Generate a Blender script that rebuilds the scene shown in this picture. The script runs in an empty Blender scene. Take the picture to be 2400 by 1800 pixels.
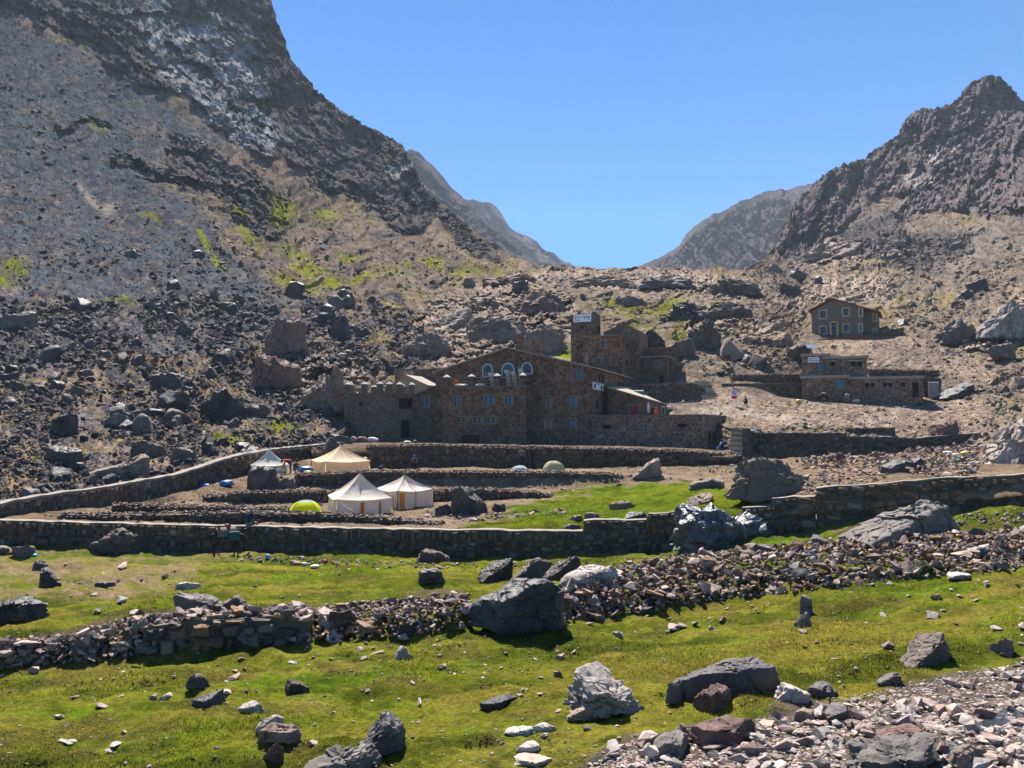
import bpy, bmesh, math, random
import numpy as np
from mathutils import Vector, Matrix
from mathutils.bvhtree import BVHTree

# ------------------------------------------------------------------ camera, sky, sun, exposure
SC = bpy.context.scene
COL = SC.collection
F = 1900.0                                   # focal length, in pixels of a 2400 x 1800 frame
TH = math.atan(100 / 1900.0)                 # the camera is tilted up three degrees
cam_d = bpy.data.cameras.new('camera')
cam = bpy.data.objects.new('camera', cam_d)
COL.objects.link(cam)
cam_d.sensor_width = 36
cam_d.lens = 36 * F / 2400
cam_d.clip_start = 0.1
cam_d.clip_end = 12000
cam.location = (0, 0, 0)
cam.rotation_euler = (math.pi / 2 + TH, 0, 0)
SC.camera = cam

SUN_EL, SUN_AZ = 54.0, -13.0                 # azimuth counted from the view direction, negative = left
world = bpy.data.worlds.new('World')
SC.world = world
world.use_nodes = True
wn = world.node_tree
wn.nodes.clear()
wo = wn.nodes.new('ShaderNodeOutputWorld')
wb = wn.nodes.new('ShaderNodeBackground')
ws = wn.nodes.new('ShaderNodeTexSky')
ws.sky_type = 'NISHITA'
ws.sun_disc = False
ws.sun_elevation = math.radians(SUN_EL)
ws.sun_rotation = math.radians(SUN_AZ)
ws.altitude = 1500
ws.air_density = 1.0
ws.dust_density = 0.0
ws.ozone_density = 6.0
wb.inputs['Strength'].default_value = 0.053
wh_ = wn.nodes.new('ShaderNodeHueSaturation')          # clear high-mountain air: a deeper blue overall
wh_.inputs['Saturation'].default_value = 1.5
wn.links.new(ws.outputs[0], wh_.inputs['Color'])
wn.links.new(wh_.outputs[0], wb.inputs['Color'])
wn.links.new(wb.outputs[0], wo.inputs['Surface'])

sun_d = bpy.data.lights.new('sun', 'SUN')
sun_d.energy = 5.0
sun_d.angle = math.radians(0.53)
sun_d.color = (1.0, 0.94, 0.86)
sun = bpy.data.objects.new('sun', sun_d)
COL.objects.link(sun)
_e, _a = math.radians(SUN_EL), math.radians(SUN_AZ)
SUND = Vector((math.sin(_a) * math.cos(_e), math.cos(_a) * math.cos(_e), math.sin(_e)))
sun.rotation_euler = SUND.to_track_quat('Z', 'Y').to_euler()

SC.view_settings.view_transform = 'Standard'
SC.view_settings.look = 'None'
SC.view_settings.gamma = 1
SC.view_settings.exposure = 1.6
SC.view_settings.use_curve_mapping = False
SC.cycles.max_bounces = 5
SC.cycles.diffuse_bounces = 3
SC.cycles.glossy_bounces = 2
SC.cycles.transmission_bounces = 3
SC.cycles.volume_bounces = 0
SC.cycles.transparent_max_bounces = 6
SC.cycles.caustics_reflective = False
SC.cycles.caustics_refractive = False

R = random.Random(7)
NR = np.random.default_rng(11)

# ------------------------------------------------------------------ noise in numpy
def _hash(ix, iy, iz, s):
    n = (ix.astype(np.uint32) * np.uint32(374761393) + iy.astype(np.uint32) * np.uint32(668265263)
         + iz.astype(np.uint32) * np.uint32(2246822519) + np.uint32((s * 3266489917 + 12345) & 0xffffffff))
    n = (n ^ (n >> np.uint32(13))) * np.uint32(1274126177)
    n = (n ^ (n >> np.uint32(15))) * np.uint32(2654435761)
    n ^= n >> np.uint32(16)
    return n.astype(np.float32) * np.float32(2.3283064e-10)

def vnoise(P, s=0):
    P = np.asarray(P, dtype=np.float32)
    I = np.floor(P)
    f = P - I
    I = I.astype(np.int64)
    w = f * f * f * (f * (f * 6 - 15) + 10)
    out = np.zeros(P.shape[:-1], np.float32)
    for a in (0, 1):
        wx = w[..., 0] if a else 1 - w[..., 0]
        for b in (0, 1):
            wy = w[..., 1] if b else 1 - w[..., 1]
            for c in (0, 1):
                wz = w[..., 2] if c else 1 - w[..., 2]
                out += wx * wy * wz * _hash(I[..., 0] + a, I[..., 1] + b, I[..., 2] + c, s)
    return out * 2 - 1

def fbm(P, o=4, s=0, gain=0.5, lac=2.07):
    P = np.asarray(P, dtype=np.float32)
    t, a = 0, 1.0
    for i in range(o):
        t = t + a * vnoise(P, s + i * 17)
        P = P * lac + 3.7
        a *= gain
    return t

def ridged(P, o=4, s=0, gain=0.5, lac=2.07):
    P = np.asarray(P, dtype=np.float32)
    t, a = 0, 1.0
    for i in range(o):
        t = t + a * (1 - 2.2 * np.abs(vnoise(P, s + i * 17)))
        P = P * lac + 5.1
        a *= gain
    return t

def worley2(X, Y, s=0):
    """F1, F2 and a random number of the nearest cell, in two dimensions"""
    ix, iy = np.floor(X).astype(np.int64), np.floor(Y).astype(np.int64)
    f1 = np.full(X.shape, 9.0, np.float32)
    f2 = f1.copy()
    idr = np.zeros(X.shape, np.float32)
    z = np.zeros_like(ix)
    for a in (-1, 0, 1):
        for b in (-1, 0, 1):
            cx, cy = ix + a, iy + b
            dx = cx + _hash(cx, cy, z, s) - X
            dy = cy + _hash(cx, cy, z, s + 5) - Y
            d = np.sqrt(dx * dx + dy * dy)
            near = d < f1
            f2 = np.where(near, f1, np.minimum(f2, d))
            idr = np.where(near, _hash(cx, cy, z, s + 9), idr)
            f1 = np.where(near, d, f1)
    return f1, f2, idr

def facet2(X, Y, s=0):
    """broken planes: each cell is a flat facet with a slope and height of its own"""
    ix, iy = np.floor(X).astype(np.int64), np.floor(Y).astype(np.int64)
    f1 = np.full(X.shape, 9.0, np.float32)
    val = np.zeros(X.shape, np.float32)
    z = np.zeros_like(ix)
    for a in (-1, 0, 1):
        for b in (-1, 0, 1):
            cx, cy = ix + a, iy + b
            dx = (X - cx - _hash(cx, cy, z, s)).astype(np.float32)
            dy = (Y - cy - _hash(cx, cy, z, s + 5)).astype(np.float32)
            d = np.abs(dx) * 0.6 + np.abs(dy) * 0.6 + 0.5 * np.sqrt(dx * dx + dy * dy)
            near = d < f1
            v = dx * (_hash(cx, cy, z, s + 11) * 2 - 1) + dy * (_hash(cx, cy, z, s + 13) * 2 - 1) + _hash(cx, cy, z, s + 17) - 0.5
            val = np.where(near, v, val)
            f1 = np.where(near, d, f1)
    return val

def facet3(P, s=0):
    """the same in three dimensions, for chipped rock"""
    I = np.floor(P).astype(np.int64)
    f1 = np.full(P.shape[0], 9.0, np.float32); val = np.zeros(P.shape[0], np.float32)
    for a in (-1, 0, 1):
        for b in (-1, 0, 1):
            for c in (-1, 0, 1):
                x, y, z = I[:, 0] + a, I[:, 1] + b, I[:, 2] + c
                dx = P[:, 0] - x - _hash(x, y, z, s); dy = P[:, 1] - y - _hash(x, y, z, s + 5); dz = P[:, 2] - z - _hash(x, y, z, s + 7)
                d = np.sqrt(dx * dx + dy * dy + dz * dz)
                near = d < f1
                v = dx * (_hash(x, y, z, s + 11) * 2 - 1) + dy * (_hash(x, y, z, s + 13) * 2 - 1) + dz * (_hash(x, y, z, s + 15) * 2 - 1) + (_hash(x, y, z, s + 17) - 0.5) * 0.7
                val = np.where(near, v, val); f1 = np.where(near, d, f1)
    return val

def sstep(a, b, x):
    t = np.clip((x - a) / (b - a), 0, 1)
    return t * t * (3 - 2 * t)

def blur1(a, n, axis):
    if n < 2:
        return a
    k = np.hanning(n + 2)[1:-1]
    k /= k.sum()
    p = [(0, 0)] * a.ndim
    p[axis] = (n // 2, n - 1 - n // 2)
    b = np.pad(a, p, mode='edge')
    return np.apply_along_axis(lambda r: np.convolve(r, k, 'valid'), axis, b)

# ------------------------------------------------------------------ projection
CT, ST = math.cos(TH), math.sin(TH)
def dirs(px, py):
    """direction of a photograph pixel, scaled so that it runs one metre into the valley"""
    x = (np.asarray(px, float) - 1200) / F
    y = (900 - np.asarray(py, float)) / F
    Y = CT - y * ST
    Z = ST + y * CT
    return np.stack([x / Y, np.ones_like(x * Y), Z / Y], -1)

def at(px, py, d):
    v = dirs(px, py) * d
    return Vector((float(v[0]), float(v[1]), float(v[2])))

def proj(p):
    yc = p[1] * CT + p[2] * ST
    zc = -p[1] * ST + p[2] * CT
    return 1200 + F * p[0] / yc, 900 - F * zc / yc

# ------------------------------------------------------------------ object helpers
def tag(o, label=None, cat=None, group=None, kind=None):
    if label: o['label'] = label
    if cat: o['category'] = cat
    if group: o['group'] = group
    if kind: o['kind'] = kind
    return o

def link(name, data, parent=None):
    o = bpy.data.objects.new(name, data)
    COL.objects.link(o)
    if parent is not None:
        o.parent = parent
    return o

def empty(name, loc=(0, 0, 0), rz=0.0):
    o = link(name, None)
    o.location = loc
    o.rotation_euler = (0, 0, rz)
    o.empty_display_size = 0.3
    return o

def np_mesh(name, V, Fc, mat=None, smooth=True, attrs=None):
    """mesh from a vertex array and an array of equal-sized faces"""
    me = bpy.data.meshes.new(name)
    V = np.ascontiguousarray(V, dtype=np.float32).reshape(-1, 3)
    Fc = np.ascontiguousarray(Fc, dtype=np.int32)
    k = Fc.shape[1]
    me.vertices.add(len(V))
    me.vertices.foreach_set('co', V.ravel())
    me.loops.add(Fc.size)
    me.loops.foreach_set('vertex_index', Fc.ravel())
    me.polygons.add(len(Fc))
    me.polygons.foreach_set('loop_start', np.arange(0, Fc.size, k, dtype=np.int32))
    me.polygons.foreach_set('use_smooth', np.full(len(Fc), smooth, dtype=bool))
    for n, a in (attrs or {}).items():
        a = np.asarray(a, np.float32)
        if a.ndim == 2:
            t = me.attributes.new(n, 'FLOAT_COLOR', 'POINT')
            t.data.foreach_set('color', np.ascontiguousarray(a).ravel())
        else:
            t = me.attributes.new(n, 'FLOAT', 'POINT')
            t.data.foreach_set('value', np.ascontiguousarray(a).ravel())
    me.update(calc_edges=True)
    if mat:
        me.materials.append(mat)
    return me

def grid_faces(nv, nu, off=0):
    i = np.arange(nv - 1)[:, None] * nu + np.arange(nu - 1)[None, :]
    return np.stack([i, i + 1, i + nu + 1, i + nu], -1).reshape(-1, 4) + off

class MB:
    """collects boxes, quads, tubes and prisms for ONE mesh object"""
    def __init__(self):
        self.v, self.f, self.m = [], [], []
    def add(self, vs, fs, mi=0):
        b = len(self.v)
        self.v += [tuple(p) for p in vs]
        self.f += [tuple(i + b for i in q) for q in fs]
        self.m += [mi] * len(fs)
    def quad(self, a, b, c, d, mi=0):
        self.add([a, b, c, d], [(0, 1, 2, 3)], mi)
    def poly(self, pts, mi=0):
        self.add(pts, [tuple(range(len(pts)))], mi)
    def obox(self, c, ax, ay, az, mi=0):
        """box from its centre and three half-axis vectors"""
        c, ax, ay, az = Vector(c), Vector(ax), Vector(ay), Vector(az)
        vs = [c + sx * ax + sy * ay + sz * az for sz in (-1, 1) for sy in (-1, 1) for sx in (-1, 1)]
        self.add(vs, [(0, 2, 3, 1), (4, 5, 7, 6), (0, 1, 5, 4), (2, 6, 7, 3), (0, 4, 6, 2), (1, 3, 7, 5)], mi)
    def box(self, x0, x1, y0, y1, z0, z1, mi=0):
        self.obox(((x0 + x1) / 2, (y0 + y1) / 2, (z0 + z1) / 2), ((x1 - x0) / 2, 0, 0), (0, (y1 - y0) / 2, 0), (0, 0, (z1 - z0) / 2), mi)
    def tube(self, pts, r, n=7, mi=0, cap=True):
        pts = [Vector(p) for p in pts]
        rs = r if isinstance(r, (list, tuple)) else [r] * len(pts)
        b = len(self.v)
        for i, p in enumerate(pts):
            t = (pts[min(i + 1, len(pts) - 1)] - pts[max(i - 1, 0)]).normalized()
            a = Vector((0, 0, 1)) if abs(t.z) < 0.9 else Vector((1, 0, 0))
            e1 = t.cross(a).normalized()
            e2 = t.cross(e1)
            for k in range(n):
                q = 2 * math.pi * k / n
                self.v.append(tuple(p + (e1 * math.cos(q) + e2 * math.sin(q)) * rs[i]))
        for i in range(len(pts) - 1):
            for k in range(n):
                k2 = (k + 1) % n
                self.f.append((b + i * n + k, b + i * n + k2, b + (i + 1) * n + k2, b + (i + 1) * n + k))
                self.m.append(mi)
        if cap:
            self.f.append(tuple(b + k for k in range(n)))
            self.f.append(tuple(b + (len(pts) - 1) * n + n - 1 - k for k in range(n)))
            self.m += [mi, mi]
    def lathe(self, c, prof, n=12, mi=0):
        b = len(self.v)
        c = Vector(c)
        for r, z in prof:
            for k in range(n):
                q = 2 * math.pi * k / n
                self.v.append((c.x + r * math.cos(q), c.y + r * math.sin(q), c.z + z))
        for i in range(len(prof) - 1):
            for k in range(n):
                k2 = (k + 1) % n
                self.f.append((b + i * n + k, b + i * n + k2, b + (i + 1) * n + k2, b + (i + 1) * n + k))
                self.m.append(mi)
        self.f.append(tuple(b + n - 1 - k for k in range(n)))
        self.f.append(tuple(b + (len(prof) - 1) * n + k for k in range(n)))
        self.m += [mi, mi]
    def mesh(self, name, mats, smooth=False, fix=True, rel=None):
        me = bpy.data.meshes.new(name)
        vs = self.v if rel is None else [(a - rel[0], b - rel[1], c - rel[2]) for a, b, c in self.v]
        me.from_pydata(vs, [], self.f)
        for m in (mats if isinstance(mats, (list, tuple)) else [mats]):
            me.materials.append(m)
        me.polygons.foreach_set('material_index', self.m)
        if fix:
            bm = bmesh.new(); bm.from_mesh(me)
            bmesh.ops.recalc_face_normals(bm, faces=bm.faces)
            bm.to_mesh(me); bm.free()
        if smooth:
            me.polygons.foreach_set('use_smooth', [True] * len(me.polygons))
            me.set_sharp_from_angle(angle=math.radians(38))
        me.update()
        return me
    def build(self, name, mats, parent=None, smooth=False, fix=True):
        """world coordinates in; when parented to an unrotated Empty they become relative to it"""
        rel = tuple(parent_loc(parent)) if parent is not None else None
        return link(name, self.mesh(name, mats, smooth, fix, rel), parent)

def parent_loc(p):
    l = Vector((0, 0, 0))
    while p is not None:
        l += p.location
        p = p.parent
    return l

# ------------------------------------------------------------------ materials
MATS = {}
class NT:
    def __init__(self, name):
        self.m = bpy.data.materials.new(name)
        self.m.use_nodes = True
        self.t = self.m.node_tree
        self.t.nodes.clear()
        self.out = self.n('ShaderNodeOutputMaterial')
        self.b = self.n('ShaderNodeBsdfPrincipled')
        self.l(self.b.outputs[0], self.out.inputs[0])
        self.pos = self.n('ShaderNodeNewGeometry').outputs['Position']
    def n(self, t, **k):
        x = self.t.nodes.new(t)
        for a, b in k.items():
            setattr(x, a, b)
        return x
    def l(self, a, b):
        self.t.links.new(a, b)
    def put(self, inp, v):
        if isinstance(v, bpy.types.NodeSocket):
            self.l(v, inp)
        elif isinstance(v, tuple) and len(v) == 3 and inp.type == 'RGBA':
            inp.default_value = (*v, 1)
        else:
            inp.default_value = v
    def math(self, op, a, b=0.0, clamp=False):
        x = self.n('ShaderNodeMath', operation=op, use_clamp=clamp)
        self.put(x.inputs[0], a); self.put(x.inputs[1], b)
        return x.outputs[0]
    def noise(self, scale, detail=4, rough=0.55, vec=None, dist=0.0):
        x = self.n('ShaderNodeTexNoise')
        self.l(vec if vec is not None else self.pos, x.inputs['Vector'])
        x.inputs['Scale'].default_value = scale
        x.inputs['Detail'].default_value = detail
        x.inputs['Roughness'].default_value = rough
        x.inputs['Distortion'].default_value = dist
        return x.outputs[0]
    def vor(self, scale, feat='F1', vec=None, out=0, rnd=1.0):
        x = self.n('ShaderNodeTexVoronoi', feature=feat)
        self.l(vec if vec is not None else self.pos, x.inputs['Vector'])
        x.inputs['Scale'].default_value = scale
        x.inputs['Randomness'].default_value = rnd
        return x.outputs[out]
    def ramp(self, f, stops, interp='LINEAR'):
        x = self.n('ShaderNodeValToRGB')
        self.put(x.inputs[0], f)
        r = x.color_ramp
        r.interpolation = interp
        while len(r.elements) < len(stops):
            r.elements.new(0.5)
        for e, (p, c) in zip(r.elements, stops):
            e.position = p
            e.color = (*c, 1) if isinstance(c, tuple) else (c, c, c, 1)
        return x.outputs[0]
    def mix(self, f, a, b, mode='MIX'):
        x = self.n('ShaderNodeMix', data_type='RGBA', blend_type=mode)
        self.put(x.inputs[0], f); self.put(x.inputs[6], a); self.put(x.inputs[7], b)
        return x.outputs[2]
    def rng(self, v, a, b, c=0.0, d=1.0):
        x = self.n('ShaderNodeMapRange')
        self.put(x.inputs[0], v)
        for i, q in enumerate((a, b, c, d)):
            x.inputs[i + 1].default_value = q
        return x.outputs[0]
    def attr(self, name):
        x = self.n('ShaderNodeAttribute', attribute_name=name)
        return x.outputs['Fac']
    def scalevec(self, s):
        x = self.n('ShaderNodeMapping')
        self.l(self.pos, x.inputs[0])
        x.inputs['Scale'].default_value = s
        return x.outputs[0]
    def rnd(self):
        return self.n('ShaderNodeObjectInfo').outputs['Random']
    def bump(self, h, strength=0.5, dist=0.1, prev=None):
        x = self.n('ShaderNodeBump')
        self.put(x.inputs['Height'], h)
        x.inputs['Strength'].default_value = strength
        x.inputs['Distance'].default_value = dist
        if prev is not None:
            self.l(prev, x.inputs['Normal'])
        return x.outputs[0]
    def done(self, col, rough=0.9, nrm=None, spec=0.3):
        self.put(self.b.inputs['Base Color'], col)
        self.put(self.b.inputs['Roughness'], rough)
        self.b.inputs['Specular IOR Level'].default_value = spec
        if nrm is not None:
            self.l(nrm, self.b.inputs['Normal'])
        return self.m

def plain(name, c, rough=0.7, var=0.25, scale=6.0, spec=0.3, metal=0.0):
    """a painted or woven surface with a little wear in it"""
    if name in MATS:
        return MATS[name]
    t = NT(name)
    n = t.noise(scale, 5, 0.6)
    col = t.mix(t.rng(n, 0.3, 0.7), tuple(x * (1 - var) for x in c), tuple(min(1, x * (1 + var)) for x in c))
    m = t.done(col, rough, None, spec)
    t.b.inputs['Metallic'].default_value = metal
    MATS[name] = m
    return m

def rock_mat(name, dark, mid, light, scale=1.0, rough=0.75, bump=0.6, spec=0.4, lichen=0.0, moss=None):
    """weathered rock: blotches, veins, dust lodged in the grain; a tint of its own for every object"""
    dark, mid, light = (tuple(v * 0.7 for v in c) for c in (dark, mid, light))
    t = NT(name)
    n1 = t.noise(0.9 * scale, 8, 0.62, dist=0.4)
    n2 = t.noise(5 * scale, 6, 0.65)
    stre = t.noise(1.0, 6, 0.65, vec=t.scalevec((1.1 * scale, 1.1 * scale, 4.5 * scale)), dist=0.6)
    col = t.ramp(n1, [(0.30, dark), (0.5, mid), (0.70, light)])
    col = t.mix(t.rng(stre, 0.45, 0.7, 0, 0.6), col, mid)
    col = t.mix(t.rng(n2, 0.35, 0.65, 0.0, 0.55), col, dark)
    rv = t.rnd()
    col = t.mix(t.rng(rv, 0, 1, 0.0, 0.45), col, tuple(x * 1.35 for x in light))
    hv = t.math('FRACT', t.math('MULTIPLY', rv, 7.31))
    col = t.mix(t.rng(hv, 0.55, 1.0, 0.0, 0.35), col, (mid[0] * 1.5, mid[1] * 1.12, mid[2] * 0.85))
    vein = t.vor(0.55 * scale, 'DISTANCE_TO_EDGE')
    vn = t.noise(2.2 * scale, 4, 0.6)
    col = t.mix(t.math('MULTIPLY', t.rng(vein, 0.0, 0.028, 0.75, 0.0), t.rng(vn, 0.42, 0.6)), col, tuple(x * 0.35 for x in dark))
    pat = t.noise(0.45 * scale, 5, 0.7, dist=0.8)
    col = t.mix(t.rng(pat, 0.52, 0.66, 0.0, 0.55), col, tuple(min(1, x * 1.5) for x in light))
    if lichen:
        ln = t.noise(3.0 * scale, 6, 0.7)
        col = t.mix(t.rng(ln, 0.6, 0.72, 0, lichen), col, (0.33, 0.31, 0.22))
    crack = t.vor(1.3 * scale, 'DISTANCE_TO_EDGE')
    h = t.math('ADD', t.math('MULTIPLY', n2, 0.5), t.math('MULTIPLY', stre, 0.9))
    h = t.math('ADD', h, t.math('MULTIPLY', t.rng(crack, 0.0, 0.05), 0.25))
    nn = t.bump(h, bump, 0.12 / scale)
    rr = t.rng(n2, 0.3, 0.7, rough - 0.12, rough + 0.12)
    return t.done(col, rr, nn, spec * 0.5)
# ------------------------------------------------------------------ terrain
def pchip(tk, yk, t):
    """monotone cubic through (tk, yk) at t"""
    tk, yk = np.asarray(tk, float), np.asarray(yk, float)
    h = np.diff(tk); dl = np.diff(yk) / h
    m = np.zeros(len(tk))
    m[0], m[-1] = dl[0], dl[-1]
    for i in range(1, len(tk) - 1):
        m[i] = 0 if dl[i - 1] * dl[i] <= 0 else 2 * dl[i - 1] * dl[i] / (dl[i - 1] + dl[i])
    i = np.clip(np.searchsorted(tk, t) - 1, 0, len(h) - 1)
    s = np.clip((t - tk[i]) / h[i], 0, 1)
    return ((2 * s**3 - 3 * s**2 + 1) * yk[i] + (s**3 - 2 * s**2 + s) * h[i] * m[i]
            + (-2 * s**3 + 3 * s**2) * yk[i + 1] + (s**3 - s**2) * h[i] * m[i + 1])

def pl(line, px):
    a = np.array(line, float)
    return np.interp(px, a[:, 0], a[:, 1])

def relief(table, base, top, px, t, blur=0):
    """table: {px: [(py, d), ...] base to top}; returns grids PX, PY, D"""
    B, T = pl(base, px), pl(top, px)
    PY = B[None, :] + (T - B)[None, :] * t[:, None]
    ks = np.array(sorted(table), float)
    Ck = []
    for k in sorted(table):
        a = np.array(table[k], float)
        Ck.append((-a[:, 0], np.log(a[:, 1])))
    gy = np.arange(PY.min() - 8, PY.max() + 9, 4.0)
    G = np.zeros((len(gy), len(px)))
    Cg = np.stack([pchip(q[0], q[1], np.clip(-gy, q[0][0], q[0][-1])) for q in Ck], 1)
    for j, x in enumerate(px):
        i = int(np.clip(np.searchsorted(ks, x) - 1, 0, len(ks) - 2))
        w = float(np.clip((x - ks[i]) / (ks[i + 1] - ks[i]), 0, 1))
        w = w * w * (3 - 2 * w) * 0.6 + w * 0.4
        G[:, j] = Cg[:, i] * (1 - w) + Cg[:, i + 1] * w
    if blur:
        G = blur1(blur1(G, blur, 1), 5, 0)
    D = np.zeros(PY.shape)
    for j in range(len(px)):
        D[:, j] = np.exp(np.interp(PY[:, j], gy, G[:, j]))
    return np.broadcast_to(px[None, :], D.shape).copy(), PY, D

def normals(P):
    a = np.gradient(P, axis=1); b = np.gradient(P, axis=0)
    n = np.cross(a, b)
    n /= np.linalg.norm(n, axis=-1, keepdims=True) + 1e-9
    return n

def in_poly(X, Y, poly):
    c = np.zeros(X.shape, bool)
    n = len(poly)
    for i in range(n):
        x1, y1 = poly[i]; x2, y2 = poly[(i + 1) % n]
        if y1 == y2: continue
        k = ((y1 > Y) != (y2 > Y)) & (X < (x2 - x1) * (Y - y1) / (y2 - y1) + x1)
        c ^= k
    return c

class Mask:
    """soft-edged regions of the hill, measured on the photograph"""
    S, X0, Y0, W, H = 6, -480, -480, 560, 400
    def __init__(self):
        gx = self.X0 + self.S * np.arange(self.W); gy = self.Y0 + self.S * np.arange(self.H)
        self.gx, self.gy = np.meshgrid(gx, gy)
        self.m = np.zeros((self.H, self.W), np.float32)
    def poly(self, p, v=1.0):
        self.m = np.where(in_poly(self.gx, self.gy, p), v, self.m)
        return self
    def ell(self, cx, cy, rx, ry, ang=0, v=1.0):
        a = math.radians(ang)
        dx, dy = self.gx - cx, self.gy - cy
        u = (dx * math.cos(a) + dy * math.sin(a)) / rx; w = (-dx * math.sin(a) + dy * math.cos(a)) / ry
        self.m = np.maximum(self.m, v * np.clip(1.6 - 1.1 * (u * u + w * w), 0, 1))
        return self
    def blur(self, px):
        n = max(1, int(px / self.S))
        self.m = blur1(blur1(self.m, n, 0), n, 1)
        return self
    def __call__(self, X, Y):
        x = np.clip((X - self.X0) / self.S, 0, self.W - 1.01); y = np.clip((Y - self.Y0) / self.S, 0, self.H - 1.01)
        i, j = x.astype(int), y.astype(int)
        u, v = x - i, y - j
        m = self.m
        return (m[j, i] * (1 - u) + m[j, i + 1] * u) * (1 - v) + (m[j + 1, i] * (1 - u) + m[j + 1, i + 1] * u) * v

BVH_V, BVH_F = [], []
def register(P):
    nv, nu = P.shape[:2]
    off = sum(len(v) for v in BVH_V)
    BVH_V.append(P.reshape(-1, 3)); BVH_F.append(grid_faces(nv, nu, off))

def lerp3(a, b, m):
    return a + (np.asarray(b, np.float32) - a) * m[..., None]

# --- the hill: left scree slope and cliffs, the saddle, the right slope and its peak, one continuous surface
HILL_BASE = [(-420, 1265), (0, 1216), (300, 1178), (480, 1135), (600, 1110), (760, 1085), (840, 1075), (1000, 1050), (1386, 1038), (1640, 1050), (1700, 1075), (1740, 1085), (2290, 1072), (2420, 1085), (2820, 1120)]
HILL_TOP = [(-420, -420), (0, -380), (300, -260), (500, -130), (600, -50), (635, 0), (651, 54), (660, 80), (683, 141), (705, 165), (738, 206), (790, 250), (846, 288), (900, 315), (940, 335), (955, 363), (975, 395),
            (987, 434), (1010, 462), (1041, 483), (1090, 520), (1128, 553), (1182, 591), (1226, 612), (1262, 622), (1345, 625), (1400, 630), (1486, 629), (1600, 630), (1680, 632), (1748, 634), (1790, 605),
            (1820, 574), (1838, 525), (1855, 490), (1897, 440), (1929, 408), (1965, 390), (2024, 371), (2051, 349), (2105, 317), (2123, 277), (2160, 254), (2205, 252), (2245, 234), (2259, 213), (2286, 188), (2318, 177),
            (2345, 182), (2372, 204), (2390, 236), (2410, 238), (2500, 330), (2820, 420)]
HILL = {
    -420: [(1265, 36), (1000, 58), (800, 85), (600, 125), (400, 170), (200, 225), (0, 295), (-420, 500)],
    0: [(1216, 43), (1100, 53), (1000, 68), (800, 108), (600, 155), (400, 207), (200, 268), (0, 345), (-380, 560)],
    300: [(1178, 50.5), (1000, 77), (800, 120), (600, 175), (400, 236), (200, 312), (0, 400), (-260, 560)],
    600: [(1110, 62.5), (1000, 82), (800, 128), (620, 190), (500, 240), (400, 285), (200, 385), (0, 480), (-50, 505)],
    760: [(1085, 73), (950, 97), (800, 130), (660, 190), (500, 285), (400, 350), (225, 460)],
    900: [(1065, 95), (900, 118), (800, 136), (680, 190), (520, 305), (420, 375), (315, 440)],
    1040: [(1040, 99), (900, 115), (800, 138), (690, 190), (610, 260), (550, 330), (483, 390)],
    1180: [(1040, 97), (900, 112), (800, 135), (700, 175), (640, 225), (591, 300)],
    1400: [(1038, 93), (930, 104), (890, 108), (800, 132), (700, 168), (660, 205), (630, 250)],
    1600: [(1048, 84), (950, 98), (900, 107), (880, 110), (790, 132), (720, 160), (670, 195), (630, 245)],
    1740: [(1058, 80), (1012, 83), (950, 96), (900, 105), (840, 118), (780, 135), (720, 160), (670, 200), (634, 260)],
    1800: [(1057, 80), (1012, 83), (936, 101), (900, 106), (840, 117), (790, 133), (720, 165), (670, 215), (600, 400)],
    1900: [(1054, 80), (1015, 82.5), (936, 103), (928, 108), (900, 112), (830, 119), (805, 136), (780, 145), (700, 195), (640, 280), (570, 420), (440, 500)],
    2040: [(1051, 80), (1020, 82.5), (932, 103), (900, 110), (830, 121), (795, 137), (740, 162), (680, 215), (600, 310), (500, 430), (400, 500), (355, 525)],
    2200: [(1047, 80), (1030, 82.5), (930, 104), (850, 122), (780, 145), (700, 195), (600, 275), (480, 380), (400, 440), (250, 540)],
    2400: [(1078, 60), (1040, 70), (930, 95), (800, 130), (700, 170), (600, 225), (500, 300), (430, 360), (340, 430), (237, 520)],
    2820: [(1120, 48), (930, 78), (800, 100), (650, 150), (500, 220), (420, 280)],
}
npx = np.linspace(-420, 2820, 1060)
nt = np.linspace(0, 1, 440)
PX, PY, D = relief(HILL, HILL_BASE, HILL_TOP, npx, nt, blur=41)
wx = 26 * fbm(np.stack([PX / 130, PY / 130, 0 * PX], -1), 3, 3)
wy = 22 * fbm(np.stack([PX / 130, PY / 130, 0 * PX + 9], -1), 3, 4)
X_, Y_ = PX + wx, PY + wy
M_cliffL = Mask().poly([(-400, -400), (640, -60), (690, 140), (745, 200), (860, 290), (960, 350), (1010, 470), (985, 525), (930, 535), (860, 495), (785, 462), (740, 395), (690, 372), (640, 352), (545, 346), (480, 312), (420, 242), (350, 202), (285, 187), (200, 118), (100, 62), (-100, -20), (-400, -130)]).blur(14)
M_low = (Mask().poly([(372, 322), (440, 312), (510, 370), (580, 405), (650, 432), (655, 500), (622, 545), (560, 530), (530, 480), (450, 432), (385, 418), (300, 415), (225, 388), (258, 368), (370, 372)])
         .poly([(140, 290), (200, 292), (270, 296), (270, 310), (200, 312), (150, 306)]).poly([(690, 385), (760, 398), (785, 440), (760, 462), (705, 430)])
         .poly([(1000, 485), (1060, 512), (1130, 555), (1190, 596), (1170, 606), (1090, 575), (1010, 535)]).blur(14))
M_cliffR = Mask().poly([(1795, 610), (1840, 500), (1900, 400), (2100, 270), (2310, 130), (2500, 280), (2820, 400), (2820, 520), (2400, 470), (2330, 520), (2250, 498), (2160, 500), (2110, 530), (2060, 510), (2140, 445), (2060, 455), (1990, 500), (1900, 575), (1850, 590)]).poly([(2000, 560), (2070, 545), (2120, 550), (2100, 600), (2020, 600)]).blur(14)
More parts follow.
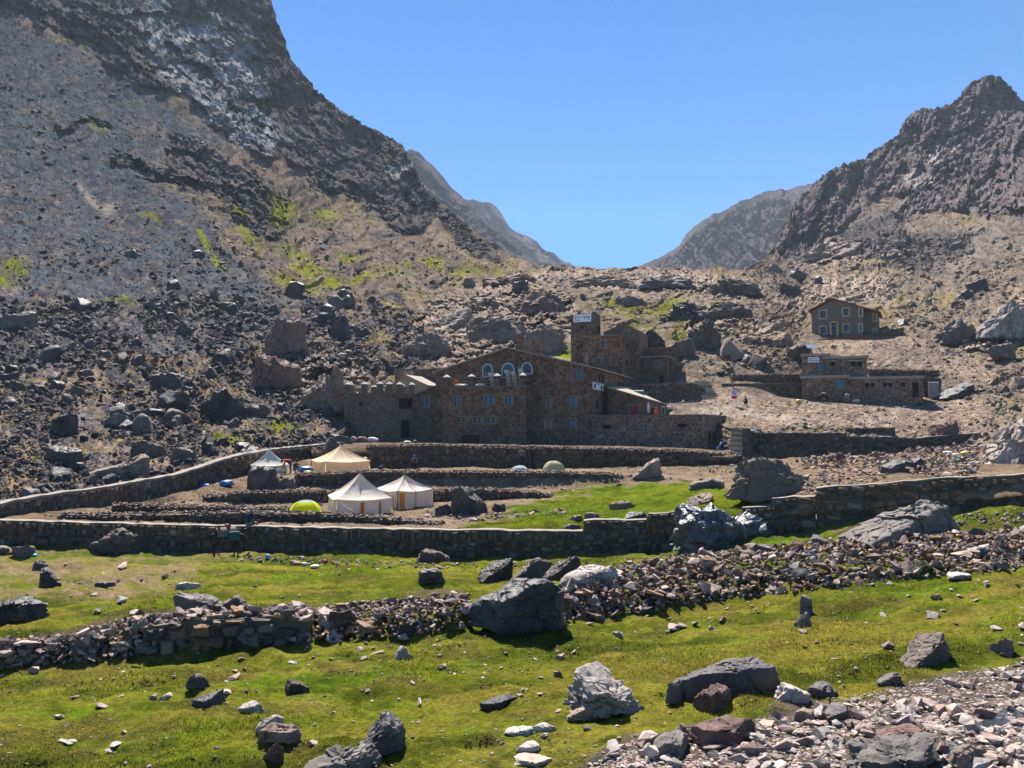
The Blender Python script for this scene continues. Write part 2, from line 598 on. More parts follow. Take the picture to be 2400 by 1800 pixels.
M_slab = (Mask().poly([(960, 730), (1040, 680), (1180, 635), (1290, 650), (1345, 700), (1345, 820), (1230, 860), (1050, 870), (930, 800)]).poly([(1260, 622), (1700, 632), (1760, 680), (1700, 700), (1500, 690), (1330, 670), (1230, 640)])
          .poly([(1560, 700), (1760, 720), (1850, 780), (1700, 800), (1600, 790)]).poly([(1640, 645), (2080, 640), (2080, 720), (1850, 705)])
          .poly([(2180, 770), (2300, 740), (2420, 690), (2420, 790), (2250, 800)]).poly([(590, 850), (690, 820), (830, 850), (820, 950), (700, 955), (640, 930)]).poly([(1880, 560), (1980, 555), (2030, 590), (1900, 620)]).blur(26))
M_scree = Mask().poly([(-420, -150), (0, 40), (285, 190), (480, 310), (520, 345), (400, 330), (300, 400), (430, 480), (560, 600), (690, 690), (690, 790), (560, 830), (300, 850), (0, 880), (-420, 900)]).blur(50)
M_bould = Mask().poly([(-420, 760), (0, 720), (400, 700), (700, 690), (900, 700), (1000, 760), (980, 860), (850, 900), (820, 1060), (0, 1230), (-420, 1270)]).blur(60)
M_dust = Mask().poly([(1620, 940), (1700, 920), (2000, 935), (2300, 940), (2300, 1010), (1740, 1010)]).poly([(1930, 820), (2100, 800), (2300, 830), (2300, 900), (2050, 880)]).blur(24)
M_screeR = Mask().poly([(1800, 625), (1990, 520), (2140, 440), (2150, 470), (2060, 520), (1960, 590), (1860, 640)]).poly([(2120, 600), (2420, 490), (2820, 500), (2820, 700), (2420, 590), (2200, 650)]).blur(20)
M_dark = Mask().poly([(2040, 590), (2110, 545), (2280, 560), (2260, 600), (2150, 625), (2060, 620)]).poly([(1950, 530), (2080, 505), (2110, 550), (1990, 590)]).blur(16)
gl = Mask()
for e in ((648, 485, 34, 30, 60), (745, 518, 30, 14, 30), (655, 572, 34, 14, 25), (590, 560, 30, 14, 20), (500, 585, 75, 7, 35), (850, 660, 125, 9, 3), (770, 655, 40, 12, 0), (700, 655, 60, 16, 15), (30, 630, 48, 34, 0),
          (275, 707, 42, 11, 0), (120, 745, 60, 16, 10), (1030, 615, 34, 12, 10), (1120, 632, 60, 9, 0), (930, 640, 60, 10, 10), (560, 500, 30, 8, 30), (230, 316, 25, 6, 0), (340, 520, 20, 8, 20),
          (1530, 722, 60, 12, -8), (1590, 740, 16, 30, 10), (1588, 790, 20, 12, 0), (1450, 712, 40, 8, 0), (1500, 758, 30, 8, 0), (640, 1010, 60, 14, 15), (560, 1040, 40, 10, 10), (1350, 815, 50, 14, 0), (620, 440, 20, 8, 30), (700, 600, 80, 14, 25), (820, 600, 40, 8, 15)):
    gl.ell(*e)
M_green = gl.blur(10)
M_path = Mask().poly([(160, 405), (200, 440), (235, 480), (250, 470), (290, 468), (245, 500), (200, 460)]).poly([(1600, 962), (1700, 950), (1750, 963), (1900, 985), (1880, 996), (1740, 976), (1640, 972)]).poly([(1980, 985), (2080, 968), (2130, 950), (2140, 956), (2060, 984)]).blur(12)
mcL, mlow, mcR, msl = M_cliffL(X_, Y_), M_low(X_, Y_), M_cliffR(X_, Y_), M_slab(X_, Y_)
msc, mbo, mdu, mscR, mdk = M_scree(X_, Y_), M_bould(X_, Y_), M_dust(X_, Y_), M_screeR(X_, Y_), M_dark(X_, Y_)
mgr, mpa = M_green(X_, Y_), M_path(PX + wx * .3, PY + wy * .3)
BLD = Mask().poly([(900, 1060), (905, 915), (1040, 880), (1200, 840), (1345, 780), (1480, 790), (1590, 850), (1660, 905), (1740, 870), (2200, 870), (2210, 960), (1700, 950), (1640, 1070)]).poly([(1860, 815), (1900, 760), (2060, 740), (2080, 800)]).blur(30)(PX, PY)
open_ = 1 - 0.9 * BLD

# ledges: risers stand almost upright, treads lie back
def ledge(D, w, step, riser, amt):
    q = D / step + w
    k = np.floor(q); f = q - k
    g = np.where(f < riser, f * 0.10 / riser, 0.10 + 0.90 * (f - riser) / (1 - riser))
    return D + (k + g - q) * step * amt
lw = fbm(np.stack([PX / 210, PY / 130, 0 * PX], -1), 4, 21) * 0.85 + 0.30 * fbm(np.stack([PX / 40, PY / 46, 0 * PX], -1), 4, 22)
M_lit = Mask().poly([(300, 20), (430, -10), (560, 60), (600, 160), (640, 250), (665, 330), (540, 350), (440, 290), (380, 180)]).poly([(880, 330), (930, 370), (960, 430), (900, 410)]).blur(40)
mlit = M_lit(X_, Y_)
bands = sstep(-0.25, 0.35, fbm(np.stack([(PX * 0.9 + PY * 0.45) / 230, (PY - 0.5 * PX) / 75, 0 * PX], -1), 3, 23))
D1 = ledge(D, lw - PX / 520, 9.0, 0.78, np.clip(mcL, 0, 1) * (0.25 + 0.65 * bands) * (1 - 0.85 * mlit))
D1 = ledge(D1, lw * 1.4 - PX / 200 + 0.3, 5.5, 0.72, np.clip(mlow * 1.2 + 0.35 * mcL, 0, 1) * 0.9)
rib = fbm(np.stack([(PX + 0.55 * PY) / 60, PY / 260, 0 * PX], -1), 5, 31)
D1 = ledge(D1, rib * 1.3 + 0.4 * lw, 18.0, 0.72, np.clip(mcR, 0, 1) * 0.55)
D1 = ledge(D1, lw * 1.1 + PX / 260, 4.2, 0.6, np.clip(msl, 0, 1) * 0.85 * open_)
D1 = ledge(D1, lw * 2 + 0.3, 6, 0.6, np.clip(mdk, 0, 1) * 0.6)
rr = ridged(np.stack([(PX + 0.5 * PY) / 150, PY / 330, 0 * PX], -1), 4, 33)
D1 = D1 - mcR * rr * 12 - np.clip(mcL, 0, 1) * ridged(np.stack([PX / 170, PY / 120, 0 * PX], -1), 4, 35) * 5
def turned(deg, a, b, wob=0.6):
    c, s = math.cos(math.radians(deg)), math.sin(math.radians(deg))
    X, Y = PX + wob * wx, PY + wob * wy
    return (X * c + Y * s) / a, (-X * s + Y * c) / b
scD = D1 / F
D1 = D1 - scD * (np.clip(mcL + mlow, 0, 1) * (58 * facet2(*turned(27, 95, 34), 35) + 30 * facet2(*turned(33, 36, 15), 36))
                 + mcR * (52 * facet2(*turned(118, 90, 34), 37) + 24 * facet2(*turned(112, 34, 15), 38))
                 + msl * open_ * (44 * facet2(*turned(-14, 85, 24), 39) + 22 * facet2(*turned(-20, 34, 11), 40)) + mdk * 16 * facet2(*turned(20, 30, 16), 34))
P = dirs(PX, PY) * D1[..., None]
N = normals(P)
N = np.where(N[..., 2:3] < -0.2, -N, N)
sc_ = D1 / F                                                     # metres per photograph pixel there
f1, f2, idr = worley2(PX / 17 + wx / 30, PY / 12.5 + wy / 30, 41)
g1, g2, idg = worley2(PX / 9 + wx / 40, PY / 7 + wy / 40, 43)
big1, big2, idb = worley2(PX / 52 + wx / 22, PY / 34 + wy / 22, 45)
dome = np.sqrt(np.clip(1 - f1 * f1 * 1.5, 0, 1)); dome2 = np.sqrt(np.clip(1 - g1 * g1 * 1.5, 0, 1)); dome3 = np.sqrt(np.clip(1 - big1 * big1 * 1.9, 0, 1)) * sstep(0.72, 0.8, idb)
loose = np.clip(1 - mcL - mcR * 0.9 - mlow - 0.6 * mdu, 0, 1)
far = sstep(240, 330, D1)
stones = loose * (1 - mpa)
amt1 = stones * (0.25 + 0.75 * mbo + 0.3 * msc * sstep(300, 700, PY)) * (1 - 0.85 * mscR) * (1 - 0.6 * msl)
h = sc_ * (5.0 * dome * sstep(0.35, 0.9, idr) * amt1 + (1.9 + 1.6 * mbo) * dome2 * idg * stones * (1 - .5 * mscR) + 0 * dome3)
rk = np.clip(mcL + mcR + mlow + 0.75 * msl + mdk, 0, 1)
tilt = PX * 0.33 + PY
h += rk * sc_ * (6.5 * facet2(*turned(27, 16, 8, 1.0), 53) + 3.0 * facet2(PX / 8 + wx / 20, PY / 6 + wy / 20, 54) + 0.6 * ridged(np.stack([PX / 60, tilt / 30, 0 * PX], -1), 4, 51))
h += (1 - rk) * open_ * sc_ * (1 - 0.7 * msc) * (1 - 0.6 * mdu) * (3.2 * facet2(*turned(-8, 22, 9, 1.0), 55) + 9 * np.clip(facet2(*turned(-12, 60, 20), 56) - 0.1, 0, 1))
h += sc_ * 3.0 * fbm(np.stack([PX / 90, PY / 60, 0 * PX], -1), 5, 52) * (1 - rk)
h *= open_
dd = N * 0.75 + np.array([0, 0, 0.35])
P = P + dd * h[..., None]
# colour (what the ground is made of, plus painted sunlight on the cliff slabs)
nA = fbm(np.stack([PX / 120, PY / 80, 0 * PX], -1), 5, 61); nB = fbm(np.stack([PX / 30, PY / 20, 0 * PX], -1), 4, 62)
C = np.zeros(P.shape, np.float32) + np.array((0.215, 0.165, 0.125), np.float32)
C = lerp3(C, (0.25, 0.195, 0.115), np.clip(nA * 0.8 + 0.2, 0, 1) * 0.7)
C = lerp3(C, (0.27, 0.205, 0.155), mdu)
C = lerp3(C, (0.19, 0.155, 0.135), mscR)
C = lerp3(C, (0.092, 0.102, 0.119), np.clip(msc * 0.95 + 0.25 * nB * msc, 0, 1))
oc = np.clip(0.5 + 1.2 * nA, 0, 1) * mbo
C = lerp3(C, (0.235, 0.165, 0.085), oc * 0.8 * (1 - 0.8 * msc))
C = lerp3(C, (0.40, 0.31, 0.25), msl * np.clip(0.75 + 0.5 * nB, 0, 1))
C = lerp3(C, (0.125, 0.112, 0.108), np.clip(mcL + mlow, 0, 1) * 0.95)
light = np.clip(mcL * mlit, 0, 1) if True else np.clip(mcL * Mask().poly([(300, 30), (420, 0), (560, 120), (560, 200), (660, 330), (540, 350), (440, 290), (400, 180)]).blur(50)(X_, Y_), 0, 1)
C = lerp3(C, (0.34, 0.33, 0.335), light * np.clip(0.7 + nB, 0, 1))  # sunlit slabs of the left cliff, their brightness painted into the colour
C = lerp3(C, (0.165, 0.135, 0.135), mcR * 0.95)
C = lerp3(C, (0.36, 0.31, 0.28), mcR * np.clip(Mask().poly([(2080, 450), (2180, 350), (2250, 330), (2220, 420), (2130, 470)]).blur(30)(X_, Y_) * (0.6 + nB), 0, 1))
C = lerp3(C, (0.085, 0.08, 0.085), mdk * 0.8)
sm = stones * np.clip(sstep(0.35, 0.75, idr) * dome * amt1 * 1.4 + dome3 * amt1 * 2, 0, 1)
sc1 = np.array((0.075, 0.072, 0.082), np.float32); sc2 = np.array((0.21, 0.17, 0.145), np.float32)
tone = np.clip(_hash((idr * 9973).astype(np.int64), (idr * 0).astype(np.int64), (idr * 0).astype(np.int64), 3) * 1.3 - 0.35 + 0.45 * sstep(900, 1500, PX), 0, 1)
C = C + ((sc1 + (sc2 - sc1) * tone[..., None]) - C) * sm[..., None]
C = C * (0.74 + 0.52 * idg[..., None])
grs = np.clip(mgr * (0.35 + 1.3 * np.clip(nB + 0.35, 0, 1)) * (1 - sm * 0.7), 0, 1)
C = lerp3(C, (0.215, 0.225, 0.03), grs)
tuft = np.clip(sstep(0.25, 0.6, nB) * sstep(0.0, 0.4, nA + 0.2) * (1 - rk) * (1 - msc), 0, 1) * 0.45
C = lerp3(C, (0.24, 0.20, 0.075), tuft * (1 - mdu))
C = lerp3(C, (0.34, 0.28, 0.225), mpa * 0.85)
C = np.clip(C * 0.86, 0.006, 0.9)
HILLP = P
# carry on over the crest, down and away
bk = []
for k, (s, dz) in enumerate(((12, -2), (40, -14), (110, -60), (260, -170))):
    q = P[-1].copy(); q[:, 1] += s; q[:, 0] *= 1 + s / np.maximum(P[-1][:, 1], 60); q[:, 2] += dz
    bk.append(q)
P_all = np.concatenate([P, np.stack(bk)], 0)
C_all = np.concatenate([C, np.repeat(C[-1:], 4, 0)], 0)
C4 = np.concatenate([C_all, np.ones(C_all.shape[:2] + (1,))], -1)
RK = np.concatenate([rk, np.repeat(rk[-1:], 4, 0)], 0)

t = NT('hillside_ground')
vc = t.n('ShaderNodeVertexColor', layer_name='earth').outputs[0]
na = t.noise(0.55, 10, 0.68); nb = t.noise(3.3, 6, 0.7)
wv = t.n('ShaderNodeVectorMath', operation='ADD'); t.l(t.pos, wv.inputs[0]); cw = t.n('ShaderNodeCombineXYZ')
for i in range(3): t.l(t.math('MULTIPLY', t.noise(0.9 + 0.3 * i, 4), 1.3), cw.inputs[i])
t.l(cw.outputs[0], wv.inputs[1]); wv = wv.outputs[0]
ce = t.vor(1.3, 'F1', wv, 1); cd = t.vor(1.3, 'F1', wv, 0)
ce2 = t.vor(3.6, 'F1', wv, 1); cd2 = t.vor(3.6, 'F1', wv, 0)
col = t.mix(t.rng(na, 0.3, 0.7, 0, 1), t.mix(0.5, vc, (0.03, 0.03, 0.035), 'MULTIPLY'), vc)
col = t.mix(0.55, col, t.mix(1.0, col, t.rng(ce, 0, 1, 0.55, 1.6), 'MULTIPLY'))
col = t.mix(0.5, col, t.mix(1.0, col, t.rng(ce2, 0, 1, 0.5, 1.6), 'MULTIPLY'))
hh = t.math('ADD', t.math('MULTIPLY', cd, -0.9), t.math('MULTIPLY', cd2, -0.35))
hh = t.math('ADD', hh, t.math('MULTIPLY', na, 1.2))
hh = t.math('ADD', hh, t.math('MULTIPLY', nb, 0.25))
M_HILL = t.done(col, 0.85, t.bump(hh, 0.6, 0.35), 0.0)
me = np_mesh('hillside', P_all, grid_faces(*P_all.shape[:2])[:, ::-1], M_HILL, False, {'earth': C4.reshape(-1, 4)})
tag(link('hillside', me), kind='structure')
register(P)

# --- far ridges
def ridge(name, crest, d_front, d_crest, foot, seed, col1, col2, step=26, ribs=70, lean=0.5, nu=420, nv=150):
    px = np.linspace(crest[0][0], crest[-1][0], nu)
    top = pl(crest, px)
    top = top + 3.5 * fbm(np.stack([px / 22, px * 0, px * 0 + seed], -1), 5, seed)
    tt = np.linspace(0, 1, nv)
    B = pl(foot, px)
    PY = B[None] + (top - B)[None] * tt[:, None]
    PX = np.repeat(px[None], nv, 0)
    df = pl(d_front, px)[None]; dc = pl(d_crest, px)[None]
    D = df + (dc - df) * tt[:, None] ** 1.2
    q = fbm(np.stack([(PX + lean * PY) / ribs, PY / (ribs * 3.5), 0 * PX + seed], -1), 5, seed + 1)
    w = fbm(np.stack([PX / 120, PY / 60, 0 * PX + seed], -1), 4, seed + 2)
    D = ledge(D, q * 1.2 + w * 0.7, step, 0.6, 0.35) - 26 * ridged(np.stack([(PX + lean * PY) / (2 * ribs), PY / 300, 0 * PX], -1), 4, seed + 3)
    X2, Y2 = PX + 12 * w, PY + 12 * q
    c_, s_ = math.cos(math.radians(60 if lean > 0 else 30)), math.sin(math.radians(60 if lean > 0 else 30))
    D = D - D / F * (56 * facet2((X2 * c_ + Y2 * s_) / 60, (-X2 * s_ + Y2 * c_) / 24, seed + 6) + 26 * facet2((X2 * c_ + Y2 * s_) / 24, (-X2 * s_ + Y2 * c_) / 10, seed + 7))
    D = D + (df + (dc - df) * tt[:, None] ** 1.2 - D) * sstep(0.9, 1.0, tt)[:, None]
    P = dirs(PX, PY) * D[..., None]
    Nn = normals(P)
    P = P + Nn * (D / F * 2.2 * facet2(PX / 9, PY / 6, seed + 4))[..., None] * np.clip(1.02 - tt, 0, 1)[:, None, None] ** 0.3
    m = np.clip(0.5 + 0.8 * w + 0.4 * q, 0, 1)
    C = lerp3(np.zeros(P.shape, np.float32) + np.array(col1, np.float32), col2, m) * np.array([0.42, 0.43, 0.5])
    bk = []
    for s, dz in ((30, -8), (120, -70), (300, -220)):
        r = P[-1].copy(); r[:, 1] += s; r[:, 0] *= 1 + s / P[-1][:, 1]; r[:, 2] += dz; bk.append(r)
    P = np.concatenate([P, np.stack(bk)], 0); C = np.concatenate([C, np.repeat(C[-1:], 3, 0)], 0)
    C4 = np.concatenate([C, np.ones(C.shape[:2] + (1,))], -1)
    me = np_mesh(name, P, grid_faces(*P.shape[:2])[:, ::-1], M_FAR, False, {'earth': C4.reshape(-1, 4)})
    tag(link(name, me), kind='structure')
t = NT('far_rock')
vc = t.n('ShaderNodeVertexColor', layer_name='earth').outputs[0]
na = t.noise(0.08, 10, 0.7)
col = t.mix(t.rng(na, 0.32, 0.68), t.mix(1.0, vc, (0.55, 0.55, 0.6), 'MULTIPLY'), t.mix(1.0, vc, (1.35, 1.3, 1.3), 'MULTIPLY'))
M_FAR = t.done(col, 0.9, t.bump(na, 0.7, 5.0), 0.0)
ridge('mountain', [(760, 330), (880, 345), (945, 352), (960, 352), (985, 358), (1000, 378), (1030, 405), (1060, 440), (1085, 466), (1130, 515), (1180, 555), (1250, 610), (1320, 660)], [(760, 1000), (1320, 860)], [(760, 1240), (1320, 1100)], [(760, 720), (1320, 700)], 71, (0.13, 0.105, 0.10), (0.235, 0.20, 0.18), 36, 70, -0.6)
ridge('mountain', [(940, 440), (1040, 462), (1096, 466), (1120, 468), (1135, 476), (1155, 477), (1170, 490), (1193, 531), (1225, 552), (1258, 564), (1272, 580), (1300, 598), (1335, 618), (1420, 680)], [(940, 1560), (1420, 1400)], [(940, 1860), (1420, 1700)], [(940, 720), (1420, 700)], 81, (0.14, 0.115, 0.11), (0.25, 0.21, 0.19), 76, 60, -0.6)
ridge('mountain', [(1440, 650), (1486, 629), (1552, 600), (1562, 596), (1590, 575), (1608, 548), (1627, 531), (1660, 512), (1703, 488), (1740, 470), (1779, 455), (1850, 440), (1909, 428), (2000, 420)], [(1440, 1000), (2000, 1000)], [(1440, 1160), (2000, 1360)], [(1440, 720), (2000, 700)], 91, (0.145, 0.12, 0.118), (0.225, 0.19, 0.18), 48, 55, 0.45)

# --- thin air between the ridges
hm_ = bpy.data.materials.new('haze'); hm_.use_nodes = True
hn = hm_.node_tree; hn.nodes.clear()
ho = hn.nodes.new('ShaderNodeOutputMaterial'); hv = hn.nodes.new('ShaderNodeVolumePrincipled')
hv.inputs['Color'].default_value = (0.72, 0.84, 1.0, 1); hv.inputs['Density'].default_value = 0.00013; hv.inputs['Anisotropy'].default_value = 0.0
hn.links.new(hv.outputs[0], ho.inputs['Volume'])
hb = MB(); hb.box(-3600, 3600, -400, 3400, -520, 900)
tag(hb.build('haze', hm_), 'thin blue haze filling the valley', 'haze', None, 'stuff')

# --- ground in front: meadow, camping terraces, yard
def ground(name, table, base, top, px, nv, blur, shape, mat, paint, tpow=1.0):
    tt = np.linspace(0, 1, nv) ** tpow
    PX, PY, D = relief(table, base, top, px, tt, blur)
    P = dirs(PX, PY) * D[..., None]
    P[..., 2] += shape(P, PX, PY, D)
    C = paint(P, PX, PY, D)
    C4 = np.concatenate([C, np.ones(C.shape[:2] + (1,))], -1)
    me = np_mesh(name, P, grid_faces(*P.shape[:2])[:, ::-1], mat, True, {'earth': C4.reshape(-1, 4)})
    tag(link(name, me), kind='structure')
    register(P)
    return P

t = NT('turf')
vc = t.n('ShaderNodeVertexColor', layer_name='earth').outputs[0]
na = t.noise(1.1, 8, 0.7); nb = t.noise(9.0, 6, 0.72); nc = t.noise(38.0, 3, 0.6)
col = t.mix(t.rng(na, 0.35, 0.65), t.mix(1.0, vc, (0.72, 0.78, 0.7), 'MULTIPLY'), t.mix(1.0, vc, (1.2, 1.12, 1.1), 'MULTIPLY'))
col = t.mix(t.rng(nb, 0.35, 0.65), t.mix(1.0, col, (0.62, 0.66, 0.6), 'MULTIPLY'), t.mix(1.0, col, (1.25, 1.2, 1.2), 'MULTIPLY'))
hh = t.math('ADD', t.math('MULTIPLY', nb, 1.0), t.math('MULTIPLY', nc, 0.5))
M_TURF = t.done(col, 0.9, t.bump(hh, 1.0, 0.14), 0.0)

FIELD = {
    -500: [(2400, 8.6), (1800, 13.6), (1650, 17.2), (1500, 23), (1400, 30), (1330, 37), (1290, 42), (1262, 44)],
    0: [(2400, 8.4), (1800, 13), (1650, 16.5), (1500, 22), (1400, 29), (1330, 36), (1285, 41), (1262, 43)],
    600: [(2400, 8.2), (1800, 12.6), (1650, 16), (1500, 21.5), (1400, 28), (1340, 34.5), (1298, 41), (1275, 43)],
    1200: [(2400, 7.9), (1800, 12.2), (1650, 15.5), (1500, 21), (1400, 27.5), (1350, 33.5), (1312, 41), (1285, 43)],
    1500: [(2400, 7.7), (1800, 11.8), (1650, 15), (1500, 20.3), (1400, 26.5), (1340, 33), (1294, 40.5), (1275, 42)],
    1800: [(2400, 7.5), (1800, 11.4), (1650, 14.4), (1500, 19.3), (1400, 25), (1320, 31), (1248, 38), (1232, 40)],
    2100: [(2400, 7.3), (1800, 11), (1650, 13.8), (1500, 18.4), (1400, 23.3), (1300, 29), (1218, 36), (1195, 38)],
    2400: [(2400, 7.1), (1800, 10.6), (1650, 13.3), (1500, 17.7), (1400, 22), (1300, 27), (1190, 33.4), (1165, 35)],
    2900: [(2400, 6.8), (1800, 10.2), (1650, 12.8), (1500, 17), (1400, 21), (1300, 26), (1165, 31), (1140, 33)],
}
F_BASE = [(-500, 2400), (2900, 2400)]
F_TOP = [(-500, 1262), (0, 1262), (600, 1275), (1200, 1285), (1500, 1275), (1800, 1232), (2100, 1195), (2400, 1165), (2900, 1140)]
BARE = (Mask().poly([(-420, 1300), (0, 1290), (340, 1285), (560, 1285), (620, 1312), (480, 1330), (470, 1345), (380, 1385), (250, 1430), (130, 1410), (0, 1430), (-420, 1450)]).blur(20))
GRAV = Mask().poly([(1330, 1830), (1470, 1745), (1620, 1700), (1800, 1690), (1900, 1645), (2050, 1625), (2150, 1600), (2300, 1570), (2500, 1530), (2900, 1480), (2900, 1920), (1200, 1920)]).blur(30)
RUB = (Mask().poly([(-420, 1500), (0, 1510), (200, 1490), (290, 1450), (620, 1450), (850, 1420), (1090, 1405), (1100, 1480), (800, 1500), (500, 1525), (330, 1545), (0, 1570), (-420, 1570)])
       .poly([(1230, 1455), (1240, 1400), (1480, 1340), (1540, 1305), (1700, 1290), (1900, 1275), (2400, 1245), (2900, 1230), (2900, 1320), (2400, 1335), (2100, 1355), (1900, 1385), (1700, 1395), (1560, 1420), (1400, 1440)]).blur(26))
def f_shape(P, PX, PY, D):
    x, y = P[..., 0], P[..., 1]
    g = 1 - GRAV(PX, PY)
    h = 0.16 * fbm(np.stack([x / 3.2, y / 2.2, 0 * x], -1), 4, 101) + 0.075 * np.abs(fbm(np.stack([x / 0.75, y / 0.6, 0 * x], -1), 3, 102)) * g
    h += 0.02 * fbm(np.stack([x / 0.18, y / 0.16, 0 * x], -1), 2, 103)
    dl = np.array([(225, 1652), (280, 1638), (330, 1612), (400, 1598), (440, 1588), (490, 1566), (560, 1552), (640, 1524), (720, 1510)], float)
    yd = np.interp(PX, dl[:, 0], dl[:, 1], left=-999, right=-999)
    h -= 0.20 * np.exp(-((PY - yd) / 4.5) ** 2) * np.clip(1.15 - np.abs(PX - 400) / 330, 0, 1)
    h += 0.10 * np.clip(fbm(np.stack([x / 1.5, y / 0.55, 0 * x], -1), 3, 105), 0, 1) * g
    h -= 0.10 * np.clip(fbm(np.stack([x / 0.9, y / 0.5, 0 * x + 4], -1), 2, 106) - 0.25, 0, 1) * g
    h += 0.5 * RUB(PX, PY) * sstep(1340, 1420, PY + 40)
    return h
def turf_bands(x, y):
    u, v = x * 0.97 + y * 0.25, -x * 0.25 + y * 0.97
    return fbm(np.stack([u / 7.0, v / 1.3, 0 * x], -1), 5, 117) + 0.4 * fbm(np.stack([u / 1.6, v / 0.5, 0 * x], -1), 3, 118)
def f_paint(P, PX, PY, D):
    x, y = P[..., 0], P[..., 1]
    n1 = fbm(np.stack([x / 5, y / 3.2, 0 * x], -1), 5, 111); n2 = fbm(np.stack([x / 1.2, y / 0.9, 0 * x], -1), 4, 112); n3 = fbm(np.stack([x / 0.3, y / 0.25, 0 * x], -1), 3, 113)
    C = np.zeros(P.shape, np.float32) + np.array((0.118, 0.142, 0.018), np.float32)
    C = lerp3(C, (0.17, 0.165, 0.03), np.clip(0.5 + 1.3 * n1, 0, 1) * 0.75)
    C = lerp3(C, (0.10, 0.165, 0.012), np.clip(-0.25 + 1.6 * fbm(np.stack([x / 4 + 9, y / 2.4, 0 * x], -1), 4, 115), 0, 1))
    C = lerp3(C, (0.20, 0.165, 0.05), np.clip(1.7 * n2 - 0.15 + 0.6 * n1, 0, 1) * 0.55)
    C = lerp3(C, (0.05, 0.065, 0.012), np.clip(2 * n3 - 0.25, 0, 1) * 0.7)
    C = lerp3(C, (0.065, 0.075, 0.014), np.clip(2.2 * fbm(np.stack([x / 2.2 + 31, y / 1.1, 0 * x], -1), 4, 116) - 0.2, 0, 1) * 0.7)
    C = lerp3(C, (0.10, 0.07, 0.035), np.clip(3 * (n2 - 0.42), 0, 1) * 0.6)
    bn = turf_bands(x, y)
    C = lerp3(C, (0.055, 0.07, 0.014), np.clip(-1.6 * bn - 0.15, 0, 1) * 0.75)
    C = lerp3(C, (0.20, 0.165, 0.04), np.clip(1.6 * bn - 0.2, 0, 1) * 0.6)
    C = C * np.array([1.22, 1.26, 0.95], np.float32)
    w = 18 * n2
    b = np.clip(BARE(PX + 2 * w, PY + w) * (0.75 + 0.6 * n2), 0, 1)
    C = lerp3(C, (0.26, 0.195, 0.12), b * np.clip(0.75 + 1.0 * n3 + 0.5 * n1, 0.1, 1))
    C = lerp3(C, (0.15, 0.12, 0.10), np.clip(GRAV(PX + w, PY + w) * 1.3, 0, 1))
    C = lerp3(C, (0.13, 0.10, 0.075), np.clip(RUB(PX, PY) * (0.6 + n2), 0, 1) * 0.75)
    foot = sstep(0.05, 0.0, (PY - pl(F_TOP, PX) - 22 - 6 * n2) / 300)
    C = lerp3(C, (0.20, 0.15, 0.10), foot * np.clip(0.5 + n3 * 1.5, 0, 1) * 0.8)
    return np.clip(C, 0.008, 0.8)
MEADOW = ground('meadow', FIELD, F_BASE, F_TOP, np.linspace(-500, 2900, 760), 360, 31, f_shape, M_TURF, f_paint, 0.62)

TERR = {
    -420: [(1262, 41), (1240, 42), (1225, 43)],
    0: [(1250, 41.3), (1226, 41.8), (1212, 44)],
    300: [(1255, 41.3), (1232, 41.8), (1204, 46), (1182, 50.8)],
    600: [(1262, 41.3), (1236, 42), (1208, 46), (1180, 51.5), (1150, 56), (1112, 61), (1102, 63.5)],
    760: [(1262, 41.3), (1238, 42), (1209, 45.6), (1180, 51.5), (1148, 56.3), (1111, 60), (1098, 66), (1060, 74)],
    900: [(1265, 41.3), (1240, 42), (1209, 45.5), (1178, 51.5), (1147, 56.5), (1109, 58.5), (1097, 65.4)],
    1200: [(1268, 41.3), (1242, 41.8), (1206, 46), (1176, 51), (1146, 56.6), (1110, 58), (1097, 65.4)],
    1450: [(1262, 41.3), (1225, 41.8), (1182, 47), (1143, 56.6), (1112, 58), (1094, 66)],
    1700: [(1240, 38.2), (1198, 39), (1176, 42), (1142, 51), (1112, 60), (1085, 68)],
    1900: [(1200, 37.2), (1157, 38), (1115, 46), (1088, 58), (1074, 72), (1069, 79.2)],
    2150: [(1182, 35.7), (1137, 36.4), (1108, 42), (1085, 55), (1070, 68), (1062, 79.0)],
    2400: [(1165, 33.2), (1122, 34), (1102, 40), (1080, 55), (1068, 68)],
    2900: [(1150, 31), (1110, 32), (1085, 48)],
}
T_BASE = [(-420, 1262), (0, 1250), (300, 1255), (600, 1262), (1200, 1268), (1450, 1262), (1560, 1250), (1700, 1240), (1900, 1200), (2150, 1182), (2400, 1165), (2900, 1150)]
T_TOP = [(-420, 1225), (0, 1212), (300, 1182), (480, 1140), (600, 1102), (700, 1082), (760, 1060), (790, 1097), (900, 1097), (1200, 1097), (1450, 1094), (1700, 1084), (1745, 1080), (1900, 1070), (2290, 1056), (2420, 1068), (2900, 1085)]
TGREEN = Mask().poly([(1050, 1240), (1190, 1205), (1250, 1175), (1360, 1150), (1470, 1135), (1620, 1130), (1700, 1150), (1800, 1170), (1790, 1190), (1600, 1230), (1370, 1245), (1100, 1262)]).blur(20)
def t_shape(P, PX, PY, D):
    x, y = P[..., 0], P[..., 1]
    g = TGREEN(PX, PY)
    return 0.10 * fbm(np.stack([x / 3, y / 2.5, 0 * x], -1), 4, 121) + 0.05 * fbm(np.stack([x / .5, y / .5, 0 * x], -1), 3, 122) + 0.16 * g * np.abs(fbm(np.stack([x / 1.1, y / .8, 0 * x], -1), 3, 123)) * sstep(1165, 1145, np.abs(PY - 1160) + 1130)
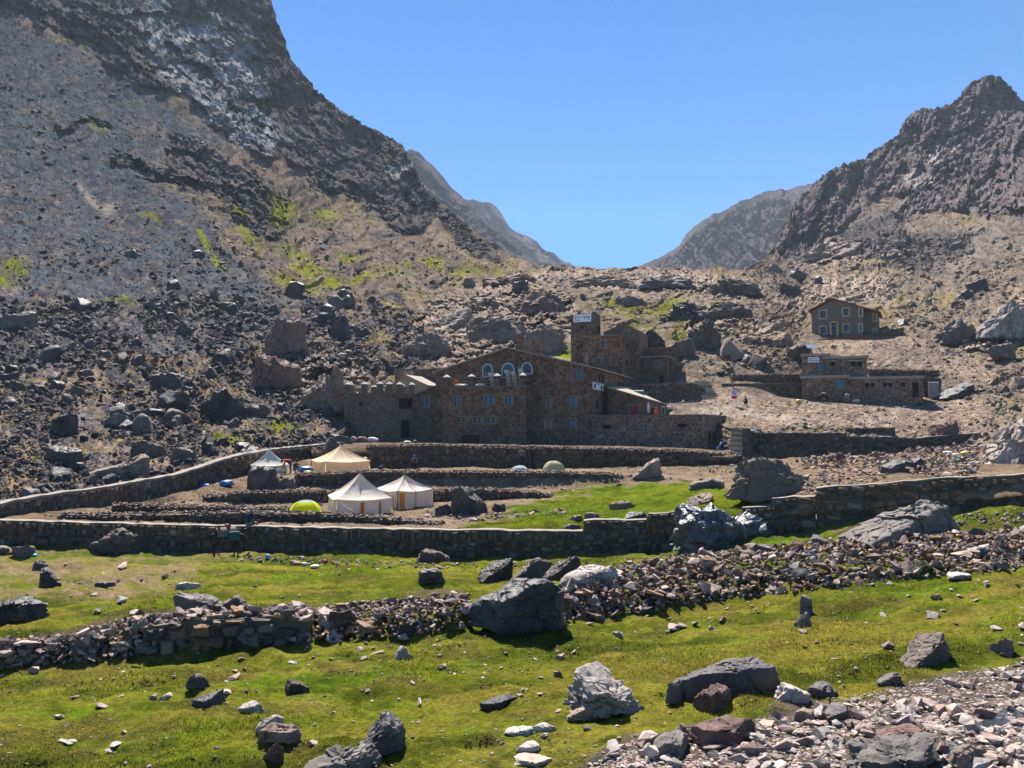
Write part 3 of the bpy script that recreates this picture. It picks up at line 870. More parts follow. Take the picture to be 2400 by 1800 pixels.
def t_paint(P, PX, PY, D):
    x, y = P[..., 0], P[..., 1]
    n1 = fbm(np.stack([x / 5, y / 3.2, 0 * x], -1), 5, 131); n2 = fbm(np.stack([x / 1.0, y / 0.8, 0 * x], -1), 4, 132)
    C = np.zeros(P.shape, np.float32) + np.array((0.225, 0.17, 0.125), np.float32)
    C = lerp3(C, (0.28, 0.215, 0.165), np.clip(0.4 + n1, 0, 1))
    C = lerp3(C, (0.14, 0.11, 0.085), np.clip(1.8 * n2 - 0.1, 0, 1) * 0.7)
    g = np.clip(TGREEN(PX + 30 * n2, PY + 12 * n2) * 1.5 - 0.2, 0, 1)
    Gc = lerp3(np.zeros(P.shape, np.float32) + np.array((0.115, 0.185, 0.014), np.float32), (0.165, 0.19, 0.02), np.clip(0.5 + n1, 0, 1))
    Gc = lerp3(Gc, (0.055, 0.075, 0.012), np.clip(2.2 * n2 - 0.3, 0, 1) * 0.75)
    C = C + (Gc - C) * g[..., None]
    return np.clip(C * np.array([1.0, 0.97, 0.95]), 0.01, 0.8)
TERRACE = ground('terrace_ground', TERR, T_BASE, T_TOP, np.linspace(-420, 2900, 760), 170, 15, t_shape, M_TURF, t_paint)

YARD = {k: [(1066 + o, 65.6), (1047 + o, 66.2), (1040 + o, 82), (1034 + o, 100)] for k, o in ((700, 4), (900, 0), (1200, 2), (1400, 4), (1560, 8), (1720, 14))}
Y_BASE = [(700, 1070), (900, 1066), (1200, 1068), (1400, 1070), (1560, 1074), (1720, 1080)]
Y_TOP = [(700, 1038), (900, 1034), (1200, 1036), (1400, 1038), (1560, 1042), (1720, 1048)]
def y_paint(P, PX, PY, D):
    x, y = P[..., 0], P[..., 1]
    n2 = fbm(np.stack([x / 1.0, y / 0.8, 0 * x], -1), 4, 142)
    return lerp3(np.zeros(P.shape, np.float32) + np.array((0.25, 0.19, 0.145), np.float32), (0.14, 0.11, 0.09), np.clip(0.4 + n2, 0, 1)) * 0.7
ground('yard', YARD, Y_BASE, Y_TOP, np.linspace(730, 1720, 260), 40, 1, lambda P, a, b, c: 0.06 * fbm(P / 1.3, 3, 151), M_TURF, y_paint)

TREE = BVHTree.FromPolygons(np.concatenate(BVH_V).tolist(), np.concatenate(BVH_F).tolist())
O_ = Vector((0, 0, 0))
def hit(px, py):
    v = dirs(px, py)
    d = Vector((float(v[0]), float(v[1]), float(v[2]))).normalized()
    loc, nrm, idx, dist = TREE.ray_cast(O_, d, 5000)
    if loc is None:
        return None, None
    if nrm.z < 0:
        nrm = -nrm
    return loc, nrm
def drop(x, y, z0=400):
    loc, nrm, i, d = TREE.ray_cast(Vector((x, y, z0)), Vector((0, 0, -1)), 2000)
    return loc
# ------------------------------------------------------------------ rocks
_ICO = {}
def ico(n):
    if n not in _ICO:
        bm = bmesh.new()
        bmesh.ops.create_icosphere(bm, subdivisions=n, radius=1)
        bm.verts.ensure_lookup_table()
        V = np.array([v.co[:] for v in bm.verts]); Fc = np.array([[v.index for v in f.verts] for f in bm.faces])
        bm.free()
        V /= np.linalg.norm(V, axis=1, keepdims=True)
        _ICO[n] = (V, Fc)
    return _ICO[n]

def rock_shape(seed, sub, planes=11, rough=0.12, top=None, soft=34.0, crag=0.06, lo=0.55, front=True):
    """a block split along planes, its faces then weathered; fitted to the box -1..1, resting on z = -1"""
    V, Fc = ico(sub)
    g = np.random.default_rng(seed)
    n = g.normal(size=(planes, 3)); n /= np.linalg.norm(n, axis=1, keepdims=True)
    if front:                                  # split rock: steep sides, flattish tops
        q = g.random(planes)
        n[:, 2] = np.where(q < 0.62, g.uniform(-0.08, 0.28, planes), np.sign(n[:, 2]) * g.uniform(1.1, 2.6, planes))
        n /= np.linalg.norm(n, axis=1, keepdims=True)
    n[:, 2] = np.where(n[:, 2] < -0.12, -n[:, 2], n[:, 2]); n[:, 2] = np.where(np.abs(n[:, 2]) < 0.12, np.abs(n[:, 2]), n[:, 2])
    h = g.uniform(lo, 1.0, planes)
    if top is not None:
        n = np.concatenate([n, [np.array(top) / np.linalg.norm(top)]]); h = np.append(h, lo * 0.8)
    if front:
        n = np.concatenate([n, [[g.uniform(-0.45, 0.45), -1, g.uniform(-0.1, 0.1)], [g.uniform(0.6, 1.2), -0.8, g.uniform(-0.05, 0.15)]]]); n[-2:] /= np.linalg.norm(n[-2:], axis=1, keepdims=True); h = np.append(h, [lo * 0.78, lo * 0.95])
    n = np.concatenate([n, [[0, 0, -1]]]); h = np.append(h, 0.28)
    c = V @ n.T
    r = np.where(c > 0.05, h / np.maximum(c, 0.05), 9.0)
    r = np.minimum(r, 1.7)
    r = -np.log(np.exp(-soft * r).sum(1)) / soft
    P = V * r[:, None]
    if rough:
        k = seed % 97
        d = rough * fbm(P * 1.5 + k, 4, k) + 0.25 * crag * fbm(P * np.array([5, 5, 14]) + k, 4, k + 5)
        if sub > 3:
            d = d + 1.5 * crag * facet3(P * np.array([2.0, 2.0, 2.8]) + k, k + 3) + 0.8 * crag * facet3(P * np.array([4.6, 4.6, 6.5]) + k, k + 4)
        P = P + V * d[:, None]
    lo_, hi_ = P.min(0), P.max(0)
    P = (P - (lo_ + hi_) / 2) / ((hi_ - lo_) / 2)
    return P, Fc

DARK = rock_mat('dark_rock', (0.022, 0.021, 0.025), (0.06, 0.052, 0.054), (0.135, 0.118, 0.115), 0.8, 0.58, 0.7, 0.4)
GREY = rock_mat('grey_rock', (0.05, 0.046, 0.047), (0.13, 0.114, 0.106), (0.25, 0.22, 0.195), 0.8, 0.75, 0.6, 0.35, 0.35)
TAN = rock_mat('tan_rock', (0.10, 0.075, 0.06), (0.23, 0.165, 0.13), (0.34, 0.265, 0.215), 0.9, 0.8, 0.6, 0.3)
PALE = rock_mat('pale_rock', (0.17, 0.15, 0.135), (0.38, 0.335, 0.30), (0.55, 0.49, 0.44), 1.4, 0.8, 0.6, 0.3)
CREAM = rock_mat('cream_grey_rock', (0.12, 0.105, 0.095), (0.28, 0.245, 0.215), (0.44, 0.39, 0.345), 1.2, 0.8, 0.6, 0.2)
VARNB = rock_mat('glossy_blue_rock', (0.03, 0.03, 0.036), (0.10, 0.10, 0.115), (0.24, 0.24, 0.265), 0.9, 0.36, 0.9, 1.4)
GREYB = rock_mat('grey_brown_rock', (0.05, 0.043, 0.037), (0.135, 0.112, 0.092), (0.235, 0.195, 0.16), 0.8, 0.78, 0.7, 0.2, 0.3)
RED = rock_mat('red_rock', (0.085, 0.05, 0.045), (0.175, 0.105, 0.09), (0.27, 0.185, 0.155), 1.1, 0.8, 0.55, 0.3)
VARN = rock_mat('varnished_rock', (0.02, 0.019, 0.022), (0.05, 0.044, 0.048), (0.12, 0.11, 0.115), 0.9, 0.45, 0.8, 0.5)
BROWN = rock_mat('brown_rock', (0.042, 0.034, 0.029), (0.105, 0.08, 0.066), (0.20, 0.155, 0.125), 0.9, 0.75, 0.6, 0.35)

BOXES = []                                    # where hand-placed boulders stand (pixels), to keep strewn stones off them
def boulder(x0, x1, y0, y1, label, mat, seed, planes=11, thick=0.85, sub=5, rough=0.12, top=None, sink=0.12, rot=0.0, name='boulder', soft=34.0, crag=0.06, group=None, lo=0.55, d=None, block=True, lobes=()):
    """a boulder that fills x0..x1 by y0..y1 on the photograph and stands on the ground seen at y1"""
    px = (x0 + x1) / 2
    loc, nr = hit(px, y1)
    if d is not None or loc is None:
        loc = at(px, y1, d or 40)
    dist = loc.y
    k = dist / F
    w, h = (x1 - x0) * k / 2, (y1 - y0) * k / 2
    P, Fc = rock_shape(seed, sub, planes, rough, top, soft, crag, lo, block)
    for lx, ly, lz, sx, sy, sz, sd, tp in lobes:       # further masses of the same outcrop, in units of its box
        Q, Fq = rock_shape(sd, sub, planes, rough, tp, soft, crag, lo, False)
        Fc = np.concatenate([Fc, Fq + len(P)]); P = np.concatenate([P, Q * np.array([sx, sy, sz]) + np.array([lx, ly, lz])])
    c, s = math.cos(rot), math.sin(rot)
    th = w * thick
    eye = -loc.z / dist
    h = max(h * 0.45, h - 0.5 * th * max(0.0, eye) * 0.55)
    h2 = h * (1 + sink)
    w *= 1 + 0.35 * th / dist
    V = np.stack([P[:, 0] * w, P[:, 1] * th, (P[:, 2] + 1) * h2 - 2 * h * sink], 1)
    me = np_mesh(name, V, Fc, mat, True)
    me.set_sharp_from_angle(angle=math.radians(32))
    o = link(name, me)
    kx = 1 + th * 0.5 / loc.y
    o.location = (loc.x * kx, loc.y + th * 0.5, loc.z)
    o.rotation_euler = (0, 0, rot)
    tag(o, label, 'boulder', group)
    BOXES.append((x0, x1, y0, y1))
    return o

# meadow and walls
boulder(1095, 1328, 1346, 1478, 'big dark boulder with a glossy sloping top, in the gap of the rubble wall', VARN, 21, 9, 0.8, 6, 0.05, (-0.35, -0.12, 0.9), 0.1, soft=18, crag=0.045)
boulder(1564, 1846, 1172, 1310, 'huge craggy blue-black boulder wedged into the end of the front wall', VARNB, 35, 10, 0.8, 6, 0.12, (0.05, -0.3, 0.9), 0.1, crag=0.10, d=37)
boulder(1983, 2248, 1170, 1264, 'broad rounded grey boulder half sunk in the grass below the right wall', GREY, 48, 12, 0.7, 6, 0.10, (-0.4, -.2, 0.85), 0.2, soft=14, block=False)
boulder(1694, 1945, 1066, 1168, 'massive cleft grey-brown outcrop standing behind the terrace lawn', GREYB, 52, 11, 0.55, 6, 0.14, (0.5, -.15, 0.85), 0.12, soft=16, crag=0.08, block=False)
boulder(1474, 1552, 1073, 1119, 'tan slab boulder tilted up to the right at the end of a terrace wall', TAN, 61, 9, 0.7, 5, 0.06, (-0.6, 0, 0.8))
boulder(1058, 1150, 1136, 1207, 'dark pyramid-shaped boulder beside the terrace lawn, right of the tents', DARK, 73, 8, 0.9, 5, 0.06, (0.4, -.2, 0.85))
boulder(1020, 1062, 1180, 1206, 'small dark stone leaning on the pyramid-shaped boulder', DARK, 74, 9, sub=4)
boulder(1152, 1186, 1178, 1200, 'small rounded dark stone just right of the pyramid-shaped boulder', DARK, 75, 9, sub=4)
boulder(578, 658, 1089, 1150, 'square black boulder in front of the greyish tent', DARK, 86, 8, 0.9, 5, 0.05, (0, -0.1, 1), 0.1, lo=0.7)
boulder(654, 694, 1118, 1148, 'low grey slab lying right of the square black boulder', GREY, 87, 9, sub=4)
boulder(208, 352, 1236, 1299, 'weathered brown boulder standing against the front wall on the left', BROWN, 91, 10, 0.6, 6, 0.12, (-0.3, -.1, 0.9), 0.1, crag=0.09, soft=16)
boulder(1597, 1672, 1154, 1204, 'pointed tan boulder peeping over the wall above the huge craggy one', TAN, 97, 8, 0.8, 5, 0.06, d=42)
boulder(2055, 2168, 1070, 1132, 'dark rounded boulder behind the right wall next to the stacked stones', DARK, 104, 9, 0.8, 5, 0.06, (-.1, -.02, 1), d=44, lo=0.7)
boulder(2284, 2480, 976, 1108, 'towering pale grey outcrop at the right edge above the rubbish', PALE, 111, 11, 0.8, 6, 0.14, (-.35, -.2, 0.8), 0.12, crag=0.10, d=52, block=False, soft=14)
boulder(2365, 2440, 1070, 1112, 'cracked grey block at the foot of the towering pale outcrop', GREY, 112, 9, 0.8, 4, d=47)
boulder(1925, 1985, 1060, 1090, 'reddish flat-faced block on the bank below the upper right wall', RED, 118, 8, sub=4, d=62)
boulder(2020, 2072, 1055, 1098, 'pinkish block sitting left of the stacked stones', TAN, 119, 8, sub=4, d=60)
boulder(1612, 1700, 1120, 1146, 'low grey slab beside the cleft outcrop on the lawn', GREY, 123, 9, sub=5)
# left of the meadow
boulder(-40, 97, 1400, 1456, 'black glistening boulder cut by the left edge of the meadow', VARN, 131, 9, 0.7, 5, 0.08, (-.3, -.1, 0.9))
boulder(84, 152, 1331, 1378, 'dark wedge-shaped boulder on the bare ground at left', DARK, 137, 8, 0.8, 5, 0.05, (0.5, 0.1, .8))
boulder(75, 112, 1312, 1337, 'small tilted dark block just above the wedge-shaped boulder', DARK, 139, 8, sub=4)
boulder(222, 266, 1361, 1377, 'small flat black stone alone on the bare ground', DARK, 141, 9, sub=4)
boulder(30, 84, 1275, 1307, 'rounded grey stone at the foot of the front wall, far left', GREY, 142, 9, sub=4)
boulder(-60, 34, 1278, 1302, 'flat brown slab at the foot of the front wall on the left edge', BROWN, 143, 9, sub=4)
boulder(412, 470, 1362, 1381, 'low whitish stone lying in the bright grass at left', PALE, 145, 9, sub=4)
boulder(418, 532, 1382, 1448, 'big grey boulder behind the rubble wall with a smooth slanted side', GREY, 149, 8, 0.8, 5, 0.05, (0.4, -.1, 0.85))
boulder(524, 592, 1395, 1443, 'dark split boulder right of the big grey one by the rubble wall', BROWN, 153, 8, 0.8, 5, 0.06, (0.5, .1, 0.8))
boulder(415, 505, 1430, 1470, 'grey rounded boulder bedded in the top of the rubble wall', GREY, 155, 9, 0.8, 5)
boulder(282, 330, 1468, 1516, 'upright dark stone at the left end of the faced rubble wall', DARK, 157, 8, 0.8, 4)
# middle of the meadow
boulder(1119, 1203, 1307, 1361, 'dark pointed boulder standing in the grass below the front wall', DARK, 163, 8, 0.8, 5, 0.06, (-0.3, -.2, .85))
boulder(1200, 1310, 1305, 1356, 'long dark slab tilted to the right below the front wall', DARK, 167, 8, 0.7, 5, 0.06, (-0.55, 0, 0.8))
boulder(1270, 1364, 1300, 1358, 'dark slab leaning behind the long tilted one', DARK, 169, 8, 0.7, 5, 0.06, (-0.5, -.1, 0.8))
boulder(1308, 1452, 1324, 1382, 'pale smooth boulder with a rounded top beside the rubble heap', PALE, 173, 10, 0.7, 5, 0.05, (-.25, -.2, 0.9), soft=9)
boulder(974, 1056, 1286, 1319, 'rugged brown boulder at the foot of the front wall, right of the litter', BROWN, 179, 10, 0.8, 5, 0.1)
boulder(980, 1046, 1332, 1364, 'flat-topped dark boulder in the middle of the upper meadow', DARK, 181, 9, 0.8, 5, 0.05, (0, -.1, 1))
boulder(920, 985, 1448, 1487, 'blue-grey stone lying against the rubble wall, left of the glossy boulder', DARK, 183, 8, sub=4)
boulder(765, 830, 1430, 1480, 'tall slab set on edge in the rubble wall', BROWN, 184, 7, 0.6, 5, 0.03)
# lower meadow
boulder(1318, 1508, 1562, 1664, 'cream-grey flaky boulder with deep cracks in the lower meadow', CREAM, 192, 10, 0.8, 6, 0.10, (0.45, -.3, 0.8), 0.15, crag=0.10)
boulder(1320, 1404, 1648, 1682, 'flat pinkish slab lying in front of the flaky boulder', TAN, 193, 7, 0.7, 5, 0.03)
boulder(1572, 1826, 1541, 1634, 'large flat-topped charcoal boulder in the lower right meadow', DARK, 204, 9, 0.7, 6, 0.05, (0.0, -.06, 1), 0.12, lo=0.68, crag=0.04)
boulder(1626, 1722, 1604, 1664, 'small knobbly brown boulder in front of the charcoal one', RED, 207, 10, 0.8, 5, 0.12)
boulder(1556, 1612, 1596, 1650, 'broken grey block at the left foot of the charcoal boulder', GREY, 209, 9, 0.8, 5)
boulder(1815, 1900, 1600, 1645, 'cream slab sloping away right of the charcoal boulder', PALE, 211, 8, 0.7, 4, 0.05, (.5, 0, .8))
boulder(2100, 2242, 1482, 1557, 'two-tone boulder, pinkish at left and dark at right, in the right meadow', BROWN, 218, 8, 0.8, 6, 0.05, (-.45, -.3, 0.8))
boulder(836, 952, 1672, 1764, 'tall leaning dark boulder with a pale left flank, bottom centre', DARK, 226, 8, 0.8, 6, 0.06, (-.6, -.1, 0.7), rot=0.3)
boulder(722, 884, 1752, 1830, 'wide cracked grey slab at the bottom edge', GREY, 231, 10, 0.8, 6, 0.06, (0, -.3, 1), crag=0.09)
boulder(600, 668, 1674, 1718, 'white-topped slab on edge in the lower left meadow', PALE, 236, 8, 0.6, 5, 0.05, (-.5, -.2, 0.8))
boulder(610, 710, 1692, 1734, 'pinkish slab lying against the white-topped one', TAN, 238, 8, 0.7, 5, 0.04)
boulder(619, 664, 1740, 1786, 'small upright brown stone near the bottom, left of centre', RED, 241, 7, 0.6, 5, 0.04)
boulder(440, 492, 1577, 1614, 'dark egg-shaped stone beside the narrow ditch', DARK, 245, 10, 0.8, 5, 0.06, soft=8)
boulder(447, 520, 1621, 1656, 'dark ridge-backed stone below the egg-shaped one', DARK, 247, 9, 0.8, 5, 0.08)
boulder(558, 620, 1645, 1671, 'low whitish stone with a flat dark foot, lower left meadow', PALE, 251, 9, 0.8, 5, 0.06)
boulder(1124, 1212, 1631, 1660, 'long low dark stone in the centre of the lower meadow', DARK, 254, 9, 0.7, 5, 0.06, (-.2, -.1, .9))
boulder(925, 968, 1512, 1546, 'small white-pink stone below the rubble wall', PALE, 257, 8, 0.8, 4)
boulder(664, 728, 1592, 1628, 'brownish slab half buried in the lower left meadow', BROWN, 259, 8, 0.8, 4)
boulder(1612, 1748, 1678, 1740, 'large reddish block at the upper edge of the stony ground', RED, 264, 7, 0.8, 5, 0.03, (-.1, -.2, 1))
boulder(1528, 1622, 1718, 1768, 'pale flat-topped stone left of the large reddish block', GREY, 267, 8, 0.8, 5, 0.04, (0, -.3, 1))
boulder(1735, 1770, 1682, 1722, 'small brown stone right of the large reddish block', BROWN, 268, 8, sub=4)
boulder(1985, 2205, 1728, 1820, 'wide craggy grey boulder at the bottom edge, right', GREY, 271, 10, 0.7, 6, 0.12, (-.1, -.2, 0.9), crag=0.10)
boulder(2050, 2162, 1702, 1736, 'long low red slab above the wide craggy boulder', RED, 274, 7, 0.5, 5, 0.02, (0, -.2, 1), lo=0.7)
boulder(2222, 2312, 1744, 1796, 'rounded pinkish boulder near the bottom right corner', TAN, 277, 10, 0.8, 5, 0.05, soft=8)
boulder(1850, 1912, 1660, 1690, 'flat pinkish-grey stone at the edge of the stony ground', TAN, 279, 8, 0.8, 4)
boulder(1930, 1992, 1648, 1690, 'two-faced dark stone at the edge of the stony ground', DARK, 281, 8, 0.8, 4)
boulder(2050, 2116, 1574, 1604, 'sharp grey stone on the grass right of the charcoal boulder', GREY, 283, 8, 0.8, 4, 0.04)
boulder(1890, 1962, 1600, 1632, 'dark broken stone between charcoal boulder and stony ground', DARK, 285, 9, 0.8, 4)
boulder(1870, 1905, 1395, 1438, 'upper stone of a short ragged row crossing the right meadow', GREY, 286, 8, 0.8, 4)
boulder(1862, 1900, 1432, 1470, 'lower stone of a short ragged row crossing the right meadow', GREY, 287, 8, 0.8, 4)
boulder(2210, 2290, 1340, 1356, 'flat cream stone at the edge of the grass below the rubble heap', PALE, 288, 9, 0.8, 4, 0.03)
boulder(1182, 1252, 1646 + 52, 1722, 'pale low stone near the bottom, left of two white slabs', PALE, 291, 9, 0.8, 4)
boulder(1245, 1304, 1694, 1714, 'long cream slab pointing right near the bottom centre', PALE, 292, 7, 0.6, 4, 0.03)
boulder(1210, 1268, 1740, 1760, 'narrow cream slab lying flat, bottom centre', PALE, 293, 7, 0.5, 4, 0.02)
boulder(1205, 1300, 1772, 1794, 'broken cream slab on the bottom edge', PALE, 294, 7, 0.6, 4, 0.03)
boulder(2320, 2372, 1490, 1530, 'grey stone beside a grassy hollow at the right edge', GREY, 295, 9, 0.8, 4)
# lawn behind the wall
boulder(1425, 1492, 1172, 1194, 'pinkish flat slab lying in the middle of the terrace lawn', TAN, 296, 8, 0.7, 5, 0.04)
boulder(1370, 1405, 1200, 1220, 'reddish stone on the terrace lawn above the wall step', RED, 297, 8, 0.8, 4)
boulder(1334, 1366, 1206, 1220, 'pale pink stone left of the reddish one on the terrace lawn', TAN, 298, 8, 0.8, 4)
boulder(1314, 1366, 1226, 1242, 'flat brown stone just behind the front wall, left of its step', BROWN, 299, 8, 0.8, 4)
boulder(1460, 1520, 1198, 1220, 'twin dark stones behind the stepped part of the front wall', DARK, 300, 9, 0.8, 4)
# left hill
boulder(104, 206, 1043, 1094, 'dark boulder with a flat light top, on the slope behind the left wall', DARK, 311, 8, 0.8, 5, 0.05, (0.1, -.15, 1), lo=0.65)
boulder(222, 350, 1064, 1122, 'broad tan boulder with a ribbed top behind the left wall', TAN, 317, 9, 0.8, 6, 0.1, (-.2, -.2, .9), crag=0.08)
boulder(314, 390, 1030, 1072, 'rounded grey-brown boulder above the ribbed tan one', BROWN, 321, 10, 0.8, 5, 0.06, soft=9)
boulder(400, 462, 1048, 1084, 'grey flat boulder right of the ribbed tan one', GREY, 323, 9, 0.8, 5)
boulder(624, 724, 738, 824, 'large dome-shaped brown outcrop on the left slope', RED, 331, 11, 0.7, 6, 0.1, None, 0.2, soft=8, crag=0.09)
boulder(585, 700, 825, 905, 'reddish-brown outcrop above the biggest tan one on the left slope', RED, 337, 10, 0.7, 6, 0.12, (.2, -.2, .9), crag=0.09)
boulder(668, 828, 858, 962, 'biggest tan outcrop, sloping to the left, beside the castle-like wing', TAN, 341, 10, 0.8, 6, 0.1, (-.5, -.2, .8), crag=0.09)
boulder(466, 572, 904, 984, 'big dark boulder in the middle of the left boulder field', DARK, 347, 9, 0.8, 6, 0.06, (-.3, -.1, .9))
boulder(360, 452, 872, 916, 'dark sharp-edged boulder above and left of the biggest dark one', DARK, 349, 8, 0.8, 5)
boulder(-30, 74, 722, 770, 'light-topped boulder cut by the left edge of the scree', GREY, 353, 9, 0.8, 5, 0.05, (-.3, -.2, .9))
boulder(110, 185, 965, 1018, 'dark rounded boulder at left in the boulder field', DARK, 355, 9, 0.8, 5)
boulder(270, 315, 942, 972, 'squarish dark boulder in the boulder field', DARK, 356, 8, 0.8, 4)
boulder(310, 352, 955, 985, 'dark boulder with a bulging face beside the squarish one', BROWN, 357, 9, 0.8, 4)
# right hill
boulder(1774, 1838, 746, 787, 'big angular tan boulder on the slope left of the gabled house', TAN, 361, 7, 0.8, 5, 0.04, (-.3, -.2, .9))
boulder(2262, 2314, 652, 686, 'dark cube-like boulder high on the right slope', DARK, 367, 7, 0.8, 5, 0.04, lo=0.7)
boulder(2242, 2285, 674, 700, 'smaller dark boulder at the foot of the cube-like one', DARK, 368, 8, 0.8, 4)
boulder(2183, 2242, 984, 1018, 'dark flat-topped boulder behind the upper right wall', RED, 371, 8, 0.8, 5, 0.04, (-.2, -.1, 1), d=80)
boulder(2196, 2290, 890, 932, 'dark boulder leaning at the right end of the long low hut', DARK, 373, 9, 0.8, 5, 0.08, (-.4, -.1, .8))
boulder(1738, 1770, 828, 852, 'dark boulder left of the grazing brown mules', DARK, 377, 8, 0.8, 4)
boulder(2185, 2300, 744, 806, 'pale ribbed outcrop on the right slope beyond the house', GREY, 381, 10, 0.7, 6, 0.12, (-.3, -.2, .8), crag=0.1)
boulder(2280, 2420, 700, 792, 'larger pale ribbed outcrop at the right edge of the slope', PALE, 383, 10, 0.7, 6, 0.12, (-.3, -.2, .8), crag=0.1)
boulder(1500, 1560, 770, 815, 'wet dark boulder beside the waterfall gully', DARK, 385, 8, 0.8, 5)
boulder(1555, 1630, 790, 835, 'light-topped boulder right of the waterfall gully', GREY, 387, 8, 0.8, 5)
boulder(1610, 1700, 745, 815, 'broad dark outcrop above the upper terrace', BROWN, 389, 10, 0.7, 6, 0.12, None, 0.2, crag=0.1)
boulder(1195, 1240, 655, 690, 'dark crag at the left end of the saddle', DARK, 391, 9, 0.8, 5, 0.1)
boulder(1085, 1115, 650, 672, 'grey block standing on the left side of the saddle', GREY, 392, 8, 0.8, 4)
boulder(1820, 1880, 660, 690, 'layered dark ledge rock on the saddle', DARK, 393, 9, 0.8, 5, 0.08)

# bedrock showing through on the saddle
for i, (x0, x1, y0, y1, tx, lb) in enumerate((
    (985, 1120, 712, 768, -.3, 'tan bedrock slab at the left end of the slabs above the lodge roof'), (1080, 1240, 728, 800, -.25, 'broad tan bedrock slab above the lodge chimneys'), (1205, 1335, 752, 822, .2, 'tan bedrock hump just left of the tower'),
    (1060, 1200, 684, 728, -.3, 'long tan ledge high above the lodge gable'), (1190, 1335, 668, 730, -.2, 'rugged pinkish ledge above and left of the tower'), (940, 1060, 775, 832, -.3, 'low tan slab above the yellowish shed'),
    (1120, 1300, 632, 668, -.2, 'dark-streaked pink ledge on the skyline left of the thin wall'), (1330, 1500, 636, 672, -.15, 'wide pink rock band on the skyline above the tower'), (1490, 1640, 640, 676, .1, 'grey-pink rock band on the skyline right of the tower'), (1640, 1790, 648, 690, .1, 'dark layered rock band on the saddle left of the gabled house'),
    (1440, 1530, 690, 716, .2, 'low grey rock rib above the waterfall gully'), (1640, 1770, 700, 748, .15, 'grey-brown rock step above the upper terrace'), (1880, 2030, 556, 602, -.3, 'ochre rock band under the right scree'), (1700, 1860, 770, 810, -.2, 'low tan rock left of the red kerb'), (1560, 1660, 700, 752, .1, 'wet dark rock step right of the waterfall gully'))):
    boulder(x0, x1, y0, y1, lb, (TAN, TAN, TAN, TAN, RED, TAN, RED, TAN, GREY, BROWN, GREY, BROWN, TAN, TAN, DARK)[i], 2001 + i * 3, 12, 0.6, 6, 0.16, (tx, -.35, .8), 0.25, name='bedrock_ledge', soft=20, crag=0.10, block=False)
# strewn stones: a few shapes shared by all
def hull(seed, n=12):
    g = np.random.default_rng(seed)
    bm = bmesh.new()
    p = g.normal(size=(n, 3)); p /= np.linalg.norm(p, axis=1, keepdims=True)
    p *= g.uniform(0.75, 1.1, (n, 1)); p *= np.array([1, g.uniform(0.6, 0.95), g.uniform(0.45, 0.8)])
    for q in p: bm.verts.new(q)
    r = bmesh.ops.convex_hull(bm, input=bm.verts)
    bmesh.ops.delete(bm, geom=[v for v in bm.verts if not v.link_faces], context='VERTS')
    bmesh.ops.triangulate(bm, faces=bm.faces)
    bmesh.ops.recalc_face_normals(bm, faces=bm.faces)
    bm.verts.index_update()
    V = np.array([v.co[:] for v in bm.verts]); Fc = np.array([[v.index for v in f.verts] for f in bm.faces])
    bm.free()
    return V, Fc
HULLS = [hull(500 + i, 9 + i % 5) for i in range(16)]
def rot_rand(g, n, tilt=0.5):
    a, b, c = g.uniform(0, 2 * math.pi, n), g.normal(0, tilt, n), g.normal(0, tilt, n)
    ca, sa, cb, sb, cc, sc = np.cos(a), np.sin(a), np.cos(b), np.sin(b), np.cos(c), np.sin(c)
    z, o = np.zeros(n), np.ones(n)
    Rz = np.stack([ca, -sa, z, sa, ca, z, z, z, o], 1).reshape(n, 3, 3)
    Rx = np.stack([o, z, z, z, cb, -sb, z, sb, cb], 1).reshape(n, 3, 3)
    Ry = np.stack([cc, z, sc, z, o, z, -sc, z, cc], 1).reshape(n, 3, 3)
    return Rz @ Rx @ Ry
def strew_mesh(name, pos, size, cols, mat, seed, shapes=HULLS, tilt=0.5):
    """many small stones joined into one mesh, a colour for each"""
    g = np.random.default_rng(seed)
    n = len(pos)
    pos = np.asarray(pos, float); size = np.asarray(size, float).reshape(n, -1)
    Rm = rot_rand(g, n, tilt)
    pick = g.integers(0, len(shapes), n)
    Vs, Fs, Cs, off = [], [], [], 0
    for k, (V, Fc) in enumerate(shapes):
        i = np.nonzero(pick == k)[0]
        if not len(i): continue
        W = np.einsum('nij,vj->nvi', Rm[i], V) * size[i][:, None, :] + pos[i][:, None, :]
        Vs.append(W.reshape(-1, 3))
        Fs.append((Fc[None] + (off + np.arange(len(i)) * len(V))[:, None, None]).reshape(-1, 3))
        Cs.append(np.repeat(cols[i], len(V), 0))
        off += len(i) * len(V)
    C = np.concatenate(Cs); C = np.concatenate([C, np.ones((len(C), 1))], 1)
    return np_mesh(name, np.concatenate(Vs), np.concatenate(Fs), mat, False, {'earth': C})

def stone_mat(name, rough=0.75, spec=0.15, scale=9.0):
    t = NT(name)
    vc = t.n('ShaderNodeVertexColor', layer_name='earth').outputs[0]
    n = t.noise(scale, 6, 0.65)
    col = t.mix(t.rng(n, 0.3, 0.7), t.mix(1.0, vc, (0.62, 0.62, 0.64), 'MULTIPLY'), t.mix(1.0, vc, (1.3, 1.27, 1.22), 'MULTIPLY'))
    return t.done(col, rough, t.bump(n, 0.6, 0.6 / scale), spec)
STONES_NEAR = stone_mat('loose_stone', 0.75, 0.15, 9.0)
STONES_FAR = stone_mat('slope_stone', 0.7, 0.06, 2.0)

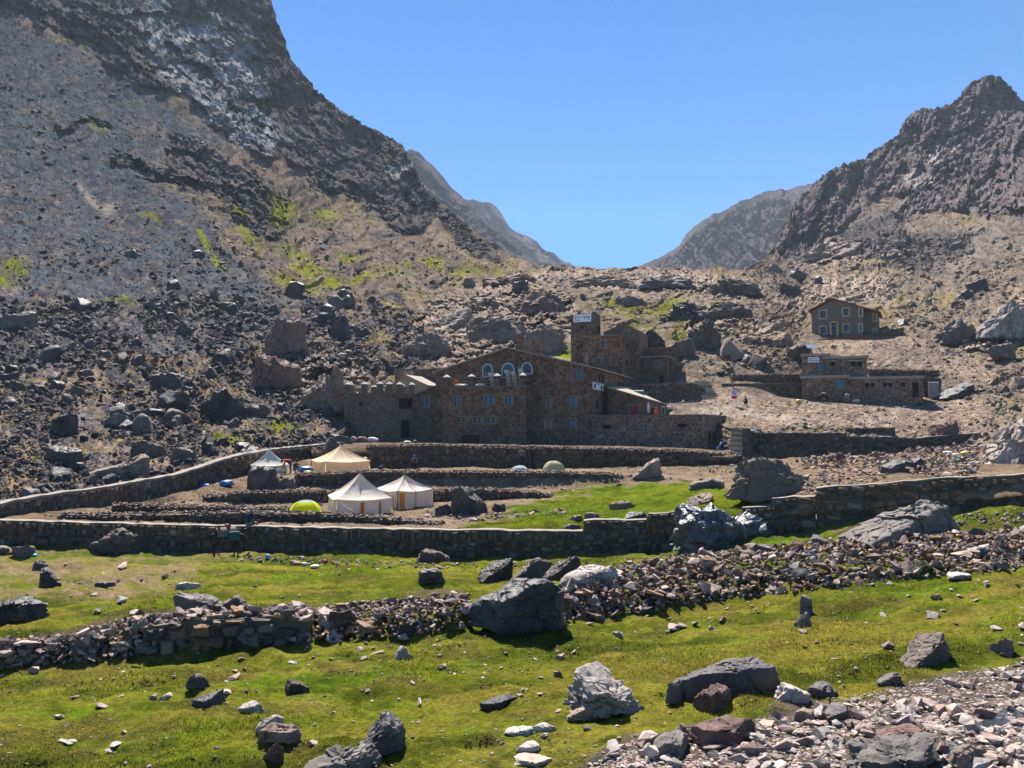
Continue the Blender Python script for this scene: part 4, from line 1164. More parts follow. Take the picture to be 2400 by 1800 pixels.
PAL_DARK = 0.7 * np.array([(0.055, 0.052, 0.06), (0.08, 0.075, 0.08), (0.10, 0.09, 0.088), (0.065, 0.06, 0.072), (0.13, 0.105, 0.095), (0.15, 0.13, 0.12)])
PAL_TAN = 0.7 * np.array([(0.20, 0.15, 0.125), (0.27, 0.21, 0.175), (0.15, 0.115, 0.10), (0.32, 0.26, 0.22), (0.11, 0.09, 0.085), (0.24, 0.175, 0.14)])
PAL_RUB = 0.9 * np.array([(0.19, 0.125, 0.105), (0.25, 0.18, 0.15), (0.13, 0.09, 0.082), (0.30, 0.225, 0.19), (0.10, 0.085, 0.085), (0.27, 0.15, 0.085), (0.16, 0.13, 0.125), (0.34, 0.27, 0.235)])
PAL_SHALE = 1.05 * np.array([(0.30, 0.235, 0.20), (0.36, 0.29, 0.25), (0.24, 0.18, 0.16), (0.41, 0.345, 0.30), (0.17, 0.135, 0.13), (0.27, 0.20, 0.18), (0.22, 0.20, 0.20)])

def clear_of(px, py):
    return not any(a - 3 < px < b + 3 and c - 2 < py < e + 2 for a, b, c, e in BOXES)

def scatter(n, sample, sizes, seed, zbias=0.0):
    """positions on the ground, with sizes in metres, for stones seen sizes() pixels across"""
    g = np.random.default_rng(seed)
    out, k = [], 0
    while len(out) < n and k < n * 6:
        k += 1
        px, py = sample(g)
        loc, nr = hit(px, py)
        if loc is None: continue
        s = sizes(g, px, py) * loc.y / F / 2
        out.append((loc, s, px, py, nr))
    return out

def rock_things(items, name, label, cat, group, mats, variants, tilt=0.35, squash=(0.6, 0.95), sink=0.25, palette=None):
    """each stone an object of its own; the shapes are shared"""
    g = random.Random(len(items) * 13 + 5)
    cache = {}
    for loc, s, px, py, nr in items:
        lb, grp, m = (label(px, py), group(px, py), mats(g, px, py)) if callable(label) else (label, group, g.choice(mats))
        v = g.randrange(len(variants))
        key = (v, m.name)
        if key not in cache:
            V, Fc = variants[v]
            me = np_mesh(name, V, Fc, m, len(Fc) > 100)
            if len(Fc) > 100:
                me.set_sharp_from_angle(angle=math.radians(32))
            cache[key] = me
        o = link(name, cache[key])
        q = g.uniform(*squash)
        o.scale = (s, s * g.uniform(0.7, 1.0), s * q)
        o.location = (loc.x, loc.y, loc.z + s * q * (1 - 2 * sink) * 0.9)
        o.rotation_euler = (g.gauss(0, tilt), g.gauss(0, tilt), g.uniform(0, 6.28))
        tag(o, lb, cat, grp, 'thing')

BLOCKS = [rock_shape(700 + i, 3, 8 + i % 4, 0.06, None, 34, 0.05) for i in range(14)]

CLUMP = Mask()
CLUMP.m = np.clip(0.62 + 0.85 * fbm(np.stack([CLUMP.gx / 75, CLUMP.gy / 42, 0 * CLUMP.gx], -1), 4, 811), 0.08, 1.3).astype(np.float32)
# hill: the biggest as objects, the rest as one mass
def hill_sample(g, free=False):
    while True:
        px = g.uniform(-330, 2750); py = g.uniform(560, 1200)
        b = float(np.interp(px, [p[0] for p in HILL_BASE], [p[1] for p in HILL_BASE]))
        tp = float(np.interp(px, [p[0] for p in HILL_TOP], [p[1] for p in HILL_TOP]))
        if py > b - 14 or py < tp + 12: continue
        X, Y = np.array([px]), np.array([py])
        w = 0.16 + 0.16 * (px > 1650) + 0.84 * M_bould(X, Y)[0] - 0.1 * M_slab(X, Y)[0] + 0.5 * M_dark(X, Y)[0] - 0.6 * M_dust(X, Y)[0] - 0.2 * M_screeR(X, Y)[0]
        w = w * CLUMP(X, Y)[0]
        if 800 < px < 2200 and BLDM(X, Y)[0] > 0.45: continue
        if g.random() < w and (free or clear_of(px, py)): return px, py
BLDM = Mask().poly([(800, 1060), (805, 880), (1040, 850), (1200, 800), (1335, 780), (1335, 720), (1480, 740), (1590, 800), (1660, 885), (1720, 870), (1880, 860), (1880, 820), (2040, 820), (2200, 870), (2210, 940), (1700, 950), (1640, 1070)]).poly([(1860, 815), (1900, 690), (2070, 700), (2080, 800)])
def big_size(g, px, py):
    return min(70, 13 * g.pareto(2.2) + 17) * (1.0 if py > 780 else 0.75)
def small_size(g, px, py):
    return min(26, 3.2 * g.pareto(1.9) + 6.0) * (1.0 if py > 700 else 0.8)
big = sorted(scatter(620, hill_sample, big_size, 801), key=lambda i: -i[1] / i[0].y)
big_rest = big[190:]; big = big[:190]
def where(px, py):
    if px < 1000:
        if py > 960: return 'just above the left wall' if px < 330 else 'between the left wall and the castle-like wing' if py > 1000 and px > 400 else 'on the ochre ground of the lower left slope'
        if py > 860: return 'in the boulder field at the left edge' if px < 300 else 'in the thick of the left boulder field' if px < 560 else 'beside the tan outcrops left of the castle-like wing'
        if py > 760: return 'in the upper boulder field at the left edge' if px < 300 else 'in the upper middle of the left boulder field' if px < 580 else 'around the brown dome outcrop' if px < 760 else 'on the slope above the castle-like wing'
        if py > 690: return 'at the foot of the dark scree' if px < 560 else 'below the green strip on the left slope'
        return 'high on the dark scree' if px < 560 else 'near the green strip on the left slope'
    if px < 1720:
        return 'on the tan slabs left of the tower' if px < 1340 else 'near the waterfall gully' if px < 1640 and py > 690 else 'on the skyline saddle' if py < 690 else 'on the slope above the upper terrace'
    if py > 930: return 'on the dusty bank above the upper right wall'
    if py > 810: return 'around the long low hut'
    return 'on the slope left of the gabled house' if px < 1900 else 'on the slope right of the gabled house' if py > 700 else 'high on the right slope'
def hm0(px, py, i):
    q = _hash(np.array([int(px * 7)]), np.array([int(py * 7)]), np.array([1]), 77)[0]
    if px < 1000: return (DARK, 'dark') if q < 0.62 else (BROWN, 'brown') if q < 0.82 else (GREY, 'grey')
    return (DARK, 'dark') if q < 0.25 else (BROWN, 'brown') if q < 0.55 else (TAN, 'tan') if q < 0.85 else (GREY, 'grey')
SZ = {(round(i[2], 3), round(i[3], 3)): i[1] * 2 * F / i[0].y for i in big}
def hl(px, py):
    s = SZ[(round(px, 3), round(py, 3))]
    return ('large ' if s > 34 else 'smallish ' if s < 21 else 'middle-sized ') + hm0(px, py, 0)[1] + ' boulder ' + where(px, py)
def hg(px, py):
    return hl(px, py).replace(' boulder ', ' boulders ', 1)
def hm(g, px, py):
    return hm0(px, py, 0)[0]
rock_things(big, 'boulder', hl, 'boulder', hg, hm, BLOCKS, 0.3)
sm_ = scatter(26000, lambda g: hill_sample(g, True), small_size, 802) + big_rest
P_ = np.array([i[0][:] for i in sm_]); S_ = np.array([i[1] for i in sm_]); X_p = np.array([i[2] for i in sm_])
g_ = np.random.default_rng(5)
wl = sstep(850, 1300, X_p + g_.normal(0, 150, len(X_p)))
Cc = np.where((g_.random(len(X_p)) < wl)[:, None], PAL_TAN[g_.integers(0, 6, len(X_p))], PAL_DARK[g_.integers(0, 6, len(X_p))])
P_[:, 2] += S_ * 0.25
tag(link('slope_stones', strew_mesh('slope_stones', P_, S_, Cc, STONES_FAR, 803)), 'small dark and tan stones strewn over the whole hillside', 'stones', None, 'stuff')
def bank_sample(g):
    while True:
        px, py = g.uniform(1600, 2420), g.uniform(800, 1015)
        X, Y = np.array([px]), np.array([py])
        if g.random() < 0.25 + M_dust(X, Y)[0] and not (BLDM(X, Y)[0] > 0.45 and py < 940): return px, py
bk_ = scatter(3600, bank_sample, lambda g, px, py: min(16, 2.2 * g.pareto(2.0) + 3), 809)
PAL_B = 0.8 * np.array([(0.23, 0.175, 0.145), (0.3, 0.24, 0.2), (0.17, 0.13, 0.11), (0.12, 0.1, 0.09), (0.36, 0.3, 0.26)])
tag(link('bank_stones', strew_mesh('bank_stones', np.array([i[0][:] for i in bk_]), np.array([i[1] for i in bk_]), PAL_B[np.random.default_rng(3).integers(0, 5, len(bk_))], STONES_FAR, 810)), 'fine stones on the dusty bank around the small refuge hut', 'stones', None, 'stuff')
# high scree: fine stones up the slope
def high_sample(g):
    while True:
        px = g.uniform(-330, 2750); py = g.uniform(30, 640)
        tp = float(np.interp(px, [p[0] for p in HILL_TOP], [p[1] for p in HILL_TOP]))
        if py < tp + 12: continue
        X, Y = np.array([px]), np.array([py])
        if g.random() < 1 - M_cliffL(X, Y)[0] - 0.9 * M_cliffR(X, Y)[0] - M_low(X, Y)[0] - 0.5 * M_screeR(X, Y)[0] and (px < 1200 or py > 480 or px > 1800): return px, py
def high_size(g, px, py):
    return min(20, 2.0 * g.pareto(2.0) + 3.5)
sm_ = scatter(7000, high_sample, high_size, 806)
P_ = np.array([i[0][:] for i in sm_]); S_ = np.array([i[1] for i in sm_]); X_p = np.array([i[2] for i in sm_])
Cc = np.where((X_p > 1500)[:, None], PAL_TAN[g_.integers(0, 6, len(X_p))], PAL_DARK[g_.integers(0, 6, len(X_p))])
tag(link('scree_stones', strew_mesh('scree_stones', P_, S_, Cc, STONES_FAR, 807)), 'fine grey stones of the high scree slopes', 'stones', None, 'stuff')
# ------------------------------------------------------------------ stone walls
MORTAR = plain('wall_mortar', (0.105, 0.085, 0.068), 0.95, 0.3, 3.0)
COPE = plain('pale_coping_mortar', (0.21, 0.18, 0.15), 0.95, 0.25, 2.5)
WALLST = []
for nm, c1, c2, c3 in (('brown', (0.075, 0.052, 0.036), (0.15, 0.105, 0.072), (0.225, 0.165, 0.115)), ('rust', (0.10, 0.06, 0.036), (0.19, 0.115, 0.068), (0.26, 0.165, 0.10)),
                       ('grey', (0.062, 0.055, 0.05), (0.125, 0.11, 0.098), (0.20, 0.175, 0.155)), ('dark', (0.034, 0.03, 0.03), (0.075, 0.064, 0.058), (0.125, 0.105, 0.09)), ('pale', (0.12, 0.095, 0.07), (0.235, 0.185, 0.13), (0.32, 0.255, 0.185))):
    WALLST.append(rock_mat('wall_stone_' + nm, *[tuple(min(1, x * 1.15) for x in c) for c in (c1, c2, c3)], 2.2, 0.85, 0.5, 0.2))

def face_stone(seed):
    """a squared-off rubble stone, its face proud and bulging; unit size in x and z, face towards -y"""
    g = random.Random(seed)
    ang = [(-0.46, -0.46), (0, -0.5), (0.46, -0.46), (0.5, 0), (0.46, 0.46), (0, 0.5), (-0.46, 0.46), (-0.5, 0)]
    ring = [(x * g.uniform(0.74, 1.04), z * g.uniform(0.74, 1.04)) for x, z in ang]
    V = [(x, 0.5, z) for x, z in ring] + [(x, -0.22 + g.uniform(-.1, .1), z) for x, z in ring]
    V += [(x * 0.72 + g.uniform(-.03, .03), -0.5 + g.uniform(-.1, .1), z * 0.72) for x, z in ring]
    Fc = []
    for k in range(8):
        j = (k + 1) % 8
        Fc += [(k, j, 8 + j), (k, 8 + j, 8 + k), (8 + k, 8 + j, 16 + j), (8 + k, 16 + j, 16 + k)]
    Fc += [(16, 16 + k, 16 + k + 1) for k in range(1, 7)]
    return np.array(V, float), np.array(Fc)
FACES = [face_stone(900 + i) for i in range(10)]
STONE_ME = {}
def stone_me(v, m):
    if (v, m) not in STONE_ME:
        me = np_mesh('stone', FACES[v][0], FACES[v][1], WALLST[m], False)
        STONE_ME[(v, m)] = me
    return STONE_ME[(v, m)]
JOIN_PAL = 0.95 * np.array([(0.15, 0.105, 0.072), (0.19, 0.115, 0.068), (0.125, 0.11, 0.098), (0.075, 0.064, 0.058), (0.11, 0.08, 0.06), (0.2, 0.15, 0.11)])
LAID = stone_mat('laid_stone', 0.85, 0.2, 5.0)

def wall(name, label, pts, sw, sh, limit=300, thick=0.5, coping=True, cat='stone wall', group=None, loose_top=0.0, seed=1, cope_h=0.05, proud=0.07, joint=0.035):
    """pts: (px, py of the top, py of the foot, depth), left to right; built where those points stand"""
    g = random.Random(seed)
    T = [at(a, b, d) for a, b, c, d in pts]
    B = [at(a, c, d) for a, b, c, d in pts]
    xy = [Vector((p.x, p.y)) for p in T]
    L = [0.0]
    for i in range(1, len(xy)): L.append(L[-1] + (xy[i] - xy[i - 1]).length)
    zt, zb = [p.z for p in T], [p.z for p in B]
    root = empty(name, (xy[len(xy) // 2].x, xy[len(xy) // 2].y, zb[len(xy) // 2]))
    tag(root, label, cat, group)
    def point(s):
        i = max(0, min(len(L) - 2, int(np.searchsorted(L, s)) - 1))
        t = (s - L[i]) / max(1e-6, L[i + 1] - L[i])
        p = xy[i].lerp(xy[i + 1], t)
        tg = (xy[i + 1] - xy[i]).normalized()
        return p, tg, zt[i] + (zt[i + 1] - zt[i]) * t, zb[i] + (zb[i + 1] - zb[i]) * t
    core = MB()
    cop = MB()
    n = max(2, int(L[-1] / 0.8))
    rows = []
    for k in range(n + 1):
        s = L[-1] * k / n
        p, tg, a, b = point(s)
        nn = Vector((-tg.y, tg.x))
        rows.append((p, nn, a + g.uniform(-0.02, 0.02), b))
    # sharp steps of the top stay sharp
    brk = [j for j in range(1, len(L)) if L[j] - L[j - 1] < 0.15]
    segs = []
    st = 0
    for j in brk + [None]:
        end = len(L) if j is None else j
        segs.append((st, end)); st = end
    for a0, a1 in segs:
        if a1 - a0 < 2: continue
        m = max(2, int((L[a1 - 1] - L[a0]) / 0.45))
        prev = None
        for k in range(m + 1):
            s = L[a0] + (L[a1 - 1] - L[a0]) * k / m
            p, tg, a, b = point(min(max(s, L[a0] + 1e-4), L[a1 - 1] - 1e-4))
            nn = Vector((-tg.y, tg.x))
            w = g.uniform(-0.035, 0.03)
            f0 = (p.x, p.y, b - 0.5); f1 = (p.x, p.y, a + w - cope_h); q = p + nn * thick
            r1 = (q.x, q.y, a + w - cope_h); r0 = (q.x, q.y, b - 0.5)
            o_ = p - nn * (proud * 0.7); o2 = q + nn * 0.05
            c0 = (o_.x, o_.y, a + w - cope_h + 0.003); c1 = (o_.x, o_.y, a + w); c2 = (o2.x, o2.y, a + w + g.uniform(-.02, .02)); c3 = (o2.x, o2.y, a + w - cope_h + 0.003)
            cur = (f0, f1, r1, r0, c0, c1, c2, c3)
            if prev:
                for u, v in ((0, 1), (1, 2), (2, 3)):
                    core.quad(prev[u], cur[u], cur[v], prev[v])
                for u, v in ((4, 5), (5, 6), (6, 7), (7, 4)):
                    cop.quad(prev[u], cur[u], cur[v], prev[v])
            else:
                core.quad(f0, f1, r1, r0); cop.quad(c0, c1, c2, c3)
            prev = cur
        core.quad(prev[0], prev[1], prev[2], prev[3]); cop.quad(prev[4], prev[5], prev[6], prev[7])
    core.build('core', MORTAR, root)
    if coping:
        cop.build('coping', COPE, root)
    # stones, laid course by course
    items = []
    course = 0.0
    hmax = max(a - b for a, b in zip(zt, zb))
    zrow = -0.12
    while zrow < hmax + sh:
        rh = sh * g.uniform(0.6, 1.45)
        s = g.uniform(-sw, 0)
        while s < L[-1]:
            w = sw * g.choice((0.55, 0.75, 0.95, 1.1, 1.4, 1.7))
            mid = s + w / 2
            if 0.02 < mid < L[-1] - 0.02:
                p, tg, a, b = point(mid)
                z0 = b + zrow; hgt = rh * g.uniform(0.62, 1.3); z0 += g.uniform(-0.18, 0.18) * rh
                if z0 + hgt > a - cope_h:
                    hgt = a - cope_h - z0
                if hgt > sh * 0.35:
                    items.append((p, tg, z0 + hgt / 2, w - joint, hgt - joint * 0.6, mid))
            s += w
        zrow += rh
    def vis(it):
        x, y = proj((it[0].x, it[0].y, it[2]))
        return -30 < x < 2430 and y < 1830
    vis_i = [i for i in items if vis(i)]
    vis_i.sort(key=lambda i: -(i[3] * i[4]) / i[0].y ** 2)
    single = vis_i[:limit]
    keep = set(map(id, single))
    rest = [i for i in items if id(i) not in keep]
    rl = parent_loc(root)
    for p, tg, z, w, h, s in single:
        o = link('stone', stone_me(g.randrange(10), g.choices(range(5), (5, 2.2, 4, 4, 1.3))[0]), root)
        o.location = (p.x - rl.x, p.y - rl.y, z - rl.z)
        o.scale = (w, 0.22 + proud * g.uniform(0.6, 1.5), h)
        o.rotation_euler = (g.gauss(0, 0.03), g.gauss(0, 0.13), math.atan2(tg.y, tg.x) + g.gauss(0, 0.05))
    if rest:
        Vs, Fs, Cs, off = [], [], [], 0
        for p, tg, z, w, h, s in rest:
            V, Fc = FACES[g.randrange(10)]
            a = math.atan2(tg.y, tg.x); c, sn = math.cos(a), math.sin(a)
            Q = V * np.array([w, 0.22 + proud * g.uniform(0.6, 1.5), h])
            Q = np.stack([Q[:, 0] * c - Q[:, 1] * sn + p.x - rl.x, Q[:, 0] * sn + Q[:, 1] * c + p.y - rl.y, Q[:, 2] + z - rl.z], 1)
            Vs.append(Q); Fs.append(Fc + off); off += len(V)
            Cs.append(np.repeat(JOIN_PAL[g.randrange(6)][None] * g.uniform(0.7, 1.25), len(V), 0))
        C = np.concatenate(Cs); C = np.concatenate([C, np.ones((len(C), 1))], 1)
        tag(link('stonework', np_mesh('stonework', np.concatenate(Vs), np.concatenate(Fs), LAID, False, {'earth': C}), root), kind='stuff')
    if loose_top:
        pos, siz, col = [], [], []
        s = 0.0
        while s < L[-1]:
            p, tg, a, b = point(max(1e-3, min(L[-1] - 1e-3, s)))
            nn = Vector((-tg.y, tg.x))
            for _ in range(2):
                q = p + nn * g.uniform(-0.05, thick)
                k = loose_top * g.uniform(0.5, 1.25)
                pos.append((q.x - rl.x, q.y - rl.y, a - rl.z + g.uniform(-0.1, 0.12) * loose_top * 3)); siz.append((k, k * 0.8, k * 0.7)); col.append(PAL_RUB[g.randrange(8)] * g.uniform(0.8, 1.25))
            s += loose_top * g.uniform(0.6, 1.2)
        tag(link('loose_stones', strew_mesh('loose_stones', pos, siz, np.array(col), STONES_NEAR, seed), root), kind='stuff')
    return root

wall('retaining_wall', 'long mortared stone wall with pale coping behind the saddled mule, stepping up to the huge boulder',
     [(-420, 1214, 1272, 41.2), (0, 1219, 1290, 41), (270, 1226, 1292, 41), (480, 1231, 1298, 41), (1000, 1241, 1320, 41), (1366, 1244, 1322, 40.6), (1367.5, 1219, 1322, 40.6), (1517, 1217, 1306, 40), (1518.5, 1204, 1306, 40), (1660, 1192, 1300, 39)],
     0.36, 0.30, 300, seed=3)
wall('retaining_wall', 'mortared stone wall of big brown stones climbing to the right behind the rounded grey boulder',
     [(1740, 1190, 1268, 38.4), (1808, 1187, 1262, 38), (1809.5, 1166, 1262, 38), (1911, 1163, 1250, 37.3), (1912.5, 1143, 1250, 37.3), (2100, 1129, 1232, 36), (2250, 1117, 1215, 35), (2400, 1111, 1202, 33.6), (2700, 1098, 1190, 31.5)],
     0.44, 0.33, 300, seed=5)
wall('boundary_wall', 'stone wall with a thick pale top running up from the left edge to the castle-like wing',
     [(-420, 1226, 1262, 35), (-60, 1186, 1230, 42), (0, 1180, 1224, 43), (32, 1171, 1222, 43.8), (250, 1139, 1196, 49), (420, 1110, 1172, 54.5), (445, 1102, 1166, 55.4), (550, 1068, 1138, 59.5), (640, 1052, 1115, 65), (750, 1041, 1088, 74), (806, 1036, 1072, 82)],
     0.36, 0.30, 300, thick=0.6, seed=7, cope_h=0.14)
wall('terrace_wall', 'tall dry stone wall under the big stone building',
     [(860, 1044, 1106, 65), (1000, 1042, 1106, 65), (1250, 1047, 1106, 65), (1500, 1052, 1106, 65.4), (1620, 1056, 1104, 65.8), (1705, 1064, 1096, 66.5), (1740, 1066, 1092, 67)],
     0.33, 0.27, 0, coping=False, loose_top=0.16, seed=9)
wall('terrace_wall', 'dry stone wall in the middle of the camping terraces, topped by the cream tent',
     [(692, 1111, 1146, 57.6), (870, 1103, 1147, 57.6), (1250, 1105, 1148, 57.6), (1420, 1108, 1146, 57.6), (1490, 1118, 1140, 57.6)],
     0.31, 0.25, 0, coping=False, loose_top=0.15, seed=11)
wall('terrace_wall', 'low dry stone wall passing behind the white tents to the pyramid-shaped boulder',
     [(476, 1164, 1180, 51.8), (560, 1152, 1182, 51.8), (700, 1149, 1183, 51.8), (900, 1150, 1184, 51.6), (1160, 1146, 1182, 52), (1255, 1152, 1176, 52.5), (1300, 1160, 1172, 53)],
     0.27, 0.22, 0, coping=False, loose_top=0.13, seed=13)
wall('terrace_wall', 'low dry stone wall on the camping terrace left of the yellow tent',
     [(262, 1180, 1206, 46.6), (400, 1184, 1209, 46.6), (560, 1187, 1210, 46.6), (680, 1189, 1211, 46.6)],
     0.24, 0.20, 0, coping=False, loose_top=0.12, seed=15)
wall('terrace_wall', 'ragged low dry stone wall just behind the front wall, below the yellow tent',
     [(140, 1204, 1232, 43.2), (340, 1204, 1234, 43.2), (560, 1199, 1238, 43.2), (760, 1202, 1240, 43.2), (900, 1212, 1240, 43.2), (1050, 1226, 1240, 43)],
     0.26, 0.21, 0, coping=False, loose_top=0.14, seed=17)
wall('retaining_wall', 'long upper stone wall right of the outdoor stairs, with blue rags on its top',
     [(1738, 1013, 1078, 79.5), (1985, 1014, 1076, 79.5), (1987, 1021, 1076, 79.5), (2150, 1026, 1072, 79.5), (2298, 1013, 1060, 79)],
     0.42, 0.33, 0, seed=19, thick=0.7)
wall('parapet_wall', 'short low wall set back above the upper right wall',
     [(1985, 1003, 1018, 83), (2098, 1001, 1020, 83)], 0.4, 0.3, 0, seed=21)

# ------------------------------------------------------------------ rubble walls, heap of rubbish, stony ground
def band_sample(lines):
    """lines: (px, py top, py foot)"""
    a = np.array(lines, float)
    def f(g):
        px = g.uniform(a[0, 0], a[-1, 0])
        t = g.beta(1.3, 1.2)
        return px, np.interp(px, a[:, 0], a[:, 1]) * (1 - t) + np.interp(px, a[:, 0], a[:, 2]) * t
    return f
def pile(name, label, lines, n, sizes, seed, height, cat='rubble wall', limit=300, ridge=0.5, pal=PAL_RUB):
    """a tumbled dry stone wall: stones heaped over the ground between two lines"""
    items = scatter(n, band_sample(lines), sizes, seed)
    a = np.array(lines, float)
    out = []
    g = np.random.default_rng(seed + 1)
    for loc, s, px, py, nr in items:
        t = (py - np.interp(px, a[:, 0], a[:, 1])) / max(1, np.interp(px, a[:, 0], a[:, 2]) - np.interp(px, a[:, 0], a[:, 1]))
        hh = height(px) * max(0, 1 - abs(t - ridge) / 0.55) ** 0.8
        out.append((Vector((loc.x, loc.y, loc.z + hh * g.uniform(0.25, 1.0))), s, px, py, nr))
    out.sort(key=lambda i: -i[1] / i[0].y)
    mid = hit((lines[0][0] + lines[-1][0]) / 2, (lines[0][2] + lines[-1][2]) / 2)[0] or out[0][0]
    root = empty(name, mid)
    tag(root, label, cat)
    rl = mid
    vis = [i for i in out if -15 < i[2] < 2415]
    single = vis[:limit]; keep = set(map(id, single)); rest = [i for i in out if id(i) not in keep]
    rr = random.Random(seed)
    for loc, s, px, py, nr in single:
        m = rr.choices(range(6), (4, 3, 3, 2, 1.5, 2))[0]
        o = link('stone', pile_me(rr.randrange(16), m), root)
        o.location = (loc.x - rl.x, loc.y - rl.y, loc.z - rl.z + s * 0.15)
        q = rr.uniform(0.85, 1.3); o.scale = (s * q, s * q * rr.uniform(0.65, 1), s * rr.uniform(0.55, 1))
        o.rotation_euler = (rr.gauss(0, 0.4), rr.gauss(0, 0.4), rr.uniform(0, 6.28))
    if rest:
        pos = np.array([(i[0].x - rl.x, i[0].y - rl.y, i[0].z - rl.z) for i in rest]); siz = np.array([i[1] for i in rest])
        col = pal[g.integers(0, len(pal), len(rest))] * g.uniform(0.75, 1.25, (len(rest), 1))
        tag(link('small_stones', strew_mesh('small_stones', pos, siz, col, STONES_NEAR, seed, tilt=0.6), root), kind='stuff')
    return root
PILE_ME = {}
PM = [TAN, RED, BROWN, GREY, DARK, None]
PM[5] = rock_mat('rusty_rock', (0.10, 0.055, 0.035), (0.24, 0.13, 0.07), (0.36, 0.235, 0.15), 2.0, 0.8, 0.5, 0.3)
PM[0] = rock_mat('pinkish_rock', (0.18, 0.13, 0.115), (0.40, 0.305, 0.265), (0.58, 0.47, 0.41), 2.2, 0.8, 0.5, 0.3)
PM[1] = rock_mat('purple_rock', (0.11, 0.075, 0.07), (0.24, 0.165, 0.15), (0.38, 0.285, 0.255), 2.2, 0.8, 0.5, 0.3)
PM[2] = rock_mat('umber_rock', (0.09, 0.065, 0.058), (0.21, 0.155, 0.13), (0.34, 0.26, 0.22), 2.2, 0.8, 0.5, 0.3)
PM[3] = rock_mat('ash_rock', (0.12, 0.11, 0.11), (0.29, 0.265, 0.25), (0.46, 0.42, 0.395), 2.2, 0.8, 0.5, 0.3)
PM[4] = rock_mat('slate_rock', (0.045, 0.042, 0.046), (0.10, 0.09, 0.09), (0.17, 0.15, 0.145), 2.2, 0.7, 0.5, 0.4)
def pile_me(v, m):
    if (v, m) not in PILE_ME:
        PILE_ME[(v, m)] = np_mesh('stone', HULLS[v][0], HULLS[v][1], PM[m], False)
    return PILE_ME[(v, m)]

pile('rubble_wall', 'tumbled dry stone wall crossing the meadow from the left edge to the glossy boulder',
     [(-420, 1500, 1580), (0, 1498, 1568), (150, 1488, 1562), (290, 1450, 1545), (420, 1440, 1530), (620, 1432, 1520), (760, 1424, 1512), (900, 1408, 1500), (1000, 1395, 1488), (1100, 1390, 1478)],
     2600, lambda g, px, py: min(52, 6.5 * g.pareto(2.1) + 11), 1001, lambda px: float(np.interp(px, [-420, 0, 280, 330, 720, 760, 1100], [0.15, 0.18, 0.25, 0.55, 0.5, 0.35, 0.35])), ridge=0.55)
wall('dry_stone_wall', 'short standing stretch of dark dry stone wall within the tumbled one at left', [(x, t_, b_ , hit(x, b_)[0].y) for x, t_, b_ in ((336, 1466, 1524), (430, 1452, 1520), (540, 1446, 1514), (640, 1440, 1508), (725, 1446, 1504))], 0.36, 0.29, 300, coping=False, loose_top=0.24, seed=51, thick=0.6, proud=0.12, joint=0.05)
pile('rubble_wall', 'broad heap of tumbled stones from the glossy boulder up to the right edge, below the huge boulder',
     [(1225, 1395, 1480), (1330, 1385, 1462), (1480, 1322, 1440), (1560, 1305, 1425), (1700, 1292, 1405), (1850, 1275, 1390), (2000, 1262, 1372), (2200, 1252, 1352), (2400, 1240, 1335), (2800, 1225, 1320)],
     4200, lambda g, px, py: min(50, 6.5 * g.pareto(2.2) + 11), 1003, lambda px: float(np.interp(px, [1225, 1400, 1600, 2400], [0.3, 0.45, 0.5, 0.3])), ridge=0.45)
pile('stone_stack', 'heap of stacked dark stones beside the rubbish, behind the right wall',
     [(2120, 1052, 1120), (2180, 1040, 1120), (2260, 1040, 1116), (2290, 1046, 1108)], 500, lambda g, px, py: min(30, 4 * g.pareto(2.2) + 9), 1005, lambda px: 0.9, 'stone heap', 150, 0.5)
pile('stone_stack', 'low line of stones under the upper right wall, behind the cleft outcrop',
     [(1880, 1072, 1100), (2000, 1070, 1100), (2140, 1062, 1090)], 260, lambda g, px, py: min(26, 4 * g.pareto(2.2) + 8), 1006, lambda px: 0.4, 'stone heap', 60, 0.5)
pile('stone_row', 'scatter of loose stones at the foot of the right wall',
     [(1990, 1240, 1262), (2200, 1205, 1235), (2400, 1190, 1230), (2600, 1180, 1220)], 420, lambda g, px, py: min(26, 4 * g.pareto(2.2) + 7), 1007, lambda px: 0.05, 'stones', 120, 0.5)
pile('stone_row', 'scatter of stones and litter along the foot of the long front wall',
     [(560, 1300, 1318), (800, 1312, 1330), (1100, 1318, 1340), (1500, 1305, 1330)], 260, lambda g, px, py: min(22, 4 * g.pareto(2.2) + 6), 1008, lambda px: 0.03, 'stones', 80, 0.5)
pile('stone_row', 'loose stones lying around the pyramid-shaped boulder on the terrace',
     [(1000, 1196, 1212), (1100, 1204, 1222), (1250, 1196, 1214), (1330, 1190, 1206)], 220, lambda g, px, py: min(20, 3 * g.pareto(2.2) + 6), 1009, lambda px: 0.03, 'stones', 60, 0.5)
pile('stone_row', 'rocky debris around the cleft outcrop and the wall step',
     [(1760, 1130, 1172), (1850, 1120, 1165), (1960, 1100, 1140), (2080, 1090, 1130)], 320, lambda g, px, py: min(28, 4 * g.pareto(2.2) + 7), 1010, lambda px: 0.05, 'stones', 80, 0.5)
pile('stone_row', 'dry stones strewn over the bank under the upper right wall',
     [(1640, 1085, 1130), (1760, 1078, 1110), (1900, 1076, 1100), (2100, 1070, 1096)], 260, lambda g, px, py: min(18, 3 * g.pareto(2.2) + 5), 1011, lambda px: 0.03, 'stones', 40, 0.5)
pile('stone_row', 'loose stones along the left part of the camping terraces',
     [(260, 1190, 1228), (500, 1180, 1232), (640, 1120, 1236), (760, 1150, 1236)], 420, lambda g, px, py: min(14, 2.5 * g.pareto(2.2) + 4), 1012, lambda px: 0.02, 'stones', 40, 0.5)

